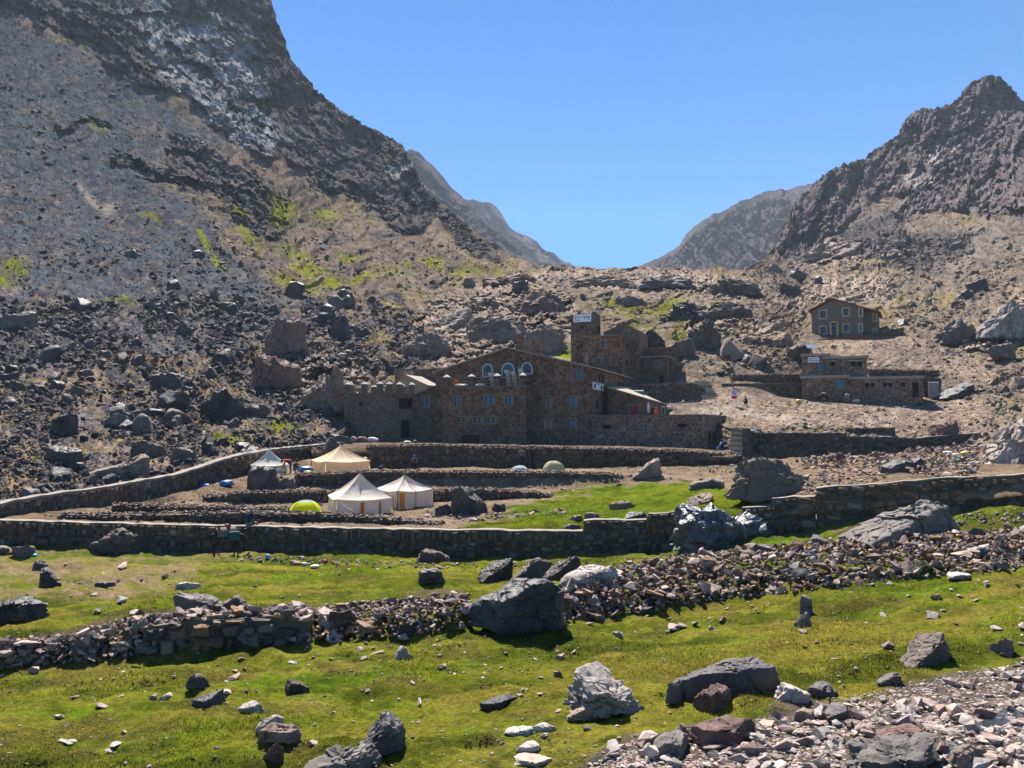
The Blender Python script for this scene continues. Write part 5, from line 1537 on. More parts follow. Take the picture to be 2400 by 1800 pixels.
def terr_sample(g):
    while True:
        px, py = g.uniform(100, 2420), g.uniform(1085, 1250)
        lo_, hi_ = np.interp(px, [p[0] for p in T_TOP], [p[1] for p in T_TOP]), np.interp(px, [0, 1000, 1366, 1600, 1900, 2400], [1222, 1240, 1240, 1190, 1160, 1110])
        if not lo_ + 4 < py < hi_: continue
        if g.random() < 1.05 - 1.3 * TGREEN(np.array([px]), np.array([py]))[0]: return px, py
tr_ = scatter(3800, terr_sample, lambda g, px, py: min(17, 2.4 * g.pareto(2.1) + 3.2), 1090)
tag(link('terrace_stones', strew_mesh('terrace_stones', np.array([i[0][:] for i in tr_]), np.array([(i[1], i[1] * .8, i[1] * .6) for i in tr_]), (PAL_RUB * 0.85)[np.random.default_rng(8).integers(0, 8, len(tr_))], STONES_NEAR, 1091)), 'small loose stones strewn over the bare camping terraces', 'stones', None, 'stuff')
def grav_sample(g):
    while True:
        px, py = g.uniform(1250, 2800), g.uniform(1500, 1840)
        if g.random() < GRAV(np.array([px]), np.array([py]))[0] * 1.25 - 0.12 and clear_of(px, py): return px, py
gr = scatter(8500, grav_sample, lambda g, px, py: min(52, 7 * g.pareto(2.4) + 10) * (0.8 + 0.4 * (py > 1650)), 1101)
vis = sorted([i for i in gr if -10 < i[2] < 2410 and i[3] < 1812], key=lambda i: -i[1] / i[0].y)[:300]
FLAT = [hull(560 + i, 11 + i % 4) for i in range(14)]
SHM = [(PM[0], 'pinkish'), (PM[3], 'ash-grey'), (PM[1], 'purplish'), (PALE, 'pale cream'), (PM[0], 'pinkish')]
MSM = [(PALE, 'pale cream'), (PM[0], 'pinkish'), (PM[3], 'ash-grey'), (PM[2], 'brownish'), (PM[0], 'pinkish')]
def tone(L, px, py):
    return L[int(_hash(np.array([int(px * 11)]), np.array([int(py * 11)]), np.array([2]), 91)[0] * 4.999)]
MARKS = [(1680, 1710, 'the large reddish block'), (1575, 1745, 'the pale flat-topped stone beside the reddish block'), (2105, 1720, 'the long low red slab'), (2100, 1780, 'the wide craggy grey boulder'), (2265, 1770, 'the rounded pinkish boulder'), (1960, 1670, 'the two-faced dark stone'), (1880, 1675, 'the flat pinkish-grey stone'), (2340, 1620, 'the right edge above the stream'), (1420, 1770, 'the left tip of the stony ground'), (2190, 1640, 'the upper edge of the stony ground'), (2340, 1700, 'the glittering water'), (1800, 1760, 'the middle of the bottom edge of the stony ground')]
MARKM = [(1415, 1610, 'the flaky boulder'), (1700, 1590, 'the charcoal boulder'), (2170, 1520, 'the two-tone boulder'), (1210, 1440, 'the big glossy boulder'), (895, 1720, 'the tall leaning boulder'), (640, 1705, 'the white-topped slab'), (465, 1600, 'the egg-shaped stone'), (480, 1640, 'the ridge-backed stone'), (590, 1660, 'the low whitish stone'), (1168, 1645, 'the long low dark stone'), (946, 1530, 'the small white-pink stone'), (1885, 1430, 'the short ragged row of stones'), (2250, 1348, 'the flat cream stone'), (2345, 1510, 'the grassy hollow at the right edge'), (300, 1545, 'the left part of the rubble wall'), (120, 1350, 'the wedge-shaped boulder'), (475, 1415, 'the big grey boulder behind the rubble wall'), (1160, 1335, 'the dark pointed boulder'), (1012, 1348, 'the flat-topped dark boulder'), (244, 1370, 'the flat black stone on the bare ground'), (2080, 1590, 'the sharp grey stone'), (100, 1640, 'the left edge of the lower meadow'), (180, 1740, 'the bottom left corner'), (1230, 1750, 'the cream slabs at the bottom'), (1550, 1500, 'the middle of the lower meadow'), (700, 1330, 'the litter below the front wall'), (330, 1720, 'the lower left of the meadow'), (2000, 1440, 'the grass right of the ragged stone row')]
def near(L, px, py):
    return min(L, key=lambda m: (m[0] - px) ** 2 + 2.5 * (m[1] - py) ** 2)[2]
def gl_(px, py):
    return 'loose ' + tone(SHM, px, py)[1] + ' slab lying near ' + near(MARKS, px, py)
rock_things(vis, 'shale_stone', gl_, 'slab', lambda px, py: gl_(px, py).replace(' slab lying', ' stones lying'), lambda g, px, py: tone(SHM, px, py)[0], FLAT, 0.22, (0.45, 0.85), 0.3)  # the largest loose shale stones of the stony ground, one object each
keep = set(map(id, vis)); rest = [i for i in gr if id(i) not in keep]
rg = np.random.default_rng(9)
tag(link('shale', strew_mesh('shale', np.array([i[0][:] for i in rest]), np.array([(i[1], i[1] * .8, i[1] * .55) for i in rest]), PAL_SHALE[rg.integers(0, 7, len(rest))] * rg.uniform(0.75, 1.25, (len(rest), 1)), STONES_NEAR, 1103, FLAT, 0.3)),
    'small pinkish shale stones covering the stony ground at the bottom right', 'stones', None, 'stuff')
# single stones in the grass
def mead_sample(g):
    while True:
        px, py = g.uniform(-60, 2450), g.uniform(1310, 1800)
        if py < np.interp(px, [p[0] for p in F_TOP], [p[1] for p in F_TOP]) + 50: continue
        X, Y = np.array([px]), np.array([py])
        w = 0.35 + 0.5 * (px > 1100) + 0.5 * BARE(X, Y)[0] - RUB(X, Y)[0] - GRAV(X, Y)[0] + 0.5 * sstep(120, 20, np.abs(py - np.interp(px, [0, 1000, 1500, 2400], [1590, 1510, 1440, 1360])))
        if g.random() < w and clear_of(px, py): return px, py
ms = scatter(1300, mead_sample, lambda g, px, py: min(44, 4.2 * g.pareto(1.8) + 5), 1201)
ms.sort(key=lambda i: -i[1] / i[0].y)
def ml(px, py):
    return 'small ' + tone(MSM, px, py)[1] + ' stone in the grass near ' + near(MARKM, px, py)
rock_things(ms[:260], 'stone', ml, 'stone', lambda px, py: ml(px, py).replace(' stone in', ' stones in'), lambda g, px, py: tone(MSM, px, py)[0], FLAT, 0.2, (0.4, 0.8), 0.3)
rest = ms[260:]
tag(link('meadow_pebbles', strew_mesh('meadow_pebbles', np.array([i[0][:] for i in rest]), np.array([(i[1], i[1] * .8, i[1] * .6) for i in rest]), PAL_SHALE[rg.integers(0, 7, len(rest))], STONES_NEAR, 1203, FLAT, 0.3)), 'pebbles in the short grass', 'stones', None, 'stuff')

def clod_sample(g):
    while True:
        k = g.integers(0, len(CL))
        px, py = CL[k][0] + g.normal(0, CL[k][2]), CL[k][1] + g.normal(0, CL[k][2] * 0.35)
        if 0 < px < 2400 and 1320 < py < 1800 and clear_of(px, py): return px, py
CL = [(NRx.uniform(20, 1750), NRx.uniform(1480, 1790), NRx.uniform(8, 40)) for NRx in [random.Random(55)] for _ in range(46)] + [(1010, 1525, 16), (985, 1545, 30), (890, 1640, 30), (1440, 1600, 25), (850, 1590, 25)]
cl = scatter(620, clod_sample, lambda g, px, py: g.uniform(3, 8.5), 1301)
tag(link('clods', strew_mesh('clods', np.array([i[0][:] for i in cl]), np.array([(i[1], i[1], i[1] * .7) for i in cl]), np.array([(0.035, 0.025, 0.018), (0.06, 0.042, 0.028), (0.02, 0.016, 0.012)])[rg.integers(0, 3, len(cl))], STONES_NEAR, 1303)), 'dark clods and droppings scattered in the grass', 'droppings', None, 'stuff')
# a glittering thread of water between the stones, bottom right
t = NT('stream_water')
n = t.noise(5.5, 4, 0.6); n2 = t.noise(17, 3, 0.6)
WATER = t.done((0.018, 0.022, 0.024), 0.06, t.bump(t.math('ADD', n, t.math('MULTIPLY', n2, 0.6)), 0.9, 0.10), 0.6)
sv, sf = [], []
for j, (x0, x1, y) in enumerate(((2330, 2520, 1660), (2300, 2470, 1685), (2215, 2400, 1712), (2160, 2330, 1738), (2120, 2250, 1764), (2090, 2190, 1790), (2050, 2160, 1830))):
    for i in range(9):
        p = hit(x0 + (x1 - x0) * i / 8, y)[0]
        sv.append((p.x, p.y, p.z + (0.012 if 0 < i < 8 else -0.05)))
for j in range(6):
    for i in range(8): sf.append((j * 9 + i, (j + 1) * 9 + i, (j + 1) * 9 + i + 1, j * 9 + i + 1))
tag(link('stream_water', np_mesh('stream_water', np.array(sv), np.array(sf), WATER, True)), kind='structure')
# ------------------------------------------------------------------ buildings
def masonry(name, stones, mortar, scale=2.6, rough=0.9):
    """roughly coursed rubble set in mortar"""
    stones = [(x[0] * 2.15, x[1] * 1.95, x[2] * 1.8) for x in stones]; mortar = (mortar[0] * 2.5, mortar[1] * 2.25, mortar[2] * 2.1)
    t = NT(name)
    v = t.scalevec((1.0, 1.0, 1.25))
    w = t.noise(1.4, 3, 0.5)
    vv = t.n('ShaderNodeVectorMath', operation='ADD')
    t.l(v, vv.inputs[0])
    cm = t.n('ShaderNodeCombineXYZ')
    for i in range(3): t.l(t.math('MULTIPLY', w, 0.25), cm.inputs[i])
    t.l(cm.outputs[0], vv.inputs[1])
    ed = t.vor(scale, 'DISTANCE_TO_EDGE', vv.outputs[0], 0, 0.9)
    ce = t.n('ShaderNodeTexVoronoi', feature='F1')
    t.l(vv.outputs[0], ce.inputs['Vector']); ce.inputs['Scale'].default_value = scale; ce.inputs['Randomness'].default_value = 0.9
    sep = t.n('ShaderNodeSeparateColor'); t.l(ce.outputs[1], sep.inputs[0])
    n = t.noise(9, 5, 0.65); n2 = t.noise(0.5, 4, 0.6)
    col = t.ramp(sep.outputs[0], [(i / max(1, len(stones) - 1) * 0.8 + 0.1, s) for i, s in enumerate(stones)], 'CONSTANT')
    col = t.mix(t.rng(n, 0.3, 0.7, 0, 0.5), col, tuple(x * 0.6 for x in stones[0]))
    m = t.mix(t.rng(n, 0.35, 0.65), mortar, tuple(x * 0.75 for x in mortar))
    k = t.rng(ed, 0.035, 0.085)
    col = t.mix(k, m, col)
    col = t.mix(t.rng(n2, 0.35, 0.65, 0.0, 0.35), col, t.mix(1.0, col, (0.6, 0.58, 0.6), 'MULTIPLY'))
    h = t.math('ADD', t.math('MULTIPLY', k, 1.0), t.math('MULTIPLY', n, 0.4))
    return t.done(col, rough, t.bump(h, 0.9, 0.1), 0.1)
MAS_BROWN = masonry('brown_masonry', [(0.055, 0.036, 0.028), (0.09, 0.06, 0.044), (0.125, 0.085, 0.06), (0.04, 0.03, 0.028), (0.15, 0.105, 0.075)], (0.135, 0.10, 0.072), 2.6)
MAS_DARK = masonry('dark_masonry', [(0.045, 0.035, 0.03), (0.07, 0.055, 0.047), (0.095, 0.075, 0.06), (0.032, 0.028, 0.028)], (0.105, 0.085, 0.066), 2.5)
MAS_GREY = masonry('grey_masonry', [(0.075, 0.06, 0.047), (0.105, 0.085, 0.066), (0.06, 0.05, 0.042), (0.13, 0.105, 0.08)], (0.145, 0.118, 0.09), 3.0)
MAS_PALE = masonry('pale_pointed_masonry', [(0.07, 0.05, 0.04), (0.10, 0.07, 0.055), (0.05, 0.04, 0.036), (0.14, 0.10, 0.075)], (0.19, 0.15, 0.115), 2.3)
RENDER = plain('grey_cement_render', (0.17, 0.128, 0.098), 0.95, 0.2, 1.5)
SLAB = plain('concrete_slab', (0.30, 0.25, 0.205), 0.9, 0.2, 1.5)
CORN = plain('cornice_cement', (0.16, 0.13, 0.105), 0.9, 0.2, 2.0)
ROOFM = plain('roof_cement', (0.27, 0.225, 0.18), 0.9, 0.25, 0.8)
SURR = plain('window_surround', (0.20, 0.16, 0.125), 0.9, 0.15, 3.0)
WHITEP = plain('white_paint', (0.50, 0.48, 0.46), 0.7, 0.08, 3.0)
CAPM = plain('cap_paint', (0.40, 0.37, 0.34), 0.8, 0.15, 3.0)
YEL = plain('yellow_surround', (0.50, 0.36, 0.22), 0.8, 0.12, 3.0)
REDW = plain('red_paint', (0.24, 0.03, 0.035), 0.6, 0.2, 4.0)
REDR = plain('red_roof_edge', (0.22, 0.05, 0.04), 0.8, 0.2, 2.0)
DARKIN = plain('dark_interior', (0.012, 0.011, 0.012), 0.9, 0.2, 2.0)
FRAMEB = plain('dark_window_frame', (0.02, 0.02, 0.03), 0.5, 0.2, 5.0)
WOODM = plain('weathered_timber', (0.22, 0.15, 0.095), 0.85, 0.25, 8.0)
YGAB = plain('yellowish_render', (0.30, 0.26, 0.17), 0.9, 0.12, 1.0)
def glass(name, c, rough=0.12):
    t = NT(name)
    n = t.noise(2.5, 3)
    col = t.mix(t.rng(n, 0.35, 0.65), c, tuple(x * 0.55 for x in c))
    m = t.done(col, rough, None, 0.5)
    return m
GL_DARK = glass('dark_glass', (0.018, 0.02, 0.03))
GL_BLUE = glass('blue_tinted_glass', (0.06, 0.16, 0.27), 0.3)  # panes tinted blue in their base colour
GL_MID = glass('dim_blue_glass', (0.035, 0.07, 0.13), 0.2)
BLUEP = plain('blue_shutter_paint', (0.06, 0.20, 0.32), 0.6, 0.15, 5.0)

class Fr:
    def __init__(self, deg):
        b = math.radians(deg)
        self.u = Vector((math.cos(b), -math.sin(b), 0)); self.v = Vector((math.sin(b), math.cos(b), 0))
    def p(self, px, v0):
        """ground-plan point under pixel column px on the plane v = v0"""
        q = Vector(tuple(float(c) for c in dirs(px, 950)))
        q = Vector((q.x, q.y, 0))
        return q * (v0 / q.dot(self.v))
    def back(self, a, n):
        return a + self.v * n
def gp(px, d):
    q = dirs(px, 950) * d
    return Vector((float(q[0]), float(q[1]), 0))
def zat(py, a):
    """height of a pixel row above a ground-plan point"""
    return float(at(proj((a.x, a.y, 0))[0], py, a.y).z)
class Plane:
    """the upright plane through two plan points; turns pixels into (distance along it, height)"""
    def __init__(self, a, b):
        self.a, self.t = a, (b - a).normalized()
        self.L = (b - a).length
        self.n = Vector((self.t.y, -self.t.x, 0))          # towards the viewer's side
    def sz(self, px, py):
        d = Vector(tuple(float(c) for c in dirs(px, py)))
        k = self.a.dot(self.n) / d.dot(self.n)
        q = d * k
        return (q - self.a).dot(self.t), q.z
    def w(self, s, z, out=0.0):
        q = self.a + self.t * s + self.n * out
        return Vector((q.x, q.y, z))

def opening(pl_, root, s0, s1, z0, z1, style):
    """what fills a hole in a wall: window (its surround) > pane, mullion; or a door"""
    rl = parent_loc(root)
    sur = {'w': SURR, 'b': SURR, 'm': SURR, 'y': YEL, 'k': None, 'd': None, 'r': SURR, 'B': SURR, 'p': SLAB, 'g': FRAMEB, 'yd': YEL, 'wh': WHITEP, 'rd': None}[style]
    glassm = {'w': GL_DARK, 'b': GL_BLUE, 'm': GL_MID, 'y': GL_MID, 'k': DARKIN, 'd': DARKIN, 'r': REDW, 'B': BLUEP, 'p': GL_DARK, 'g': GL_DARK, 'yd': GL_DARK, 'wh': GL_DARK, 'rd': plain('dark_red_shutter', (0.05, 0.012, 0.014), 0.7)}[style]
    door = style in ('d', 'r', 'yd', 'rd')
    f = MB()
    fw = 0.13 if style != 'y' else 0.2
    if sur is None:
        fw = 0.05; sur = FRAMEB
    o, i = 0.03, -0.05
    def bar(a, b, c, d):
        m = MB_box(pl_, a, b, c, d, i, o)
        f.add(*m)
    bar(s0 - fw, s0, z0 - (0 if door else fw), z1 + fw); bar(s1, s1 + fw, z0 - (0 if door else fw), z1 + fw)
    bar(s0, s1, z1, z1 + fw)
    if not door: bar(s0, s1, z0 - fw, z0)
    w = f.build('door' if door else 'window', sur, root)
    g = MB()
    g.quad(pl_.w(s0, z0, -0.16), pl_.w(s1, z0, -0.16), pl_.w(s1, z1, -0.16), pl_.w(s0, z1, -0.16))
    rel(g, rl); link('leaf' if door else 'pane', g.mesh('pane', glassm), w)
    if not door and style in ('w', 'b', 'm', 'y', 'g', 'wh') and s1 - s0 > 0.5:
        g = MB()
        mw = 0.035
        c = (s0 + s1) / 2
        for a, b, e, h in ((c - mw, c + mw, z0, z1), (s0, s0 + 0.05, z0, z1), (s1 - 0.05, s1, z0, z1), (s0, s1, z1 - 0.05, z1), (s0, s1, z0, z0 + 0.05)):
            g.add(*MB_box(pl_, a, b, e, h, -0.155, -0.11))
        rel(g, rl); link('sash', g.mesh('sash', FRAMEB), w)
    return w
def rel(g, rl):
    g.v = [(a - rl.x, b - rl.y, c - rl.z) for a, b, c in g.v]
def MB_box(P, s0, s1, z0, z1, o0, o1):
    vs = [P.w(s, z, o) for z in (z0, z1) for o in (o0, o1) for s in (s0, s1)]
    return vs, [(0, 2, 3, 1), (4, 5, 7, 6), (0, 1, 5, 4), (2, 6, 7, 3), (0, 4, 6, 2), (1, 3, 7, 5)]

def facade(mb, root, a, b, zb, zt, opens=(), prof=None):
    """wall face from a to b; opens in pixels (x0, y0, x1, y1, style); prof = [(px, py)] of a sloping top"""
    P = Plane(a, b)
    H = []
    for x0, y0, x1, y1, st in opens:
        s0, z1 = P.sz(x0, y0); s1, z0 = P.sz(x1, y1)
        s0, s1 = max(0.06, s0), min(P.L - 0.06, s1)
        H.append((s0, s1, max(zb + 0.02, z0), z1)); opening(P, root, s0, s1, max(zb + 0.02, z0), z1, st)
    xs = sorted({0.0, P.L, *[h[0] for h in H], *[h[1] for h in H]}); zs = sorted({zb, zt, *[h[2] for h in H if h[2] < zt], *[min(zt, h[3]) for h in H]})
    for i in range(len(xs) - 1):
        for j in range(len(zs) - 1):
            cx, cz = (xs[i] + xs[i + 1]) / 2, (zs[j] + zs[j + 1]) / 2
            if any(h[0] < cx < h[1] and h[2] < cz < h[3] for h in H): continue
            mb.quad(P.w(xs[i], zs[j]), P.w(xs[i + 1], zs[j]), P.w(xs[i + 1], zs[j + 1]), P.w(xs[i], zs[j + 1]))
    for s0, s1, z0, z1 in H:
        for p, q in (((s0, z0), (s1, z0)), ((s1, z0), (s1, z1)), ((s1, z1), (s0, z1)), ((s0, z1), (s0, z0))):
            mb.quad(P.w(*p), P.w(*q), P.w(*q, -0.2), P.w(*p, -0.2))
    if prof:
        pts = [P.sz(x, y) for x, y in prof]
        mb.poly([P.w(0, zt)] + [P.w(P.L, zt)] + [P.w(min(P.L, max(0, s)), z) for s, z in reversed(pts)])
    return P

def body(root, name, foot, zb, zt, mat, opens={}, prof={}, lid=True, lidmat=None):
    """upright walls over a plan polygon (first edges face the viewer), with a flat roof sheet"""
    mb = MB()
    n = len(foot)
    for i in range(n):
        facade(mb, root, foot[i], foot[(i + 1) % n], zb, zt, opens.get(i, ()), prof.get(i))
    if lid:
        mb.poly([(p.x, p.y, zt) for p in foot], 1 if lidmat else 0)
    return mb.build(name, [mat, lidmat] if lidmat else mat, root, fix=False)

def coping(root, name, foot, z, mat, over=0.12, h=0.14, edges=None, w=0.35):
    mb = MB()
    n = len(foot)
    for i in (edges if edges is not None else range(n)):
        P = Plane(foot[i], foot[(i + 1) % n])
        mb.add(*MB_box(P, -over * 0.9, P.L + over * 0.9 - 0.003 * i, z, z + h - 0.003 * i, -w, over))
    return mb.build(name, mat, root)

def building(name, label, base, cat='building'):
    r = empty(name, base)
    tag(r, label, cat)
    return r

f20 = Fr(20)
# ---- the big lodge
LB = f20.p(1230, 83.7); LB.z = -2.0
lodge = building('stone_lodge', 'big dark stone mountain lodge with terraces, gable and castle-like corner wing', LB)
zbase = -2.4
# gabled main block
a, b = f20.p(1021, 83.7), f20.p(1388, 83.7)
zeL, zeR = zat(873.5, a), zat(862, b)
zap = zat(817, f20.p(1190, 83.7))
ztop = min(zeL, zeR)
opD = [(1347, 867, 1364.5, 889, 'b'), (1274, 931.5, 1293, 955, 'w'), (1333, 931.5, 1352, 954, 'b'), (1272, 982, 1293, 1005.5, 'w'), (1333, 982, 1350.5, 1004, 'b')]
LEN = 20.0
foot = [a, b, f20.back(b, LEN), f20.back(a, LEN)]
opE = [(1402, 876, 1406, 897, 'k'), (1409, 878, 1415, 899, 'k'), (1396.5, 936, 1403, 959, 'm'), (1414, 941, 1420, 964, 'm'), (1447, 894, 1453, 909, 'k'), (1456, 897, 1461, 912, 'k')]
body(lodge, 'wall', foot, zbase, ztop, MAS_BROWN, {0: opD, 1: opE}, {0: [(1021, 873.5), (1190, 817), (1388, 862)]}, lid=False)
# its roof
def two_slope(root, a, b, apex_px, zeL, zeR, zap, v0, fr, L, mat, th=0.16, over=0.35, name='roof'):
    m = fr.p(apex_px, v0)
    d = fr.v
    mb = MB()
    for p, ze, q, zq in ((a, zeL, m, zap), (m, zap, b, zeR)):
        t = (q - p).normalized() ; s = (zq - ze) / (q - p).length
        p2 = p - t * (over if p is a else 0) ; z2 = ze - s * (over if p is a else 0)
        q2 = q + t * (over if q is b else 0) ; zq2 = zq + s * (over if q is b else 0)
        f0, f1 = p2 - d * over, q2 - d * over
        b0, b1 = p2 + d * L, q2 + d * L
        V = [(f0.x, f0.y, z2), (f1.x, f1.y, zq2), (b1.x, b1.y, zq2), (b0.x, b0.y, z2)]
        V += [(x, y, z + th) for x, y, z in V]
        mb.add(V, [(0, 1, 2, 3), (4, 7, 6, 5), (0, 4, 5, 1), (1, 5, 6, 2), (2, 6, 7, 3), (3, 7, 4, 0)])
    return mb.build(name, mat, root)
two_slope(lodge, a, b, 1190, zeL, zeR, zap, 83.7, f20, LEN + 0.4, ROOFM)
# arched windows with white surrounds
def arch(root, P, x0, x1, y0, y1, off=0.0):
    rl = parent_loc(root)
    s0, zt_ = P.sz(x0, y0); s1, zb_ = P.sz(x1, y1)
    c, r = (s0 + s1) / 2, (s1 - s0) / 2
    zs = zt_ - r
    def ring(k):
        return [(c - r * k, zb_ - (k - 1) * r)] + [(c - r * k * math.cos(q), zs + r * k * math.sin(q)) for q in np.linspace(0, math.pi, 13)] + [(c + r * k, zb_ - (k - 1) * r)]
    A, B = ring(1.0), ring(0.80)
    mb = MB()
    n = len(A)
    for i in range(n):
        j = (i + 1) % n
        mb.quad(P.w(*A[i], 0.06), P.w(*A[j], 0.06), P.w(*B[j], 0.06), P.w(*B[i], 0.06))
        mb.quad(P.w(*A[i], 0.06), P.w(*A[j], 0.06), P.w(*A[j], -0.02), P.w(*A[i], -0.02))
        mb.quad(P.w(*B[i], 0.06), P.w(*B[j], 0.06), P.w(*B[j], 0.01), P.w(*B[i], 0.01))
    w = mb.build('window', WHITEP, root)
    g = MB(); g.poly([P.w(*q, 0.015) for q in B]); rel(g, rl)
    link('pane', g.mesh('pane', GL_MID), w)
    g = MB(); g.add(*MB_box(P, c - 0.04, c + 0.04, zb_, zt_ - 0.2, 0.02, 0.05)); g.add(*MB_box(P, s0 + r * .2, s1 - r * .2, zs - 0.04, zs + 0.04, 0.02, 0.05)); rel(g, rl)
    link('sash', g.mesh('sash', FRAMEB), w)
PD = Plane(a, b)
for x0, x1, y0, y1 in ((1130.5, 1155.5, 852.5, 884), (1175, 1206.5, 850.5, 886), (1221.5, 1248.5, 849, 877)):
    arch(lodge, PD, x0, x1, y0, y1)
# chimneys
def chimney(root, px0, px1, y0, y1, v0, fr, mat=MAS_BROWN, name='chimney', cap=True, dep=None):
    a, b = fr.p(px0, v0), fr.p(px1, v0)
    zt, zb = zat(y0, a), zat(y1, a) - 0.8
    w = (b - a).length
    ft = [a, b, fr.back(b, dep or w), fr.back(a, dep or w)]
    mb = MB()
    for i in range(4): facade(mb, root, ft[i], ft[(i + 1) % 4], zb, zt)
    mb.poly([(p.x, p.y, zt) for p in ft])
    o = mb.build(name, mat, root, fix=False)
    if cap:
        c = (ft[0] + ft[2]) / 2
        k = MB(); h = w * 0.62
        k.box(c.x - h, c.x + h, c.y - h, c.y + h, zt + 0.003, zt + 0.1)
        rel(k, parent_loc(root)); link('cap', k.mesh('cap', CORN), o)
    return o
chimney(lodge, 1210, 1225, 789, 822, 86.5, f20)
chimney(lodge, 1248.5, 1265, 797, 836, 85.2, f20, cap=False)
# terrace block in front
a2, b2 = f20.p(1037, 81.1), f20.p(1232.5, 81.1)
ztC = zat(907, f20.p(1140, 81.1))
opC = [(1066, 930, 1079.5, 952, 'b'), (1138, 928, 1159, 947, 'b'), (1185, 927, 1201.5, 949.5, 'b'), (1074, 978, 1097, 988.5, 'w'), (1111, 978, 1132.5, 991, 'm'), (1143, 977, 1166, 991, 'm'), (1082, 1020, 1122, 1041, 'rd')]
footC = [a2, b2, f20.back(b2, 2.55), f20.back(a2, 2.55)]
body(lodge, 'wall', footC, zbase, ztC, MAS_BROWN, {0: opC}, lidmat=CORN)
coping(lodge, 'cornice', footC, ztC - 0.02, CORN, 0.12, 0.14, [0, 1])
def post(root, p, z, h, w=0.62, mat=MAS_BROWN):
    mb = MB()
    mb.obox((p.x, p.y, z + h / 2), f20.u * (w / 2), f20.v * (w / 2), (0, 0, h / 2))
    o = mb.build('post', mat, root)
    k = MB()
    e = w / 2 + 0.03
    c = [p - f20.u * e - f20.v * e, p + f20.u * e - f20.v * e, p + f20.u * e + f20.v * e, p - f20.u * e + f20.v * e]
    V = [(q.x, q.y, z + h + 0.002) for q in c] + [(q.x, q.y, z + h + 0.07) for q in c] + [(p.x, p.y, z + h + 0.36)]
    k.add(V, [(0, 3, 2, 1), (0, 1, 5, 4), (1, 2, 6, 5), (2, 3, 7, 6), (3, 0, 4, 7), (4, 5, 8), (5, 6, 8), (6, 7, 8), (7, 4, 8)])
    rel(k, parent_loc(root)); link('cap', k.mesh('cap', CAPM), o)
def rails(root, p, q, zs, r=0.05):
    for z in zs:
        mb = MB(); mb.tube([(p.x, p.y, z), (q.x, q.y, z)], r, 6)
        mb.build('rail', WOODM, root)
pp = [f20.p(x, 81.45) for x in (1047, 1105, 1166, 1226)]
zc = ztC + 0.11
for p in pp: post(lodge, p, zc, 1.02)
pp.append(f20.back(pp[-1], 2.0))
for p, q in zip(pp[:-1], pp[1:]): rails(lodge, p, q, (zc + 0.95, zc + 0.6, zc + 0.28))
# left castle-like wing
A0, A1 = f20.p(806, 81.1), f20.p(892, 81.1)
A2 = f20.p(972, 84.4)
ztA = zat(923, A1)
footA = [A0, A1, A2, f20.back(A2, 5), f20.back(A0, 7)]
opA = [(842.5, 942.5, 849.5, 951, 'k')]
opA2 = [(937.5, 935, 965, 956.5, 'g'), (940, 985, 959, 1026, 'd')]
body(lodge, 'wall', footA, zbase - 0.6, ztA, MAS_GREY, {0: opA, 1: opA2}, lidmat=CORN)
coping(lodge, 'cornice', footA, ztA - 0.02, CORN, 0.14, 0.15, [0, 1])
PA = Plane(A1, A2)
mb = MB()
s0, z1 = PA.sz(934, 958.5); s1, z0 = PA.sz(969, 982)
mb.add(*MB_box(PA, s0, s1, z0, z1, 0.004, 0.10))
mb.build('panel', CORN, lodge)
ins = 0.35
pa = [f20.p(x, 81.45) for x in (815.5, 853.5, 890)] + [PA.a + PA.t * PA.L * k - PA.n * ins for k in (0.28, 0.58, 0.95)]
za = ztA + 0.12
for p in pa: post(lodge, p, za, 0.98, 0.55, MAS_GREY)
for p, q in zip(pa[:-1], pa[1:]): rails(lodge, p, q, (za + 0.92, za + 0.6, za + 0.3))
bk = [f20.back(pa[0], 6), f20.back(pa[0], 6) + f20.u * 1.9, f20.back(pa[0], 6) + f20.u * 4.0]
for p in bk: post(lodge, p, za, 0.98, 0.55, MAS_GREY)
rails(lodge, bk[0], bk[1], (za + 0.92, za + 0.6, za + 0.3)); rails(lodge, bk[1], bk[2], (za + 0.92, za + 0.6, za + 0.3)); rails(lodge, bk[0], pa[0], (za + 0.92, za + 0.6, za + 0.3))
# low gabled link between wing and main block
B0, B1 = f20.p(966, 83.9), f20.p(1040, 83.9)
zB0 = zat(930, B0); zB1 = zat(899, B1)
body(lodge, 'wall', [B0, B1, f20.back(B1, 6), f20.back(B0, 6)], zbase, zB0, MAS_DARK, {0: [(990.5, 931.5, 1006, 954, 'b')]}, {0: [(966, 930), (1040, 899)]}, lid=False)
mb = MB()
for o in (0,):
    q0, q1 = B0 - f20.v * 0.3 - f20.u * 0.3, B1 - f20.v * 0.3
    r0, r1 = f20.back(q0, 6.5), f20.back(q1, 6.5)
    V = [(q0.x, q0.y, zB0 - .1), (q1.x, q1.y, zB1), (r1.x, r1.y, zB1), (r0.x, r0.y, zB0 - .1)]
    V += [(x, y, z + 0.14) for x, y, z in V]
    mb.add(V, [(0, 1, 2, 3), (4, 7, 6, 5), (0, 4, 5, 1), (1, 5, 6, 2), (2, 6, 7, 3), (3, 7, 4, 0)])
mb.build('roof', CORN, lodge)
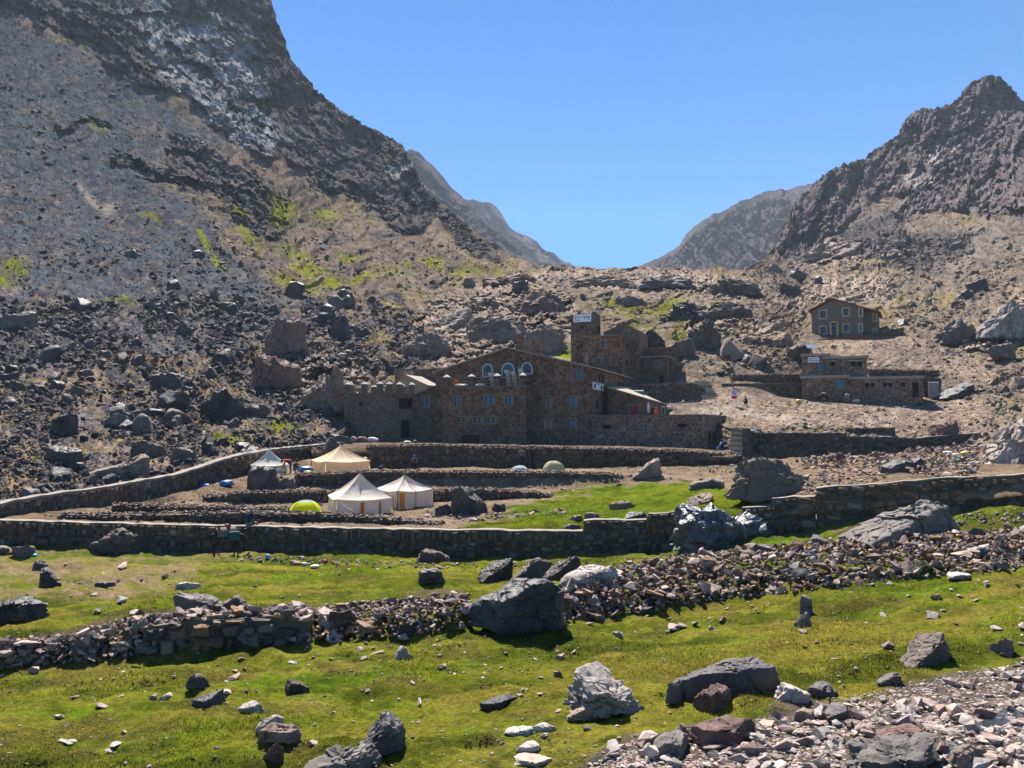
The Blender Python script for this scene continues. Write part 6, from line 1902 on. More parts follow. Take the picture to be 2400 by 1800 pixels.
# low front block at right
G0, G1 = f20.p(1387, 83.2), f20.p(1651, 82.4)
G2, G3 = gp(1702, 90.5), gp(1480, 98)
ztG = zat(973, G1)
opG = [(1412, 996, 1431.5, 1004, 'k'), (1502, 995, 1521, 1010, 'm'), (1588, 994, 1608, 1000, 'k')]
body(lodge, 'wall', [G0, G1, G2, G3], zbase - 0.8, ztG, MAS_PALE, {0: opG, 1: [(1660.5, 1011, 1665.5, 1053, 'd'), (1672, 1012, 1678, 1028, 'k')]}, lidmat=CORN)
coping(lodge, 'cornice', [G0, G1, G2, G3], ztG - 0.02, CORN, 0.06, 0.1, [0, 1])
# lean-to behind it
F0, F1 = f20.p(1424, 88), f20.p(1516, 88)
F2 = gp(1563, 94.5)
zF0, zF1, zF2 = zat(910, F0), zat(937, F1), zat(952, F2)
mb = MB()
zfl = ztG - 0.3
facade(mb, lodge, F0, F1, zfl, zF1, [(1477, 951, 1496.5, 973, 'r')], [(1424, 908), (1450, 917), (1516, 937)])
facade(mb, lodge, F1, F2, zfl, zF2, [(1527, 957, 1532, 973, 'd'), (1551, 954, 1557, 971, 'wh')], [(1516, 937), (1563, 952)])
F3 = gp(1540, 104)
facade(mb, lodge, F2, F3, zfl, zF2); facade(mb, lodge, F3, f20.back(F0, 12), zfl, zF2)
mb.build('wall', MAS_DARK, lodge, fix=False)
mb = MB()
o_ = f20.v * 0.3
V = [(F0.x - o_.x, F0.y - o_.y, zF0 + 0.05), (F1.x - o_.x, F1.y - o_.y, zF1 + 0.05), (F2.x + .2, F2.y - 0.3, zF2 + 0.05), (F3.x, F3.y, zF2 + 0.4), (F0.x + f20.v.x * 12, F0.y + f20.v.y * 12, zF0 + 0.6)]
V += [(x, y, z + 0.14) for x, y, z in V]
mb.add(V, [(0, 1, 2, 3, 4), (9, 8, 7, 6, 5)] + [(i, (i + 1) % 5, 5 + (i + 1) % 5, 5 + i) for i in range(5)])
mb.build('roof', ROOFM, lodge)
# pale board wall lamp and clock-like white disc
PF = Plane(F1, F2)
s, z = PF.sz(1519, 955)
mb = MB()
c = PF.w(s, z, 0.05)
for k in range(16):
    q0, q1 = 2 * math.pi * k / 16, 2 * math.pi * (k + 1) / 16
    mb.add([PF.w(s, z, 0.06), PF.w(s + 0.42 * math.cos(q0), z + 0.62 * math.sin(q0), 0.06), PF.w(s + 0.42 * math.cos(q1), z + 0.62 * math.sin(q1), 0.06)], [(0, 1, 2)])
    mb.quad(PF.w(s + 0.42 * math.cos(q0), z + 0.62 * math.sin(q0), 0.06), PF.w(s + 0.42 * math.cos(q1), z + 0.62 * math.sin(q1), 0.06), PF.w(s + 0.42 * math.cos(q1), z + 0.62 * math.sin(q1), 0.003), PF.w(s + 0.42 * math.cos(q0), z + 0.62 * math.sin(q0), 0.003))
tag(mb.build('plaque', WHITEP), 'oval white plaque on the side wall of the lean-to', 'plaque')

# ---- pale gabled shed and flat wing behind the left wing
Q0, Q1 = f20.p(917, 90), f20.p(1000, 90)
shed = building('gabled_shed', 'small yellowish shed with a pale sloping roof behind the castle-like wing', (Q0.x, Q0.y, 3.0))
zq0 = zat(905, Q0); zap_ = zat(881, f20.p(953, 90))
body(shed, 'wall', [Q0, Q1, f20.back(Q1, 7), f20.back(Q0, 7)], 0.5, zq0, YGAB, {}, {0: [(917, 905), (953, 881), (1000, 903)]}, lid=False)
two_slope(shed, Q0, Q1, 953, zq0, zat(903, Q1), zap_, 90, f20, 7, ROOFM, 0.14, 0.3)
chimney(shed, 925, 939, 866, 897, 92, f20, MAS_GREY)
W0, W1 = f20.p(968, 95), f20.p(1050, 95)
wing = building('flat_wing', 'flat-roofed dark stone wing half hidden behind the yellowish shed', (W0.x, W0.y, 3.0))
ztw = zat(867, W0)
fw_ = [W0, W1, f20.back(W1, 6), f20.back(W0, 6)]
body(wing, 'wall', fw_, 1.0, ztw, MAS_DARK, lidmat=CORN)
coping(wing, 'cornice', fw_, ztw - 0.02, CORN, 0.15, 0.12, [0, 1])

# ---- tower house above
T0, T1 = f20.p(1338.5, 104.2), f20.p(1394, 104.2)
tower = building('tower_house', 'tall square stone tower house with stepped flat-roofed blocks behind the lodge', (T1.x, T1.y, 4.0))
ztT = zat(735, T1)
footT = [T0, T1, f20.back(T1, 3.4), f20.back(T0, 3.4)]
body(tower, 'wall', footT, 2.5, ztT, MAS_DARK, {0: [(1361.5, 764, 1367, 770.5, 'k'), (1352, 812, 1356, 818, 'k'), (1360, 808, 1364, 814, 'k')], 1: [(1401, 764, 1406, 782, 'd')]}, lidmat=CORN)
coping(tower, 'parapet', footT, ztT - 0.01, MAS_DARK, 0.0, 0.25, [1, 2], 0.3)
I0, I1 = f20.p(1374, 101.2), f20.p(1459, 101.2)
ztI = zat(786, I1)
footI = [I0, I1, f20.back(I1, 12), f20.back(I0, 12)]
body(tower, 'wall', footI, 2.0, ztI, MAS_BROWN, {0: [(1408, 798, 1419, 813, 'm'), (1397, 840.5, 1409, 854, 'm'), (1417.5, 839, 1431, 854, 'm')], 1: [(1469, 805, 1473, 818, 'k'), (1489, 815, 1493, 829, 'k'), (1466, 843, 1470, 857, 'k')]}, lidmat=CORN)
coping(tower, 'cornice', footI, ztI - 0.02, CORN, 0.2, 0.13, [0, 1])
chimney(tower, 1368, 1380, 829, 856, 99.6, f20, MAS_GREY)
U0, U1 = f20.p(1416, 107), f20.p(1500, 107)
body(tower, 'wall', [U0, U1, f20.back(U1, 6), f20.back(U0, 6)], 4.0, zat(778, U0), MAS_GREY, {}, {0: [(1416, 777), (1440, 769), (1446, 760), (1466, 757), (1500, 776)]}, lid=True)
J0, J1 = f20.p(1478, 107.5), f20.p(1565, 107.5)
ztJ = zat(836, J1)
footJ = [J0, J1, f20.back(J1, 5), f20.back(J0, 5)]
body(tower, 'wall', footJ, 3.0, ztJ, MAS_DARK, {0: [(1534, 846, 1547, 860, 'm'), (1544.5, 881, 1555, 896, 'd'), (1488, 850, 1492, 857, 'k'), (1498, 846, 1502, 853, 'k')]}, lidmat=CORN)
coping(tower, 'cornice', footJ, ztJ - 0.02, SLAB, 0.25, 0.14, [0, 1])
K0, K1 = f20.p(1504, 109.6), f20.p(1574, 109.6)
ztK = zat(815, K1)
footK = [K0, K1, f20.back(K1, 5), f20.back(K0, 5)]
body(tower, 'wall', footK, 4.0, ztK, MAS_DARK, {1: [(1577, 826, 1579.5, 836, 'k')]}, lidmat=CORN)
coping(tower, 'cornice', footK, ztK - 0.02, CORN, 0.2, 0.13, [0, 1])
V0, V1 = gp(1567, 110), gp(1616, 116)
porch = MB()
PV = Plane(V0, V1)
zv = zat(855, V0); zfl = zat(884, V0)
porch.add(*MB_box(PV, -0.2, PV.L, zv, zv + 0.6, -3, 0))
for k in (0.12, PV.L * 0.5, PV.L - 0.3):
    porch.add(*MB_box(PV, k - .15, k + .15, zfl - 0.6, zv, -0.35, -0.05))
porch.add(*MB_box(PV, 0, PV.L, zfl - 0.6, zv, -3.0, -2.8))
porch.build('porch', MAS_GREY, tower)

# ---- terraces beside it
wall('retaining_wall', 'dark stone terrace wall below the tower house, left of the stony stairway', [(1480, 902, 950, 101.5), (1560, 899, 948, 101), (1622, 896, 944, 100.5), (1654, 911, 940, 102)], 0.4, 0.32, 0, seed=31)
wall('retaining_wall', 'upper tier of dark stone wall left of the small refuge hut', [(1712, 879, 902, 107), (1800, 877, 900, 107), (1884, 876, 900, 107)], 0.4, 0.3, 0, seed=33, coping=False, loose_top=0.2)
wall('retaining_wall', 'lower tier of dark stone wall left of the small refuge hut, behind the red and white sign', [(1692, 899, 934, 104.5), (1800, 898, 934, 104.5), (1882, 897, 936, 104.5)], 0.4, 0.3, 0, seed=35)
wall('garden_wall', 'orange-brown low wall with a red panel above the dark stone tiers', [(1711, 867, 884, 113), (1802, 865, 880, 113)], 0.5, 0.3, 0, seed=37)
wall('garden_wall', 'dark stone wall stretching right from the long low hut', [(2165, 882, 925, 104), (2205, 886, 920, 105)], 0.4, 0.3, 0, seed=39)
wall('garden_wall', 'dry stone wall on the slope behind the long low hut', [(2036, 866, 884, 113), (2200, 868, 882, 114)], 0.4, 0.3, 0, seed=41, coping=False, loose_top=0.2)
wall('garden_wall', 'low grey wall running right from the gabled house', [(2058, 776, 790, 139), (2118, 767, 782, 142)], 0.5, 0.35, 0, seed=43)
wall('field_wall', 'thin dark stone wall climbing across the saddle above the tower', [(1350, 690, 698, 186), (1480, 697, 705, 180), (1600, 705, 713, 175), (1780, 728, 735, 163)], 0.6, 0.4, 0, seed=45, coping=False, loose_top=0.3)

# ---- small refuge hut and its long wing
MR = f20.p(1935, 111); 
hut = building('refuge_hut', 'small brown refuge hut of stepped blocks with pale slab roofs and long low wing', (MR.x, MR.y, 3.0))
vM = 116.5
def blk(px0, px1, yt, yb, v0, dep, opens=(), slab=SLAB, hs=0.34, over=0.2, mat=MAS_PALE, zb=None):
    a, b = f20.p(px0, v0), f20.p(px1, v0)
    zt = zat(yt, (a + b) / 2) - hs; zb = zat(yb, (a + b) / 2) - 0.8
    ft = [a, b, f20.back(b, dep), f20.back(a, dep)]
    body(hut, 'wall', ft, zb, zt, mat, {0: list(opens)}, lid=True)
    mb = MB()
    P = Plane(a, b)
    mb.add(*MB_box(P, -over, P.L + over, zt, zt + hs, -dep, over))
    o = mb.build('roof_slab', slab, hut)
    return P
lintel = lambda P, x0, x1, y: None
P1 = blk(1880, 1989, 880, 936, 109.6, 4.5, [(1961.5, 891, 1977, 908, 'B')])
P2 = blk(1882, 1946, 829, 884, 111.4, 5, [(1917.5, 852, 1933.5, 867, 'B')], hs=0.3)
P3 = blk(1935, 2034, 834.5, 886, 111.1, 5, [(1947, 848, 1957, 857, 'k'), (1995, 848, 2005, 857, 'k'), (2009, 848, 2019, 857, 'k')], hs=0.3)
P4 = blk(1988, 2164, 882, 931, 110.3, 5, [(2028, 898, 2036, 906, 'k'), (2041, 898, 2049, 906, 'k'), (2070, 898, 2078, 906, 'k'), (2083, 898, 2091, 906, 'k'), (2112, 897, 2121, 905, 'k'), (2138.5, 897, 2152.5, 931, 'd')], hs=0.32)
for P, x0, x1, y in ((P3, 1944, 1961, 848), (P3, 1990, 2022, 847.5), (P4, 2024, 2053, 897), (P4, 2066, 2095, 896)):
    s0, z0 = P.sz(x0, y); s1, _ = P.sz(x1, y)
    mb = MB(); mb.add(*MB_box(P, s0, s1, z0 + 0.02, z0 + 0.17, 0.004, 0.16)); mb.build('lintel', SLAB, hut)

# ---- gabled house
f30 = Fr(27)
N0, N1 = f30.p(1906, 153), f30.p(2026, 153)
house = building('gabled_house', 'two-storey grey gabled house with yellow window surrounds and red roof on the right slope', (N0.x, N0.y, zat(812, N0)))
zN0, zN1, zNa = zat(727, N0), zat(721, N1), zat(701, f30.p(1955, 153))
zmin = min(zN0, zN1)
zb_ = zat(806, N0) - 2.0
opN = [(1922, 729, 1936, 745, 'y'), (1976, 723, 1989, 739, 'y'), (1922, 766, 1936, 781, 'y'), (1976, 761, 1990, 776, 'y'), (2014.5, 723, 2021, 740, 'y'), (2014.5, 761, 2020, 775, 'y'), (1950, 764, 1961, 790, 'yd')]
body(house, 'wall', [N0, N1, f30.back(N1, 9), f30.back(N0, 9)], zb_, zmin, RENDER, {0: opN}, {0: [(1906, 727), (1955, 701), (2026, 721)]}, lid=False)
N2, N3 = f30.p(2024, 156.5), f30.p(2062, 156.5)
zN2, zN3 = zat(722, N2), zat(731, N3)
body(house, 'wall', [N2, N3, f30.back(N3, 6), f30.back(N2, 6)], zb_, zN3, RENDER, {0: [(2047.5, 736, 2053, 751, 'y'), (2047.5, 771, 2052.5, 783, 'y')]}, {0: [(2024, 721), (2062, 731)]}, lid=False)
mb = MB()
ap = f30.p(1955, 153)
for p, zp, q, zq, L in ((N0 - f30.u * .5, zN0 - 0.25, ap, zNa, 9.5), (ap, zNa, N1, zN1, 9.5), (N1, zN1, N3 + f30.u * .5, zN3 - 0.2, 9.5)):
    o = f30.v * 0.45
    V = [(p.x - o.x, p.y - o.y, zp), (q.x - o.x, q.y - o.y, zq), (q.x + f30.v.x * L, q.y + f30.v.y * L, zq), (p.x + f30.v.x * L, p.y + f30.v.y * L, zp)]
    V += [(x, y, z + 0.2) for x, y, z in V]
    mb.add(V, [(0, 1, 2, 3), (4, 7, 6, 5), (0, 4, 5, 1), (1, 5, 6, 2), (2, 6, 7, 3), (3, 7, 4, 0)])
mb.build('roof', REDR, house)
PN = Plane(N0, N1)
s0, z1 = PN.sz(1945.5, 759); s1, z0 = PN.sz(1966, 790)
mb = MB()
for a_, b_ in ((s0, s0 + 0.3), (s1 - 0.3, s1)): mb.add(*MB_box(PN, a_, b_, z0 - 0.3, z1 - 0.2, 0.0, 0.7))
for k in range(8):
    q0, q1 = math.pi * k / 8, math.pi * (k + 1) / 8
    c = (s0 + s1) / 2; r = (s1 - s0) / 2 + 0.1
    A = [(c - r * math.cos(q), z1 - 0.2 + 0.55 * math.sin(q)) for q in (q0, q1)]; B = [(x, z - 0.25) for x, z in A]
    mb.add([PN.w(*A[0], 0.8), PN.w(*A[1], 0.8), PN.w(*B[1], 0.8), PN.w(*B[0], 0.8), PN.w(*A[0], 0), PN.w(*A[1], 0), PN.w(*B[1], 0), PN.w(*B[0], 0)], [(0, 1, 2, 3), (0, 4, 5, 1), (3, 2, 6, 7)])
mb.build('door_canopy', YEL, house)
# red kerb in front
k0, k1 = gp(1866, 139), gp(2038, 137.5)
PK = Plane(k0, k1)
_, z0 = PK.sz(1866, 803); _, z1 = PK.sz(2038, 784)
mb = MB()
V = [PK.w(0, z0 - 1.5), PK.w(PK.L, z1 - 1.5), PK.w(PK.L, z1), PK.w(0, z0 + 0.15), PK.w(0, z0 - 1.5, -0.4), PK.w(PK.L, z1 - 1.5, -0.4), PK.w(PK.L, z1, -0.4), PK.w(0, z0 + 0.15, -0.4)]
mb.add(V, [(0, 1, 2, 3), (4, 7, 6, 5), (0, 4, 5, 1), (3, 2, 6, 7), (0, 3, 7, 4), (1, 5, 6, 2)])
tag(mb.build('terrace_kerb', REDR), 'long dark red kerb in front of the gabled house', 'kerb')

# ---- outdoor stairs right of the low block
sa, sb = gp(1704, 76.5), gp(1738, 76.0)
st = empty('stairway', (sa.x, sa.y, -3.0)); tag(st, 'flight of outdoor stone steps between the low block and the upper right wall', 'stairs')
PS = Plane(sa, sb)
nst = 10
zlo, zhi = zat(1066, sa), zat(1014, sa) 
for i in range(nst):
    z = zlo + (zhi + 0.3 - zlo) * (i + 1) / nst
    mb = MB(); mb.add(*MB_box(PS, 0, PS.L, z - 0.9, z, -0.36 * (i + 1), -0.36 * i))
    mb.build('step', SLAB if i % 2 == 0 else CORN, st)
mb = MB(); mb.add(*MB_box(PS, PS.L, PS.L + 0.4, zlo - 1, zhi + 0.4, -4.0, -0.1)); mb.build('side_wall', MAS_DARK, st)
sa2, sb2 = gp(1652, 99), gp(1690, 99)
st2 = empty('stairway', (sa2.x, sa2.y, 2.0)); tag(st2, 'stony stairway climbing between the dark terrace walls below the tower house', 'stairs')
PS = Plane(sa2, sb2)
zlo, zhi = zat(946, sa2), zat(905, sa2)
for i in range(9):
    z = zlo + (zhi + 1.0 - zlo) * (i + 1) / 9
    mb = MB(); mb.add(*MB_box(PS, 0, PS.L, z - 0.9, z, -0.7 * (i + 1), -0.7 * i)); mb.build('step', SLAB if i % 3 else CORN, st2)

# ---- signs
SIGNW = plain('sign_white', (0.66, 0.66, 0.72), 0.5, 0.05, 4.0)
INK = plain('sign_blue_ink', (0.10, 0.13, 0.24), 0.6, 0.1, 4.0)
INKK = plain('sign_black_ink', (0.02, 0.02, 0.022), 0.6, 0.1, 4.0)
INKR = plain('sign_red_ink', (0.42, 0.02, 0.05), 0.6, 0.1, 4.0)
def lettering(root, P, text, s0, s1, zc, h, mat, out):
    c = bpy.data.curves.new('lettering', 'FONT')
    c.body = text; c.size = h * 1.35; c.align_x = 'CENTER'; c.align_y = 'CENTER'; c.materials.append(mat); c.extrude = 0.004; c.offset = 0.012
    o = link('lettering', c, root)
    q = P.w((s0 + s1) / 2, zc, out); rl = parent_loc(root)
    o.location = q - rl
    o.rotation_euler = (math.pi / 2, 0, math.atan2(P.t.y, P.t.x))
    bpy.context.view_layer.update()
    w = o.dimensions.x
    me = bpy.data.meshes.new_from_object(o.evaluated_get(bpy.context.evaluated_depsgraph_get()))
    l_, r_ = o.location.copy(), o.rotation_euler.copy()
    bpy.data.objects.remove(o)
    o = link('lettering', me, root); o.location = l_; o.rotation_euler = r_
    if w > 0: o.scale = ((s1 - s0) / w, 1, 1)
    return o
def signboard(P, x0, y0, x1, y1, label, out=0.03, name='sign_board'):
    s0, z1 = P.sz(x0, y0); s1, z0 = P.sz(x1, y1)
    c = P.w((s0 + s1) / 2, (z0 + z1) / 2, out)
    r = empty(name, c); tag(r, label, 'sign')
    mb = MB(); mb.add(*MB_box(P, s0, s1, z0, z1, out - 0.025, out + 0.03)); mb.build('board', SIGNW, r)
    return r, s0, s1, z0, z1
PT = Plane(T0, T1)
r, s0, s1, z0, z1 = signboard(PT, 1344.6, 738, 1385.7, 753.5, 'wide white signboard at the top of the tower house')
h = z1 - z0; w = s1 - s0
lettering(r, PT, 'Refuge Toubkal', s0 + w * .06, s1 - w * .06, z1 - h * 0.34, h * 0.3, INK, 0.066)
mb = MB()
for a_, b_, c_, d_ in ((0.1, 0.36, 0.2, 0.3), (0.1, 0.13, 0.3, 0.55), (0.62, 0.66, 0.35, 0.6), (0.86, 0.9, 0.2, 0.58), (0.76, 0.9, 0.36, 0.4)):
    mb.add(*MB_box(PT, s0 + w * a_, s0 + w * b_, z0 + h * c_, z0 + h * d_, 0.061, 0.07))
mb.build('print', INK, r)
r, s0, s1, z0, z1 = signboard(P2, 1894, 837.5, 1920, 849, 'small white signboard with two lines of print on the refuge hut')
h = z1 - z0; w = s1 - s0
mb = MB()
for a_, b_, c_, d_ in ((0.13, 0.3, 0.58, 0.74), (0.3, 0.86, 0.64, 0.74), (0.08, 0.34, 0.26, 0.42), (0.38, 0.66, 0.28, 0.4), (0.68, 0.93, 0.28, 0.42)):
    mb.add(*MB_box(P2, s0 + w * a_, s0 + w * b_, z0 + h * c_, z0 + h * d_, 0.061, 0.07))
mb.build('print', INK, r)
PE = Plane(b, f20.back(f20.p(1388, 83.7), LEN)) if False else Plane(f20.p(1388, 83.7), f20.back(f20.p(1388, 83.7), LEN))
s0, z1 = PE.sz(1388.5, 895); s1, _ = PE.sz(1413, 905); _, z0 = PE.sz(1388.5, 912)
r = empty('sign_board', PE.w((s0 + s1) / 2, (z0 + z1) / 2, 0.05)); tag(r, 'white framed picture board on the side wall of the lodge', 'sign')
mb = MB(); mb.add(*MB_box(PE, s0, s1, z0, z1, 0.01, 0.08)); mb.build('board', SIGNW, r)
h = z1 - z0; w = s1 - s0
mb = MB()
for a_, b_, c_, d_ in ((0.08, 0.24, 0.2, 0.78), (0.72, 0.84, 0.14, 0.72), (0.9, 0.95, 0.35, 0.8), (0.2, 0.8, 0.86, 0.92), (0.34, 0.6, 0.68, 0.76)):
    mb.add(*MB_box(PE, s0 + w * a_, s0 + w * b_, z0 + h * c_, z0 + h * d_, 0.081, 0.09))
mb.build('print', INKK, r)
# no-fires sign on two legs
dS = hit(1721, 951)[0].y
c0, c1 = gp(1714, dS), gp(1728, dS)
P = Plane(c0, c1)
_, z1 = P.sz(1714, 914); _, z0 = P.sz(1714, 934); _, zf = P.sz(1714, 951)
r = empty('warning_sign', (c0.x, c0.y, zf)); tag(r, 'red and white prohibition sign on two thin legs before the dark wall', 'sign')
L_ = P.L; h = z1 - z0
mb = MB(); mb.add(*MB_box(P, 0, L_, z0 + h * 0.31, z1, 0, 0.04)); mb.build('panel', SIGNW, r)
mb = MB(); mb.add(*MB_box(P, 0.02, L_ - 0.02, z0, z0 + h * 0.305, -0.002, 0.045)); mb.build('red_panel', INKR, r)
for k in (0.16, 0.78):
    mb = MB(); mb.add(*MB_box(P, L_ * k, L_ * k + 0.06, zf - 0.5, z0 + 0.2, -0.06, -0.005)); mb.build('leg', SIGNW, r)
cx, cz, rad = L_ / 2, z0 + h * 0.66, L_ * 0.37
mb = MB()
for k in range(24):
    q0, q1 = 2 * math.pi * k / 24, 2 * math.pi * (k + 1) / 24
    mb.quad(*[P.w(cx + rr_ * math.cos(q), cz + rr_ * math.sin(q), 0.05) for rr_, q in ((rad, q0), (rad, q1), (rad * 0.8, q1), (rad * 0.8, q0))])
d_ = rad * 0.12
mb.quad(P.w(cx - rad * .65 - d_, cz + rad * .65 - d_, 0.052), P.w(cx + rad * .65 - d_, cz - rad * .65 - d_, 0.052), P.w(cx + rad * .65 + d_, cz - rad * .65 + d_, 0.052), P.w(cx - rad * .65 + d_, cz + rad * .65 + d_, 0.052))
mb.build('ring', plain('sign_dark_red', (0.12, 0.02, 0.035), 0.6), r)
mb = MB()
mb.poly([P.w(cx + x * rad, cz + y * rad, 0.046) for x, y in ((-.3, -.38), (.3, -.38), (.38, -.1), (.16, .05), (.2, .3), (0, .55), (-.1, .25), (-.25, .15), (-.4, -.1))])
mb.build('flame', INKK, r)
# ------------------------------------------------------------------ tents
def canvas(name, c, warm, tl=0.4):
    t = NT(name)
    n = t.noise(3.0, 5, 0.6); w = t.noise(40, 2, 0.5)
    col = t.mix(t.rng(n, 0.3, 0.7), c, tuple(x * 0.82 for x in c))
    col = t.mix(t.rng(w, 0.4, 0.6, 0, 0.25), col, tuple(x * 0.8 for x in c))
    m = t.done(col, 0.9, t.bump(n, 0.4, 0.08), 0.15)
    tr = t.n('ShaderNodeBsdfTranslucent'); tr.inputs[0].default_value = (*warm, 1)
    mx = t.n('ShaderNodeMixShader'); mx.inputs[0].default_value = tl
    t.l(t.b.outputs[0], mx.inputs[1]); t.l(tr.outputs[0], mx.inputs[2]); t.l(mx.outputs[0], t.out.inputs[0])
    return m
CV_WHITE = canvas('white_canvas', (0.74, 0.68, 0.60), (0.74, 0.58, 0.42), 0.3)
CV_CREAM = canvas('cream_canvas', (0.80, 0.68, 0.50), (0.85, 0.62, 0.34), 0.4)
CV_GREY = canvas('greyish_canvas', (0.68, 0.65, 0.57), (0.6, 0.52, 0.4), 0.25)
CV_ORANGE = canvas('orange_canvas', (0.58, 0.30, 0.08), (0.7, 0.36, 0.08), 0.45)
ROPE = plain('dark_rope', (0.06, 0.05, 0.045), 0.9)
def rope(root, a, b, r=0.008, name='guy_rope'):
    mb = MB(); mb.tube([a, b], r, 4)
    return mb.build(name, ROPE, root)
def marquee(px, py, d, a, b, yaw, he, ha, mat, label, seed, roofmat=None, seams=(), gaps=(), group=None, apex=(0, 0)):
    """pyramid tent: sagging roof drawn up to one pole, four hanging walls"""
    c = at(px, py, d)
    g = drop(c.x, c.y)
    c.z = min(c.z, g.z + 0.05) if g else c.z
    root = empty('pyramid_tent', c)
    tag(root, label, 'tent', group)
    cs, sn = math.cos(yaw), math.sin(yaw)
    def W(x, y, z): return (x * cs - y * sn, x * sn + y * cs, z)
    n, m = 13, 16
    cor = [(-a / 2, -b / 2), (a / 2, -b / 2), (a / 2, b / 2), (-a / 2, b / 2)]
    rm = MB()
    eave = []
    for k in range(4):
        p, q = cor[k], cor[(k + 1) % 4]
        grid = []
        for i in range(n):
            s = i / (n - 1)
            ex, ey = p[0] + (q[0] - p[0]) * s, p[1] + (q[1] - p[1]) * s
            sag = -0.11 * math.sin(math.pi * s)
            row = []
            for j in range(m):
                t = j / (m - 1)
                ov = 1.05 - 1.05 * t
                x, y = ex * ov + apex[0] * t, ey * ov + apex[1] * t
                z = he + sag * (1 - t) + (ha - he) * (0.42 * t + 0.58 * t ** 2.3)
                cor_r = abs(2 * s - 1)
                z += 0.05 * (cor_r ** 2) * math.sin(math.pi * t) - 0.05 * (1 - cor_r) * math.sin(math.pi * t)
                z += 0.03 * math.sin(s * 27 + 3 * k) * math.sin(math.pi * t) * (0.3 + 0.7 * math.sin(seed + s * 5) ** 2) + 0.022 * math.sin(s * 19 + seed + 2 * k) * math.sin(math.pi * min(1, t * 1.1)) * (0.4 + t)
                row.append(W(x, y, z))
            grid.append(row)
        base = len(rm.v)
        rm.v += [v for r in grid for v in r]
        for i in range(n - 1):
            for j in range(m - 1):
                rm.f.append((base + i * m + j, base + (i + 1) * m + j, base + (i + 1) * m + j + 1, base + i * m + j + 1)); rm.m.append(0)
        # valance hanging from the eave
        for i in range(n - 1):
            u, v = grid[i][0], grid[i + 1][0]
            rm.quad(u, v, (v[0], v[1], v[2] - 0.10 - 0.02 * ((i + 1) % 2)), (u[0], u[1], u[2] - 0.10 - 0.02 * (i % 2)))
        eave.append(grid)
    o = link('roof', rm.mesh('roof', roofmat or mat, True, False), root)
    g = random.Random(seed)
    for k in range(4):
        p, q = cor[k], cor[(k + 1) % 4]
        wm = MB(); N = 26; rows = 7
        grid = []
        L = math.hypot(q[0] - p[0], q[1] - p[1]); nx, ny = (q[1] - p[1]) / L, -(q[0] - p[0]) / L
        for i in range(N + 1):
            s = i / N
            r = []
            for j in range(rows):
                t = j / (rows - 1)
                f = (0.07 * math.sin(s * 23 + seed * 1.7 + k) + 0.04 * math.sin(s * 51 + seed) + 0.04 * math.sin(s * 9 + 6 * t + seed)) * t + 0.09 * t
                x, y = p[0] + (q[0] - p[0]) * s + nx * f, p[1] + (q[1] - p[1]) * s + ny * f
                z = (he - 0.05 - 0.11 * math.sin(math.pi * s)) * (1 - t) + (-0.06) * t
                r.append(W(x, y, z))
            grid.append(r)
        hole = [x for x in gaps if x[0] == k]
        base = len(wm.v); wm.v += [v for r in grid for v in r]
        for i in range(N):
            s = (i + 0.5) / N
            if any(h[1] < s < h[2] for h in hole): continue
            for j in range(rows - 1):
                wm.f.append((base + i * rows + j, base + (i + 1) * rows + j, base + (i + 1) * rows + j + 1, base + i * rows + j + 1)); wm.m.append(0)
        link('wall', wm.mesh('wall', mat, True, False), root)
        for h in hole:
            im = MB()
            for i in range(4):
                s0, s1 = h[1] + (h[2] - h[1]) * i / 4 - 0.01, h[1] + (h[2] - h[1]) * (i + 1) / 4 + 0.01
                f0, f1 = (-0.10 - 0.03 * (i % 2)), (-0.10 - 0.03 * ((i + 1) % 2))
                A = W(p[0] + (q[0] - p[0]) * s0 + nx * f0, p[1] + (q[1] - p[1]) * s0 + ny * f0, he - 0.1); B = W(p[0] + (q[0] - p[0]) * s1 + nx * f1, p[1] + (q[1] - p[1]) * s1 + ny * f1, he - 0.1)
                im.quad((A[0], A[1], -0.05), (B[0], B[1], -0.05), B, A)
            link('inner_flap', im.mesh('inner_flap', CV_ORANGE, True, False), root)
    mb = MB(); ax, ay, _ = W(apex[0], apex[1], 0); mb.tube([(ax, ay, -0.05), (ax, ay, ha + 0.09)], 0.028, 8)
    link('pole', mb.mesh('pole', WOODM, True), root)
    for k in seams:
        if k < 4:
            pts = [Vector(eave[k][0][j]) + Vector((0, 0, 0.012)) for j in range(m)]
        else:
            pts = [Vector(eave[k - 4][n // 2][j]) + Vector((0, 0, 0.012)) for j in range(m)]
        pts += []
        mb = MB(); mb.tube(pts, 0.016, 5); link('seam', mb.mesh('seam', ROPE, True), root)
        e = pts[0]
        mb = MB(); mb.tube([e - Vector((0, 0, 0.03)), (e.x * 1.01, e.y * 1.01, 0)], 0.016, 5); link('seam', mb.mesh('seam', ROPE, True), root)
    for k in range(4):
        e = Vector(eave[k][0][0]); out = Vector((e.x, e.y, 0)).normalized()
        mb = MB(); mb.tube([e, (e.x + out.x * 1.1, e.y + out.y * 1.1, 0.02)], 0.007, 4); link('guy_rope', mb.mesh('guy_rope', ROPE), root)
    return root
yw = math.radians
TG = None
marquee(843, 1208, 47.0, 3.05, 2.9, yw(21), 1.10, 2.46, CV_WHITE, 'tallest white pyramid tent with orange slits, at the front of the camping terrace', 3, None, (1,), ((0, 0.42, 0.5), (0, 0.76, 0.81), (3, 0.4, 0.5)))
marquee(948, 1186, 50.2, 2.45, 2.4, yw(40), 1.08, 1.92, CV_WHITE, 'white pyramid tent with dark seams, partly behind the tallest tent', 7, None, (0, 1, 2, 4, 5), ((0, 0.02, 0.2), (3, 0.3, 0.5)))
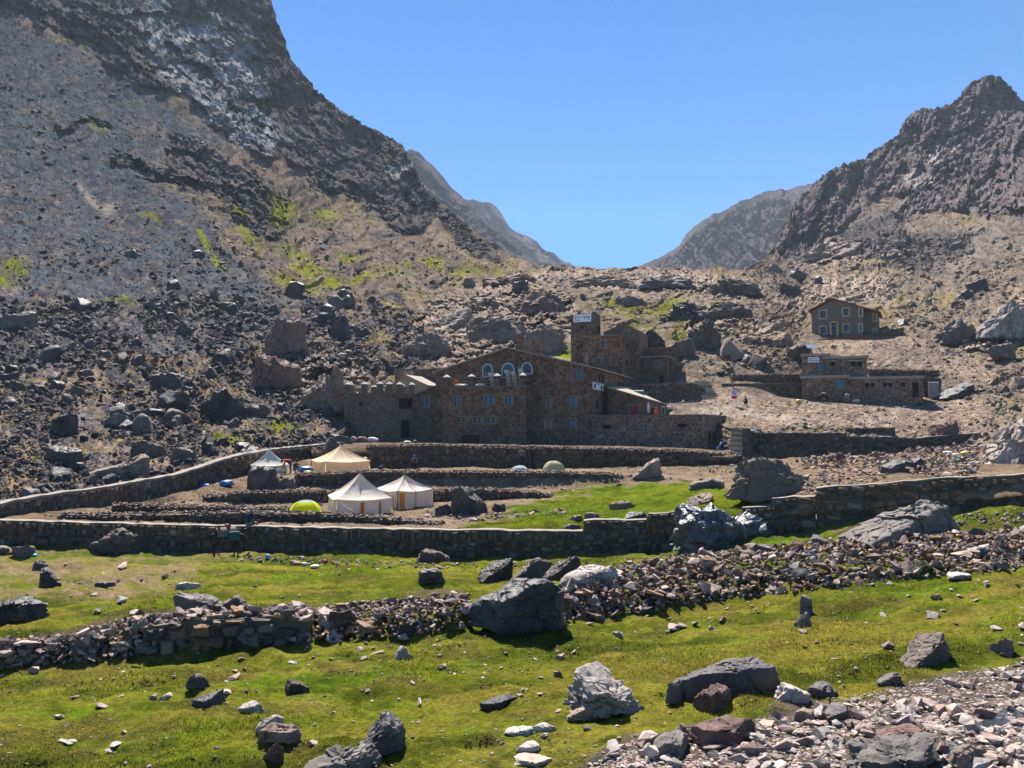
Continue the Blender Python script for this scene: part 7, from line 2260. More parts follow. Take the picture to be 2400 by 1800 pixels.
marquee(798, 1105, 61.6, 3.35, 3.2, yw(31), 0.86, 1.98, CV_CREAM, 'cream-orange pyramid tent on the middle terrace below the castle-like wing', 11, None, (1,), ())
marquee(631, 1108, 62.0, 2.5, 2.4, yw(14), 0.66, 1.82, CV_GREY, 'greyish pyramid tent behind the square black boulder', 15, None, (), ())

def dome_tent(px, py, d, w, dep, h, yaw, mats, label, seed, seam=True):
    c = at(px, py, d)
    g = drop(c.x, c.y)
    if g: c.z = g.z
    root = empty('dome_tent', c, yaw); tag(root, label, 'tent')
    n, m = 40, 14
    top, lower = MB(), MB()
    def pt(i, j):
        q = 2 * math.pi * i / n; t = j / m * math.pi / 2
        k = 1 / (abs(math.cos(q)) ** 3 + abs(math.sin(q)) ** 3) ** (1 / 3)
        pan = 1 - 0.07 * abs(math.sin(2 * q)) ** 0.7 * math.sin(2 * t)
        r = math.cos(t) ** 0.85 * k * 0.93 * pan
        return (r * math.cos(q) * w / 2, r * math.sin(q) * dep / 2, h * math.sin(t) ** 0.95 + 0.012 * math.sin(5 * q + seed) * math.cos(t))
    for i in range(n):
        for j in range(m):
            tgt = top if j >= 10 else lower
            if j == m - 1: tgt.add([pt(i, j), pt(i + 1, j), (0, 0, h)], [(0, 1, 2)])
            else: tgt.quad(pt(i, j), pt(i + 1, j), pt(i + 1, j + 1), pt(i, j + 1))
    for nm, mbx, mt in (('fly', lower, mats[0]), ('roof_vent', top, mats[1])):
        me = mbx.mesh(nm, mt, False, False)
        bm = bmesh.new(); bm.from_mesh(me); bmesh.ops.remove_doubles(bm, verts=bm.verts, dist=1e-4); bm.to_mesh(me); bm.free()
        me.polygons.foreach_set('use_smooth', [True] * len(me.polygons))
        link(nm, me, root)
    if seam:
        for q in (5, 15, 25, 35):
            mb = MB(); mb.tube([Vector(pt(q, j)) * 1.008 for j in range(m)] + [(0, 0, h * 1.01)], 0.014, 5)
            link('pole_sleeve', mb.mesh('pole_sleeve', mats[2], True), root)
NEON = canvas('neon_yellow_nylon', (0.62, 0.68, 0.012), (0.75, 0.80, 0.01), 0.45)
SKYN = canvas('pale_blue_nylon', (0.38, 0.52, 0.55), (0.35, 0.5, 0.5), 0.35)
GREYN = plain('grey_tape', (0.2, 0.22, 0.2), 0.7)
PALEN = canvas('pale_olive_nylon', (0.48, 0.45, 0.30), (0.5, 0.46, 0.28), 0.35)
WHN = canvas('white_nylon', (0.55, 0.57, 0.6), (0.5, 0.52, 0.56), 0.35)
dome_tent(716, 1207, 45.6, 2.05, 1.9, 0.98, yw(8), (NEON, SKYN, GREYN), 'neon yellow dome tent with a pale blue top beside the tallest tent', 1)
dome_tent(1298, 1101, 61.5, 1.75, 1.5, 0.72, yw(20), (PALEN, PALEN, GREYN), 'small pale olive dome tent on the long terrace below the lodge', 2)
dome_tent(1218, 1101, 61.5, 1.35, 1.3, 0.46, yw(-15), (WHN, SKYN, GREYN), 'low white and blue tent behind two standing dark figures', 4)

# ------------------------------------------------------------------ people and animals
SKIN = plain('skin', (0.28, 0.15, 0.09), 0.6, 0.1, 12)
CLOTH = {}
def cloth(n, c):
    if n not in CLOTH: CLOTH[n] = plain('cloth_' + n, c, 0.9, 0.25, 9)
    return CLOTH[n]
def skin_mesh(name, joints, bones, rootj, mats, pick, sub=2):
    """one continuous body grown along a skeleton"""
    names = list(joints)
    me = bpy.data.meshes.new(name)
    me.from_pydata([joints[n][0] for n in names], [(names.index(a), names.index(b)) for a, b in bones], [])
    o = bpy.data.objects.new(name, me)
    COL.objects.link(o)
    m = o.modifiers.new('skin', 'SKIN'); m.use_smooth_shade = True
    for i, n in enumerate(names):
        r = joints[n][1]
        sv = me.skin_vertices[0].data[i]
        sv.radius = r if isinstance(r, tuple) else (r, r)
        sv.use_root = n == rootj
    o.modifiers.new('sub', 'SUBSURF').levels = sub
    dg = bpy.context.evaluated_depsgraph_get()
    out = bpy.data.meshes.new_from_object(o.evaluated_get(dg))
    bpy.data.objects.remove(o)
    out.name = name
    out.materials.clear()
    for k in mats: out.materials.append(k)
    seg = [(Vector(joints[a][0]), Vector(joints[b][0]), pick(a, b)) for a, b in bones]
    for p in out.polygons:
        c = p.center; best, bi = 9e9, 0
        for a, b, k in seg:
            t = max(0, min(1, (c - a).dot(b - a) / max(1e-9, (b - a).length_squared)))
            dd = (c - (a + (b - a) * t)).length
            if dd < best: best, bi = dd, k
        p.material_index = bi; p.use_smooth = True
    return out
STAND = dict(pelvis=((0, 0, .95), (.15, .11)), waist=((0, .01, 1.1), (.135, .10)), chest=((0, 0, 1.32), (.165, .11)), neck=((0, -.01, 1.49), .055), head0=((0, -.03, 1.57), .08), head1=((0, -.03, 1.70), .095),
             hipL=((-.09, 0, .9), .095), kneeL=((-.11, -.02, .5), .06), ankleL=((-.12, .02, .09), .042), toeL=((-.13, -.16, .035), .04),
             hipR=((.09, 0, .9), .095), kneeR=((.11, -.02, .5), .06), ankleR=((.12, .02, .09), .042), toeR=((.13, -.16, .035), .04),
             shL=((-.19, 0, 1.41), .065), elL=((-.25, .03, 1.14), .045), wrL=((-.25, -.06, .92), .03), haL=((-.25, -.09, .80), .035),
             shR=((.19, 0, 1.41), .065), elR=((.25, .03, 1.14), .045), wrR=((.25, -.06, .92), .03), haR=((.25, -.09, .80), .035))
HB = [('pelvis', 'waist'), ('waist', 'chest'), ('chest', 'neck'), ('neck', 'head0'), ('head0', 'head1')]
for s in 'LR':
    HB += [('pelvis', 'hip' + s), ('hip' + s, 'knee' + s), ('knee' + s, 'ankle' + s), ('ankle' + s, 'toe' + s), ('chest', 'sh' + s), ('sh' + s, 'el' + s), ('el' + s, 'wr' + s), ('wr' + s, 'ha' + s)]
def person(loc, yaw, pose, top, legs, label, hat=None, hair=(0.02, 0.016, 0.014), scale=1.0, hatstyle='cap'):
    J = dict(STAND)
    for k, v in pose.items(): J[k] = (v, J[k][1])
    root = empty('person', loc, yaw); tag(root, label, 'person')
    root.scale = (scale,) * 3
    def pick(a, b):
        if b.startswith('head') or b in ('neck',): return 0
        if b[:2] in ('wr', 'ha'): return 0 if b[:2] == 'ha' else 1
        if b[:3] == 'toe': return 3
        if b[:3] in ('hip', 'kne', 'ank'): return 2
        return 1
    me = skin_mesh('body', J, HB, 'pelvis', [SKIN, top, legs, cloth('boots', (0.03, 0.025, 0.022))], pick)
    link('body', me, root)
    h0, h1 = Vector(J['head0'][0]), Vector(J['head1'][0])
    up = (h1 - h0).normalized()
    V, Fc = ico(3)
    fw = Vector((0, -1, 0)); fw = (fw - up * fw.dot(up)).normalized() if abs(fw.dot(up)) < 0.95 else Vector((0, 0, -1))
    sd = up.cross(fw)
    c = h0.lerp(h1, 0.72)
    P = []
    for v in V:
        z = v[2]; y = v[1]
        k = 1.0 if not (y < -0.2 and z < 0.25) else 0.82
        P.append(c + sd * v[0] * 0.105 * k - fw * (y * 0.118 * k - 0.012) + up * max(z, -0.55) * 0.118)
    me = np_mesh('hat' if hat else 'hair', np.array([p[:] for p in P]), Fc, hat or plain('dark_hair', hair, 0.8), True)
    o = link('hat' if hat else 'hair', me, root)
    if hat and hatstyle == 'brim':
        mb = MB()
        q = [c + up * 0.0 + (sd * math.cos(a) + fw * math.sin(a)) * 0.2 for a in np.linspace(0, 2 * math.pi, 17)[:-1]]
        mb.poly(q); mb.poly([p + up * 0.015 for p in reversed(q)])
        link('brim', mb.mesh('brim', hat, False), o)
    mb = MB()   # the face: nose, eyes, mouth
    for x in (-0.035, 0.035): mb.obox(c + sd * x + fw * 0.088 - up * 0.03, sd * 0.012, fw * 0.006, up * 0.006)
    mb.obox(c + fw * 0.09 - up * 0.10, sd * 0.022, fw * 0.006, up * 0.005)
    link('features', mb.mesh('features', cloth('boots', (0.03, 0.025, 0.022))), root)
    mb = MB(); mb.obox(c + fw * 0.1 - up * 0.062, sd * 0.012, fw * 0.016, up * 0.02); link('nose', mb.mesh('nose', SKIN), root)
    return root
def gpt(px, py, d=None):
    if d is not None:
        c = at(px, py, d); g = drop(c.x, c.y)
        return Vector((c.x, c.y, g.z if g else c.z))
    return hit(px, py)[0]
NAVY = cloth('navy', (0.012, 0.018, 0.045)); BLACKC = cloth('black', (0.012, 0.012, 0.014)); REDC = cloth('red', (0.42, 0.02, 0.03)); KHAKI = cloth('khaki', (0.22, 0.17, 0.11)); GREYC = cloth('grey', (0.12, 0.12, 0.13)); ORNG = cloth('orange', (0.55, 0.10, 0.02)); BLUEC = cloth('blue', (0.02, 0.10, 0.32)); WHITEC = cloth('white', (0.55, 0.54, 0.52)); DENIM = cloth('denim', (0.05, 0.075, 0.13))
# sitting on the front wall, seen from behind, turned a little to the right
sit = dict(pelvis=(0, 0, .12), waist=(0, -.03, .28), chest=(0, -.10, .50), neck=(0, -.15, .66), head0=(.01, -.18, .74), head1=(.03, -.21, .87), hipL=(-.10, -.05, .10), kneeL=(-.16, -.46, .14), ankleL=(-.15, -.50, -.30), toeL=(-.16, -.66, -.34), hipR=(.10, -.05, .10), kneeR=(.20, -.44, .22), ankleR=(.18, -.5, -.2), toeR=(.18, -.66, -.25),
           shL=(-.19, -.09, .59), elL=(-.27, -.20, .34), wrL=(-.2, -.42, .26), haL=(-.17, -.5, .24), shR=(.19, -.09, .59), elR=(.30, -.22, .36), wrR=(.22, -.42, .30), haR=(.2, -.5, .27))
zs = at(583, 1233, 41.3)
person((zs.x, zs.y, zs.z + 0.01), yw(160), sit, NAVY, KHAKI, 'person in a navy jacket and pale cap sitting on the front wall, back turned', cloth('pale cap', (0.3, 0.3, 0.34)))
bend = dict(pelvis=(0, .12, .92), waist=(0, .0, 1.02), chest=(0, -.24, 1.05), neck=(0, -.40, 1.02), head0=(0, -.47, .98), head1=(0, -.57, .92), hipL=(-.1, .12, .88), kneeL=(-.13, .08, .48), ankleL=(-.14, .12, .08), hipR=(.1, .12, .88), kneeR=(.13, .05, .48), ankleR=(.15, .12, .08), toeL=(-.15, -.05, .03), toeR=(.16, -.05, .03),
            shL=(-.19, -.27, 1.0), elL=(-.2, -.36, .74), wrL=(-.12, -.46, .52), haL=(-.1, -.48, .42), shR=(.19, -.27, 1.0), elR=(.2, -.38, .74), wrR=(.12, -.5, .52), haR=(.1, -.52, .42))
person(gpt(678, 1112, 61.0), yw(-80), bend, REDC, DENIM, 'person in a red top bending over beside the greyish tent')
squat = dict(pelvis=(0, .1, .32), waist=(0, .04, .46), chest=(0, -.05, .66), neck=(0, -.1, .82), head0=(0, -.13, .90), head1=(0, -.15, 1.03), hipL=(-.1, .08, .3), kneeL=(-.16, -.26, .5), ankleL=(-.14, -.04, .09), toeL=(-.15, -.2, .035), hipR=(.1, .08, .3), kneeR=(.16, -.26, .5), ankleR=(.14, -.04, .09), toeR=(.15, -.2, .035),
             shL=(-.18, -.05, .74), elL=(-.2, -.26, .55), wrL=(-.08, -.42, .5), haL=(-.05, -.48, .46), shR=(.18, -.05, .74), elR=(.2, -.26, .55), wrR=(.08, -.42, .5), haR=(.05, -.48, .46))
person(gpt(692, 1112, 60.8), yw(70), squat, BLACKC, GREYC, 'person in dark clothes squatting right of the red-topped one')
person(gpt(970, 1106, 63.5), yw(20), squat, NAVY, BLACKC, 'person in a blue cap crouching by the tall terrace wall', BLUEC)
person(gpt(1223, 1108, 63.8), yw(180), {}, GREYC, BLACKC, 'person in dark grey standing between the two small dome tents, further left', None)
person(gpt(1248, 1108, 64.0), yw(-120), {}, BLACKC, NAVY, 'person in black standing between the two small dome tents, further right', None)
fl = ztG + 0.02
q = gp(1538, 86.5)
person((q.x, q.y, fl - 0.72), yw(-20), sit | dict(), ORNG, BLACKC, 'person in a bright orange jacket sitting on the flat roof terrace', None) if False else None
person((q.x, q.y, fl - 0.85), yw(-30), {}, ORNG, BLACKC, 'person in a bright orange jacket on the flat roof of the low block', ORNG)
person(gpt(1716, 908), yw(60), {}, GREYC, KHAKI, 'person in grey on the path at the left end of the dark stone tiers', WHITEC)
person(gpt(1749, 950), yw(-60), squat, BLACKC, BLACKC, 'person in black crouching right of the red and white sign')
person(gpt(1987, 943), yw(-40), bend, WHITEC, KHAKI, 'person in white bending over sacks before the refuge hut', WHITEC)
person(gpt(1690, 1066, 79.5), yw(100), squat, BLUEC, NAVY, 'person in blue crouching by the door of the low block')

MB_ = [('rump', 'mid'), ('mid', 'withers'), ('withers', 'neck0'), ('neck0', 'poll'), ('poll', 'muzzle'), ('rump', 'tail0'), ('tail0', 'tail1'), ('rump', 'stifL'), ('stifL', 'hockL'), ('hockL', 'fetL'), ('fetL', 'hoofL'), ('rump', 'stifR'), ('stifR', 'hockR'), ('hockR', 'fetR'), ('fetR', 'hoofR'),
       ('withers', 'elbL'), ('elbL', 'carL'), ('carL', 'pasL'), ('pasL', 'hofL'), ('withers', 'elbR'), ('elbR', 'carR'), ('carR', 'pasR'), ('pasR', 'hofR'), ('poll', 'earL'), ('poll', 'earR')]
def mule(loc, yaw, label, coat, head='up', scale=1.0, load=None, cat='mule'):
    J = dict(rump=((-.48, 0, 1.12), (.23, .26)), mid=((0, 0, 1.05), (.24, .27)), withers=((.42, 0, 1.12), (.20, .26)), tail0=((-.72, 0, 1.08), .04), tail1=((-.78, 0, .62), .035),
             stifL=((-.42, .15, .80), .13), hockL=((-.62, .15, .48), .06), fetL=((-.58, .15, .14), .042), hoofL=((-.54, .15, .03), .055), stifR=((-.46, -.15, .80), .13), hockR=((-.66, -.15, .48), .06), fetR=((-.64, -.15, .14), .042), hoofR=((-.60, -.15, .03), .055),
             elbL=((.42, .14, .74), .09), carL=((.44, .14, .42), .05), pasL=((.43, .14, .14), .038), hofL=((.46, .14, .03), .05), elbR=((.48, -.14, .74), .09), carR=((.50, -.14, .42), .05), pasR=((.48, -.14, .14), .038), hofR=((.51, -.14, .03), .05))
    if head == 'up':
        J |= dict(neck0=((.68, 0, 1.32), (.12, .15)), poll=((.86, 0, 1.56), .10), muzzle=((1.10, 0, 1.28), .065), earL=((.84, .09, 1.80), .022), earR=((.84, -.09, 1.80), .022))
    else:
        J |= dict(neck0=((.72, 0, .92), (.12, .15)), poll=((.94, 0, .62), .10), muzzle=((1.12, 0, .26), .065), earL=((.82, .10, .74), .022), earR=((.82, -.10, .74), .022))
    root = empty('mule', loc, yaw); tag(root, label, cat)
    root.scale = (scale,) * 3
    me = skin_mesh('body', J, MB_, 'mid', [coat], lambda a, b: 0)
    link('body', me, root)
    return root
COAT1 = plain('black_coat', (0.018, 0.015, 0.014), 0.7, 0.3, 5); COAT2 = plain('brown_coat', (0.11, 0.055, 0.035), 0.7, 0.3, 5); COAT3 = plain('pale_brown_coat', (0.2, 0.12, 0.08), 0.7, 0.3, 5)
ml_ = mule(gpt(531, 1306, 39.2), yw(38), 'black saddled mule with pale saddle pad and teal saddlebag at the long front wall', COAT1, 'down', 1.0)
def on(parent, name, mb, mat, smooth=True):
    return link(name, mb.mesh(name, mat, smooth), parent)
mb = MB()   # saddle pad draped over the back
N_ = 12
for i in range(N_):
    a0, a1 = math.pi * (-0.12 + 1.24 * i / N_), math.pi * (-0.12 + 1.24 * (i + 1) / N_)
    for (x0, x1) in ((-.55, -.1), (-.1, .38)):
        f = lambda x, a: (x, 0.30 * math.cos(a), 1.08 + 0.31 * math.sin(a))
        mb.quad(f(x0, a0), f(x1, a0), f(x1, a1), f(x0, a1))
on(ml_, 'saddle_pad', mb, plain('pale_blanket', (0.17, 0.125, 0.10), 0.95, 0.2, 6))
mb = MB(); mb.tube([(.05, .16, 1.45), (.05, -.16, 1.45)], 0.09, 8); mb.tube([(-.4, .13, 1.44), (-.4, -.13, 1.44)], 0.07, 8); on(ml_, 'saddle', mb, plain('red_saddle', (0.25, 0.05, 0.04), 0.8))
for s in (-1, 1):
    mb = MB(); mb.obox((.22, s * .36, .98), (.26, 0, 0), (0, .08, 0), (0, 0, .22)); o = on(ml_, 'saddlebag', mb, plain('teal_tarpaulin', (0.01, 0.075, 0.07), 0.7, 0.2, 6), False)
    bv = o.modifiers.new('b', 'BEVEL'); bv.width = 0.04; bv.segments = 2
mb = MB(); mb.tube([(-.2, .3, 1.0), (-.2, .0, .80), (-.2, -.3, 1.0)], 0.03, 5); on(ml_, 'girth', mb, plain('red_strap', (0.3, 0.06, 0.05), 0.9))
mule(gpt(1779, 857), yw(10), 'brown mule grazing on the slope, left one of a pair', COAT2, 'down', 1.05)
mule(gpt(1794, 859), yw(170), 'reddish-brown mule grazing on the slope, right one of a pair', COAT3, 'down', 1.05)
mule(gpt(1930, 944), yw(120), 'black mule standing in front of the small refuge hut', COAT1, 'down', 0.95)

# staff by the mule
q = gpt(512, 1297, 39.5)
mb = MB(); mb.tube([q, q + Vector((0.12, 0.5, 1.42))], 0.018, 6); tag(mb.build('staff', WOODM), 'long thin wooden staff leaning on the wall behind the mule', 'staff')

# ------------------------------------------------------------------ belongings
def sack(px, py, w, h, mat, label, seed, d=None, name='sack', cat='sack'):
    loc = gpt(px, py, d)
    k = loc.y / F
    V, Fc = ico(3)
    g = seed
    n = fbm(V * 1.6 + g, 3, g)
    P = V * (1 + 0.18 * n[:, None]) * np.array([w * k / 2, w * k / 2.6, h * k / 2])
    P[:, 2] = np.maximum(P[:, 2], -h * k * 0.36) + h * k * 0.36
    o = link(name, np_mesh(name, P, Fc, mat, True)); o.location = loc
    return tag(o, label, cat)
SACKW = plain('white_sackcloth', (0.50, 0.47, 0.42), 0.9, 0.15, 5); SACKG = plain('greyish_sackcloth', (0.26, 0.25, 0.23), 0.9, 0.2, 5); SACKR = plain('reddish_blanket', (0.2, 0.09, 0.07), 0.9, 0.3, 6)
BLUET = plain('blue_plastic', (0.03, 0.12, 0.36), 0.45, 0.2, 5, 0.5); YELT = plain('yellow_plastic', (0.55, 0.48, 0.08), 0.5, 0.2, 5); GRNT = plain('green_plastic', (0.01, 0.13, 0.08), 0.45, 0.2, 5, 0.5); CYANT = plain('light_blue_plastic', (0.10, 0.36, 0.55), 0.4, 0.2, 5, 0.5); PINKT = plain('pink_plastic', (0.5, 0.05, 0.10), 0.5, 0.2, 5)
sack(828, 1042, 16, 18, SACKG, 'upright grey-green sack at the foot of the castle-like wing', 3, 88)
sack(849, 1043, 25, 17, SACKR, 'reddish folded load at the foot of the castle-like wing', 5, 88)
sack(874, 1045, 25, 15, SACKW, 'round white sack at the foot of the castle-like wing', 7, 87)
sack(955, 1042, 18, 7, SACKW, 'flat white bag lying on the yard before the recessed door', 9, 85)
sack(973, 1043, 10, 8, GRNT, 'small green bag lying on the yard before the recessed door', 11, 85)
sack(530, 1139, 30, 16, BLUET, 'crumpled blue tarpaulin against the left boundary wall', 13)
sack(718, 1101, 34, 20, BLUET, 'blue tarpaulin heap between the greyish and the cream tent', 15, 62)
sack(722, 1109, 20, 8, YELT, 'yellow plastic sheet left of the cream tent', 17, 60.5)
sack(668, 1110, 8, 6, YELT, 'small yellow bag beside the greyish tent', 18, 61)
sack(627, 1310, 12, 12, CYANT, 'light blue plastic bag in the grass below the front wall', 19)
sack(893, 1104, 14, 12, NAVY, 'dark blue bag right of the cream tent', 21, 62)
sack(714, 1324, 14, 7, WHITEC, 'white plastic litter in the grass below the front wall', 23)
sack(762, 1318, 10, 8, PINKT, 'pink scrap of plastic in the grass below the front wall', 25)
sack(738, 1330, 22, 8, SACKW, 'whitish torn bag in the grass below the front wall', 26)
sack(80, 1303, 16, 6, CYANT, 'pale blue rag by the grey stone at the far left of the wall', 27)
sack(1757, 1013, 24, 7, CYANT, 'pale blue rags on the upper right wall, nearest the stairs', 29, 79.9)
sack(1833, 1013, 20, 7, BLUET, 'blue rags on the upper right wall, farther from the stairs', 31, 79.9)
sack(2006, 943, 20, 9, SACKW, 'white sack lying before the long wing of the refuge hut', 33)
sack(1984, 944, 14, 10, SACKR, 'brownish bundle under the person in white', 35)
sack(1872, 944, 14, 9, YELT, 'ochre bundle at the left corner of the refuge hut', 37)
sack(1552, 940, 44, 14, CV_WHITE, 'pale tarpaulin spread on the lean-to roof', 39, 97)
sack(1592, 896, 18, 6, PINKT, 'pink blanket laid on the terrace wall below the tower house', 40, 101.2)
sack(1683, 1055, 8, 12, SACKW, 'white container by the door of the low block', 41, 79.8)
# rubbish heap at the right
RUBM = [SACKW, CYANT, YELT, WHITEC, PINKT, GRNT, SACKG, BLUET, SACKW, CV_WHITE]
RL = ['whitish bag', 'light blue rag', 'yellow sack', 'white bag', 'pink scrap', 'green scrap', 'grey bag', 'blue scrap', 'pale bag', 'cream sack']
rg2 = random.Random(4)
heap = [(2222, 1062, 22, 9, 3), (2268, 1062, 34, 10, 2), (2246, 1080, 14, 9, 5), (2262, 1084, 12, 8, 7), (2278, 1098, 14, 8, 4), (2292, 1102, 14, 9, 1), (2314, 1110, 18, 8, 2), (2240, 1066, 20, 8, 9), (2256, 1073, 10, 6, 8), (2270, 1077, 12, 6, 6), (2284, 1073, 12, 7, 8), (2250, 1090, 14, 6, 0), (2262, 1096, 16, 6, 0), (2275, 1088, 12, 6, 6), (2292, 1084, 10, 6, 8), (2244, 1100, 12, 5, 3), (2288, 1050, 10, 5, 4), (2300, 1046, 10, 8, 0), (2330, 1112, 12, 5, 8), (2345, 1113, 14, 6, 8), (2236, 1075, 10, 5, 1), (2283, 1064, 9, 5, 7)]
heap_g = hit(2262, 1108)[0]
for i, (x, y, w, h, m) in enumerate(heap):
    o = sack(x, min(y + 4, 1112), w, h, RUBM[m], RL[m] + ' in the rubbish heap under the pale outcrop', 60 + i, 46 + (1112 - y) * 0.06, 'rubbish_bag', 'rubbish')
    o.location = at(x, y + 3, o.location.y)
    o['group'] = RL[m] + 's of the rubbish heap'
# mound the rubbish lies on
mound = [(2205, 1112), (2228, 1066), (2262, 1062), (2300, 1058), (2320, 1112)]
pl_items = []
g3 = np.random.default_rng(77)
for i in range(420):
    t, s = g3.random(), g3.random()
    x = 2212 + 100 * t; y = 1113 - 52 * s * math.sin(math.pi * min(1, max(0, t * 0.9 + 0.12))) ** 0.6
    pl_items.append((at(x, y + 2, 46.3 + (1112 - y) * 0.06), g3.uniform(0.04, 0.13)))
tag(link('rubbish_mound', strew_mesh('rubbish_mound', np.array([p[0][:] for p in pl_items]), np.array([(s, s, s * .6) for _, s in pl_items]), np.array([(0.3, 0.28, 0.25), (0.2, 0.16, 0.13), (0.4, 0.39, 0.38), (0.15, 0.19, 0.17), (0.22, 0.2, 0.2)])[g3.integers(0, 5, 420)], STONES_NEAR, 78)), 'mixed small rubbish spilling down behind the right wall', 'rubbish', None, 'stuff')
def barrel(px, py, d, r, L, mat, label, yaw, seed=0):
    c = at(px, py, d)
    g = drop(c.x, c.y)
    if g and abs(g.z - c.z) < 1.2: c.z = g.z
    root = empty('barrel', c, yaw); tag(root, label, 'barrel')
    mb = MB(); prof = [(0.0, r * .9), (0.03, r), (L * .32, r * 1.0), (L * .34, r * 1.06), (L * .36, r), (L * .64, r), (L * .66, r * 1.06), (L * .68, r), (L - .03, r), (L, r * .9)]
    mb.tube([(x - L / 2, 0, r) for x, _ in prof], [q for _, q in prof], 14); link('drum', mb.mesh('drum', mat, True), root)
    mb = MB(); mb.tube([(L / 2 + 0.002, 0, r), (L / 2 + 0.03, 0, r)], r * 0.8, 14); link('lid', mb.mesh('lid', SKYN, True), root)
barrel(480, 1149, 56.0, 0.22, 0.7, BLUET, 'blue plastic barrel lying at the foot of the left boundary wall', yw(160))
q0 = at(1498, 932, 96)
root = empty('water_tank', q0, 0); tag(root, 'dark green cylindrical water tank above the lean-to roof', 'water tank')
mb = MB(); mb.tube([(-.6, 0, .45), (-.5, 0, .45), (.5, 0, .45), (.6, 0, .45)], [.36, .45, .45, .36], 16); link('drum', mb.mesh('drum', GRNT, True), root)
mb = MB(); mb.box(-.5, -.35, -.4, .4, -1.2, 0.05); mb.box(.35, .5, -.4, .4, -1.2, 0.05); link('stand', mb.mesh('stand', CORN), root)
# satellite dish on the tower
qd = f20.p(1399, 105.5); zd = zat(740, qd)
root = empty('satellite_dish', (qd.x, qd.y, ztT + 0.1)); tag(root, 'white satellite dish on the right corner of the tower roof', 'dish')
mb = MB()
for i in range(4):
    for k in range(14):
        a0, a1 = 2 * math.pi * k / 14, 2 * math.pi * (k + 1) / 14
        f = lambda r, a: (r * math.cos(a) * .42, -0.25 * (1 - r * r) * 0.4 + .0, 0.35 + r * math.sin(a) * .30)
        mb.quad(f(i / 4, a0), f(i / 4, a1), f((i + 1) / 4, a1), f((i + 1) / 4, a0))
link('bowl', mb.mesh('bowl', WHITEP, True), root)
mb = MB(); mb.tube([(0, 0.12, 0), (0, 0.06, 0.35)], 0.03, 6); mb.tube([(0, -.1, 0.1), (0, -.45, 0.35)], 0.015, 5); link('arm', mb.mesh('arm', GREYN), root)
# solar panel on the refuge hut
q0 = f20.p(1904, 112.5)
root = empty('solar_panel', (q0.x, q0.y, zat(829, q0))); tag(root, 'small tilted solar panel on a post above the refuge hut', 'solar panel')
mb = MB(); mb.tube([(0, 0, -0.2), (0, 0, 0.75)], 0.05, 6); link('post', mb.mesh('post', WOODM), root)
mb = MB(); mb.obox((0, 0, 0.95), (0.62, 0, 0), (0, 0.28, 0.24), (0, -0.02, 0.02)); link('panel', mb.mesh('panel', plain('solar_cell', (0.25, 0.32, 0.36), 0.25, 0.2, 4, 0.6)), root)
# pale slab leaning at the end of the hut
q0 = gp(2192, 102.5)
mb = MB(); z0, z1 = zat(931, q0), zat(895, q0)
mb.obox((q0.x, q0.y + 0.25, (z0 + z1) / 2), (0.62, -0.1, 0), (0.02, 0.06, 0.02), (0.12, 0.25, (z1 - z0) / 2)); tag(mb.build('slab', SLAB), 'pale concrete slab leaning at the right end of the long low hut', 'slab')
# loungers stood against the terrace rail
def lounger(px, lean, h, c, label):
    p = f20.p(px, 80.98)
    p = f20.back(p, 1.0)
    root = empty('sun_lounger', (p.x, p.y, zc), -yw(20)); tag(root, label, 'lounger', None)
    m = plain('lounger_cushion_%d' % c, ((0.40, 0.34, 0.25), (0.26, 0.25, 0.23), (0.42, 0.40, 0.33))[c], 0.9, 0.1, 6)
    mb = MB(); mb.obox((-lean * 0.5, 0, h / 2), (0.24, 0, 0), (0, 0.05, 0), (-lean * 0.5, 0.1, h / 2)); link('bed', mb.mesh('bed', m), root)
    mb = MB(); mb.obox((-lean * 0.93, -0.06, h * 0.90), (0.25, 0, 0), (0, 0.06, 0), (-lean * 0.09, 0.02, h * 0.10)); link('headrest', mb.mesh('headrest', plain('lounger_head', (0.48, 0.43, 0.33), 0.9, 0.1, 6)), root)
    for s in (-.27, .27):
        mb = MB(); mb.obox((-lean * 0.5 + s, 0.02, h / 2), (0.03, 0, 0), (0, 0.06, 0), (-lean * 0.5, 0.1, h / 2 + 0.02)); link('side_rail', mb.mesh('side_rail', GREYC), root)
for i, (x, l, h, c, nm) in enumerate(((1149, 0.42, 1.45, 0, 'leftmost sun lounger stood on end against the terrace railing'), (1161, 0.42, 1.42, 1, 'second sun lounger from the left, stood on end left of a capped post'), (1187, 0.35, 1.75, 0, 'tall tan sun lounger stood on end right of a capped post'), (1202, 0.36, 1.55, 0, 'fourth sun lounger from the left, stood on end against the railing'), (1215, 0.12, 1.85, 2, 'rightmost and palest sun lounger stood on end against the railing'))):
    lounger(x, l, h, c, nm)
p = f20.back(f20.p(1060, 81.1), 0.9)
root = empty('chair', (p.x, p.y, zc)); tag(root, 'orange plastic chair on the lodge terrace behind the railing', 'chair')
mb = MB(); mb.box(-.28, .28, -.25, .25, .42, .47); link('seat', mb.mesh('seat', ORNG), root)
mb = MB(); mb.box(-.28, .28, .25, .30, .44, .9); link('backrest', mb.mesh('backrest', ORNG), root)
for x in (-.25, .25):
    for y in (-.22, .27):
        mb = MB(); mb.tube([(x, y, 0), (x, y, .43)], 0.022, 6); link('leg', mb.mesh('leg', ORNG), root)
p = f20.p(1085, 81.35)
o = sack(1085, 905, 38, 7, SACKW, 'white sheet spread on the edge of the lodge terrace', 91, p.y); o.location = (p.x, p.y, zc)
p = f20.p(1125, 81.35)
o = sack(1125, 905, 26, 6, SACKW, 'crumpled pale cloth on the edge of the lodge terrace', 93, p.y); o.location = (p.x, p.y, zc)
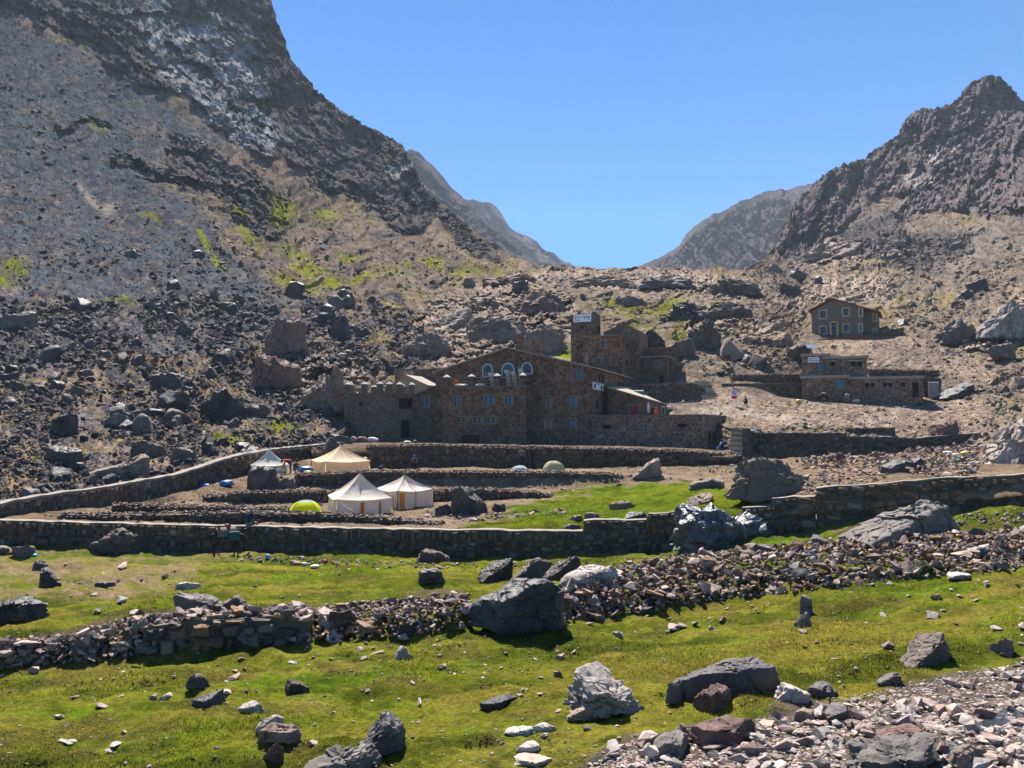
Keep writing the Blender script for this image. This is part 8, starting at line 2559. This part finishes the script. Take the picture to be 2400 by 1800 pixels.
# ------------------------------------------------------------------ turf and tufts
t = NT('grass_blade')
vc = t.n('ShaderNodeVertexColor', layer_name='earth').outputs[0]
m_ = t.done(vc, 0.9, None, 0.03)
tr = t.n('ShaderNodeBsdfTranslucent'); t.l(vc, tr.inputs[0])
mx = t.n('ShaderNodeMixShader'); mx.inputs[0].default_value = 0.35
t.l(t.b.outputs[0], mx.inputs[1]); t.l(tr.outputs[0], mx.inputs[2]); t.l(mx.outputs[0], t.out.inputs[0])
M_BLADE = m_
def surf_sampler(P):
    nv, nu = P.shape[:2]
    X = P.reshape(-1, 3)
    def f(g, n):
        i = g.random(n) * (nv - 1.001); j = g.random(n) * (nu - 1.001)
        a, b = i.astype(int), j.astype(int); u, v = (i - a)[:, None], (j - b)[:, None]
        return (P[a, b] * (1 - u) + P[a + 1, b] * u) * (1 - v) + (P[a, b + 1] * (1 - u) + P[a + 1, b + 1] * u) * v
    return f
def blades(name, label, P, n, keep, hfun, col, seed, w=0.5):
    g = np.random.default_rng(seed)
    pts = surf_sampler(P)(g, n)
    yc = pts[:, 1] * CT + pts[:, 2] * ST; zc_ = -pts[:, 1] * ST + pts[:, 2] * CT
    px, py = 1200 + F * pts[:, 0] / yc, 900 - F * zc_ / yc
    k = keep(g, pts, px, py)
    pts, px, py = pts[k], px[k], py[k]
    n = len(pts)
    h = hfun(g, pts, px, py)
    a = g.uniform(0, 2 * math.pi, n)
    wv = np.stack([np.cos(a), np.sin(a), 0 * a], 1) * (h * w * 0.5)[:, None]
    ln = np.stack([g.normal(0, 0.35, n), g.normal(0, 0.35, n), np.ones(n)], 1) * h[:, None]
    V = np.stack([pts - wv - [0, 0, 0.02], pts + wv - [0, 0, 0.02], pts + ln], 1).reshape(-1, 3)
    Fc = np.arange(n * 3).reshape(-1, 3)
    C = col(g, pts, px, py)
    C = np.repeat(C, 3, 0); C[0::3] *= 0.8; C[1::3] *= 0.8
    C = np.concatenate([np.clip(C, 0.005, 1), np.ones((len(C), 1))], 1)
    me = np_mesh(name, V, Fc, M_BLADE, False, {'earth': C})
    tag(link(name, me), label, 'grass', None, 'stuff')
def m_keep(g, p, px, py):
    q = 1 - 1.3 * GRAV(px, py) - 1.15 * BARE(px, py) - 0.9 * RUB(px, py)
    n = fbm(np.stack([p[:, 0] / 1.6, p[:, 1] / 1.2, 0 * px], 1), 3, 205)
    return (g.random(len(px)) < np.clip(q, 0, 1) * (0.65 + 0.5 * n)) & (px > -60) & (px < 2460) & (py < 1840)
def m_h(g, p, px, py):
    n = fbm(np.stack([p[:, 0] / 2.3, p[:, 1] / 1.6, 0 * px], 1), 3, 206)
    return (0.018 + 0.024 * np.clip(n + 0.4, 0, 1.2)) * g.uniform(0.5, 1.5, len(px)) * (0.75 + p[:, 1] / 40)
def m_col(g, p, px, py):
    n = fbm(np.stack([p[:, 0] / 3.1, p[:, 1] / 2.2, 0 * px], 1), 4, 207)[:, None]
    n2 = fbm(np.stack([p[:, 0] / 0.8, p[:, 1] / 0.6, 0 * px], 1), 3, 208)[:, None]
    a = np.array([(0.18, 0.23, 0.014)]); b = np.array([(0.27, 0.25, 0.035)]); c = np.array([(0.14, 0.235, 0.012)]); d = np.array([(0.33, 0.25, 0.07)])
    C = a + (b - a) * np.clip(0.5 + 1.3 * n, 0, 1); C = C + (c - C) * np.clip(-1.5 * n + 0.1, 0, 1); C = C + (d - C) * np.clip(1.4 * n2 - 0.25, 0, 0.8)
    bn = turf_bands(p[:, 0], p[:, 1])[:, None]
    C = C * (1 - 0.6 * np.clip(-1.6 * bn - 0.15, 0, 1)); C = C + (np.array([(0.34, 0.27, 0.06)]) - C) * np.clip(1.6 * bn - 0.2, 0, 0.6)
    C = C * (1 - 0.5 * np.clip(2 * fbm(np.stack([p[:, 0] / 2.2 + 31, p[:, 1] / 1.1, 0 * px], 1), 4, 116) - 0.2, 0, 1))[:, None]
    return C * g.uniform(0.65, 1.5, (len(px), 1))
blades('grass', 'short green and yellowish turf covering the meadow', MEADOW, 520000, m_keep, m_h, m_col, 301)
def t_keep(g, p, px, py):
    return (g.random(len(px)) < np.clip(TGREEN(px, py) * 1.4 - 0.3, 0, 1)) & (px < 2460)
blades('lawn_grass', 'bright green turf on the terrace lawn behind the front wall', TERRACE, 260000, t_keep, lambda g, p, px, py: g.uniform(0.03, 0.08, len(px)), m_col, 302)
# dry tufts and cushions on the hill
def h_keep(g, p, px, py):
    gm = M_green(px, py); n = fbm(np.stack([px / 40, py / 26, 0 * px], 1), 4, 209)
    q = 1.1 * gm * (0.6 + n) + 0.05 * (n > 0.1) * (py > 600) * (py < 1150)
    return (g.random(len(px)) < q) & (px > -40) & (px < 2440) & (py > 250)
def h_col(g, p, px, py):
    gm = np.clip(M_green(px, py) * 1.4, 0, 1)[:, None]
    return (np.array([(0.19, 0.15, 0.055)]) * (1 - gm) + np.array([(0.17, 0.18, 0.025)]) * gm) * g.uniform(0.7, 1.3, (len(px), 1))
blades('hill_grass', 'yellow-green tufts growing in patches on the slopes', HILLP, 600000, h_keep, lambda g, p, px, py: g.uniform(1.2, 3.6, len(px)) * p[:, 1] / F, h_col, 303, 0.9)
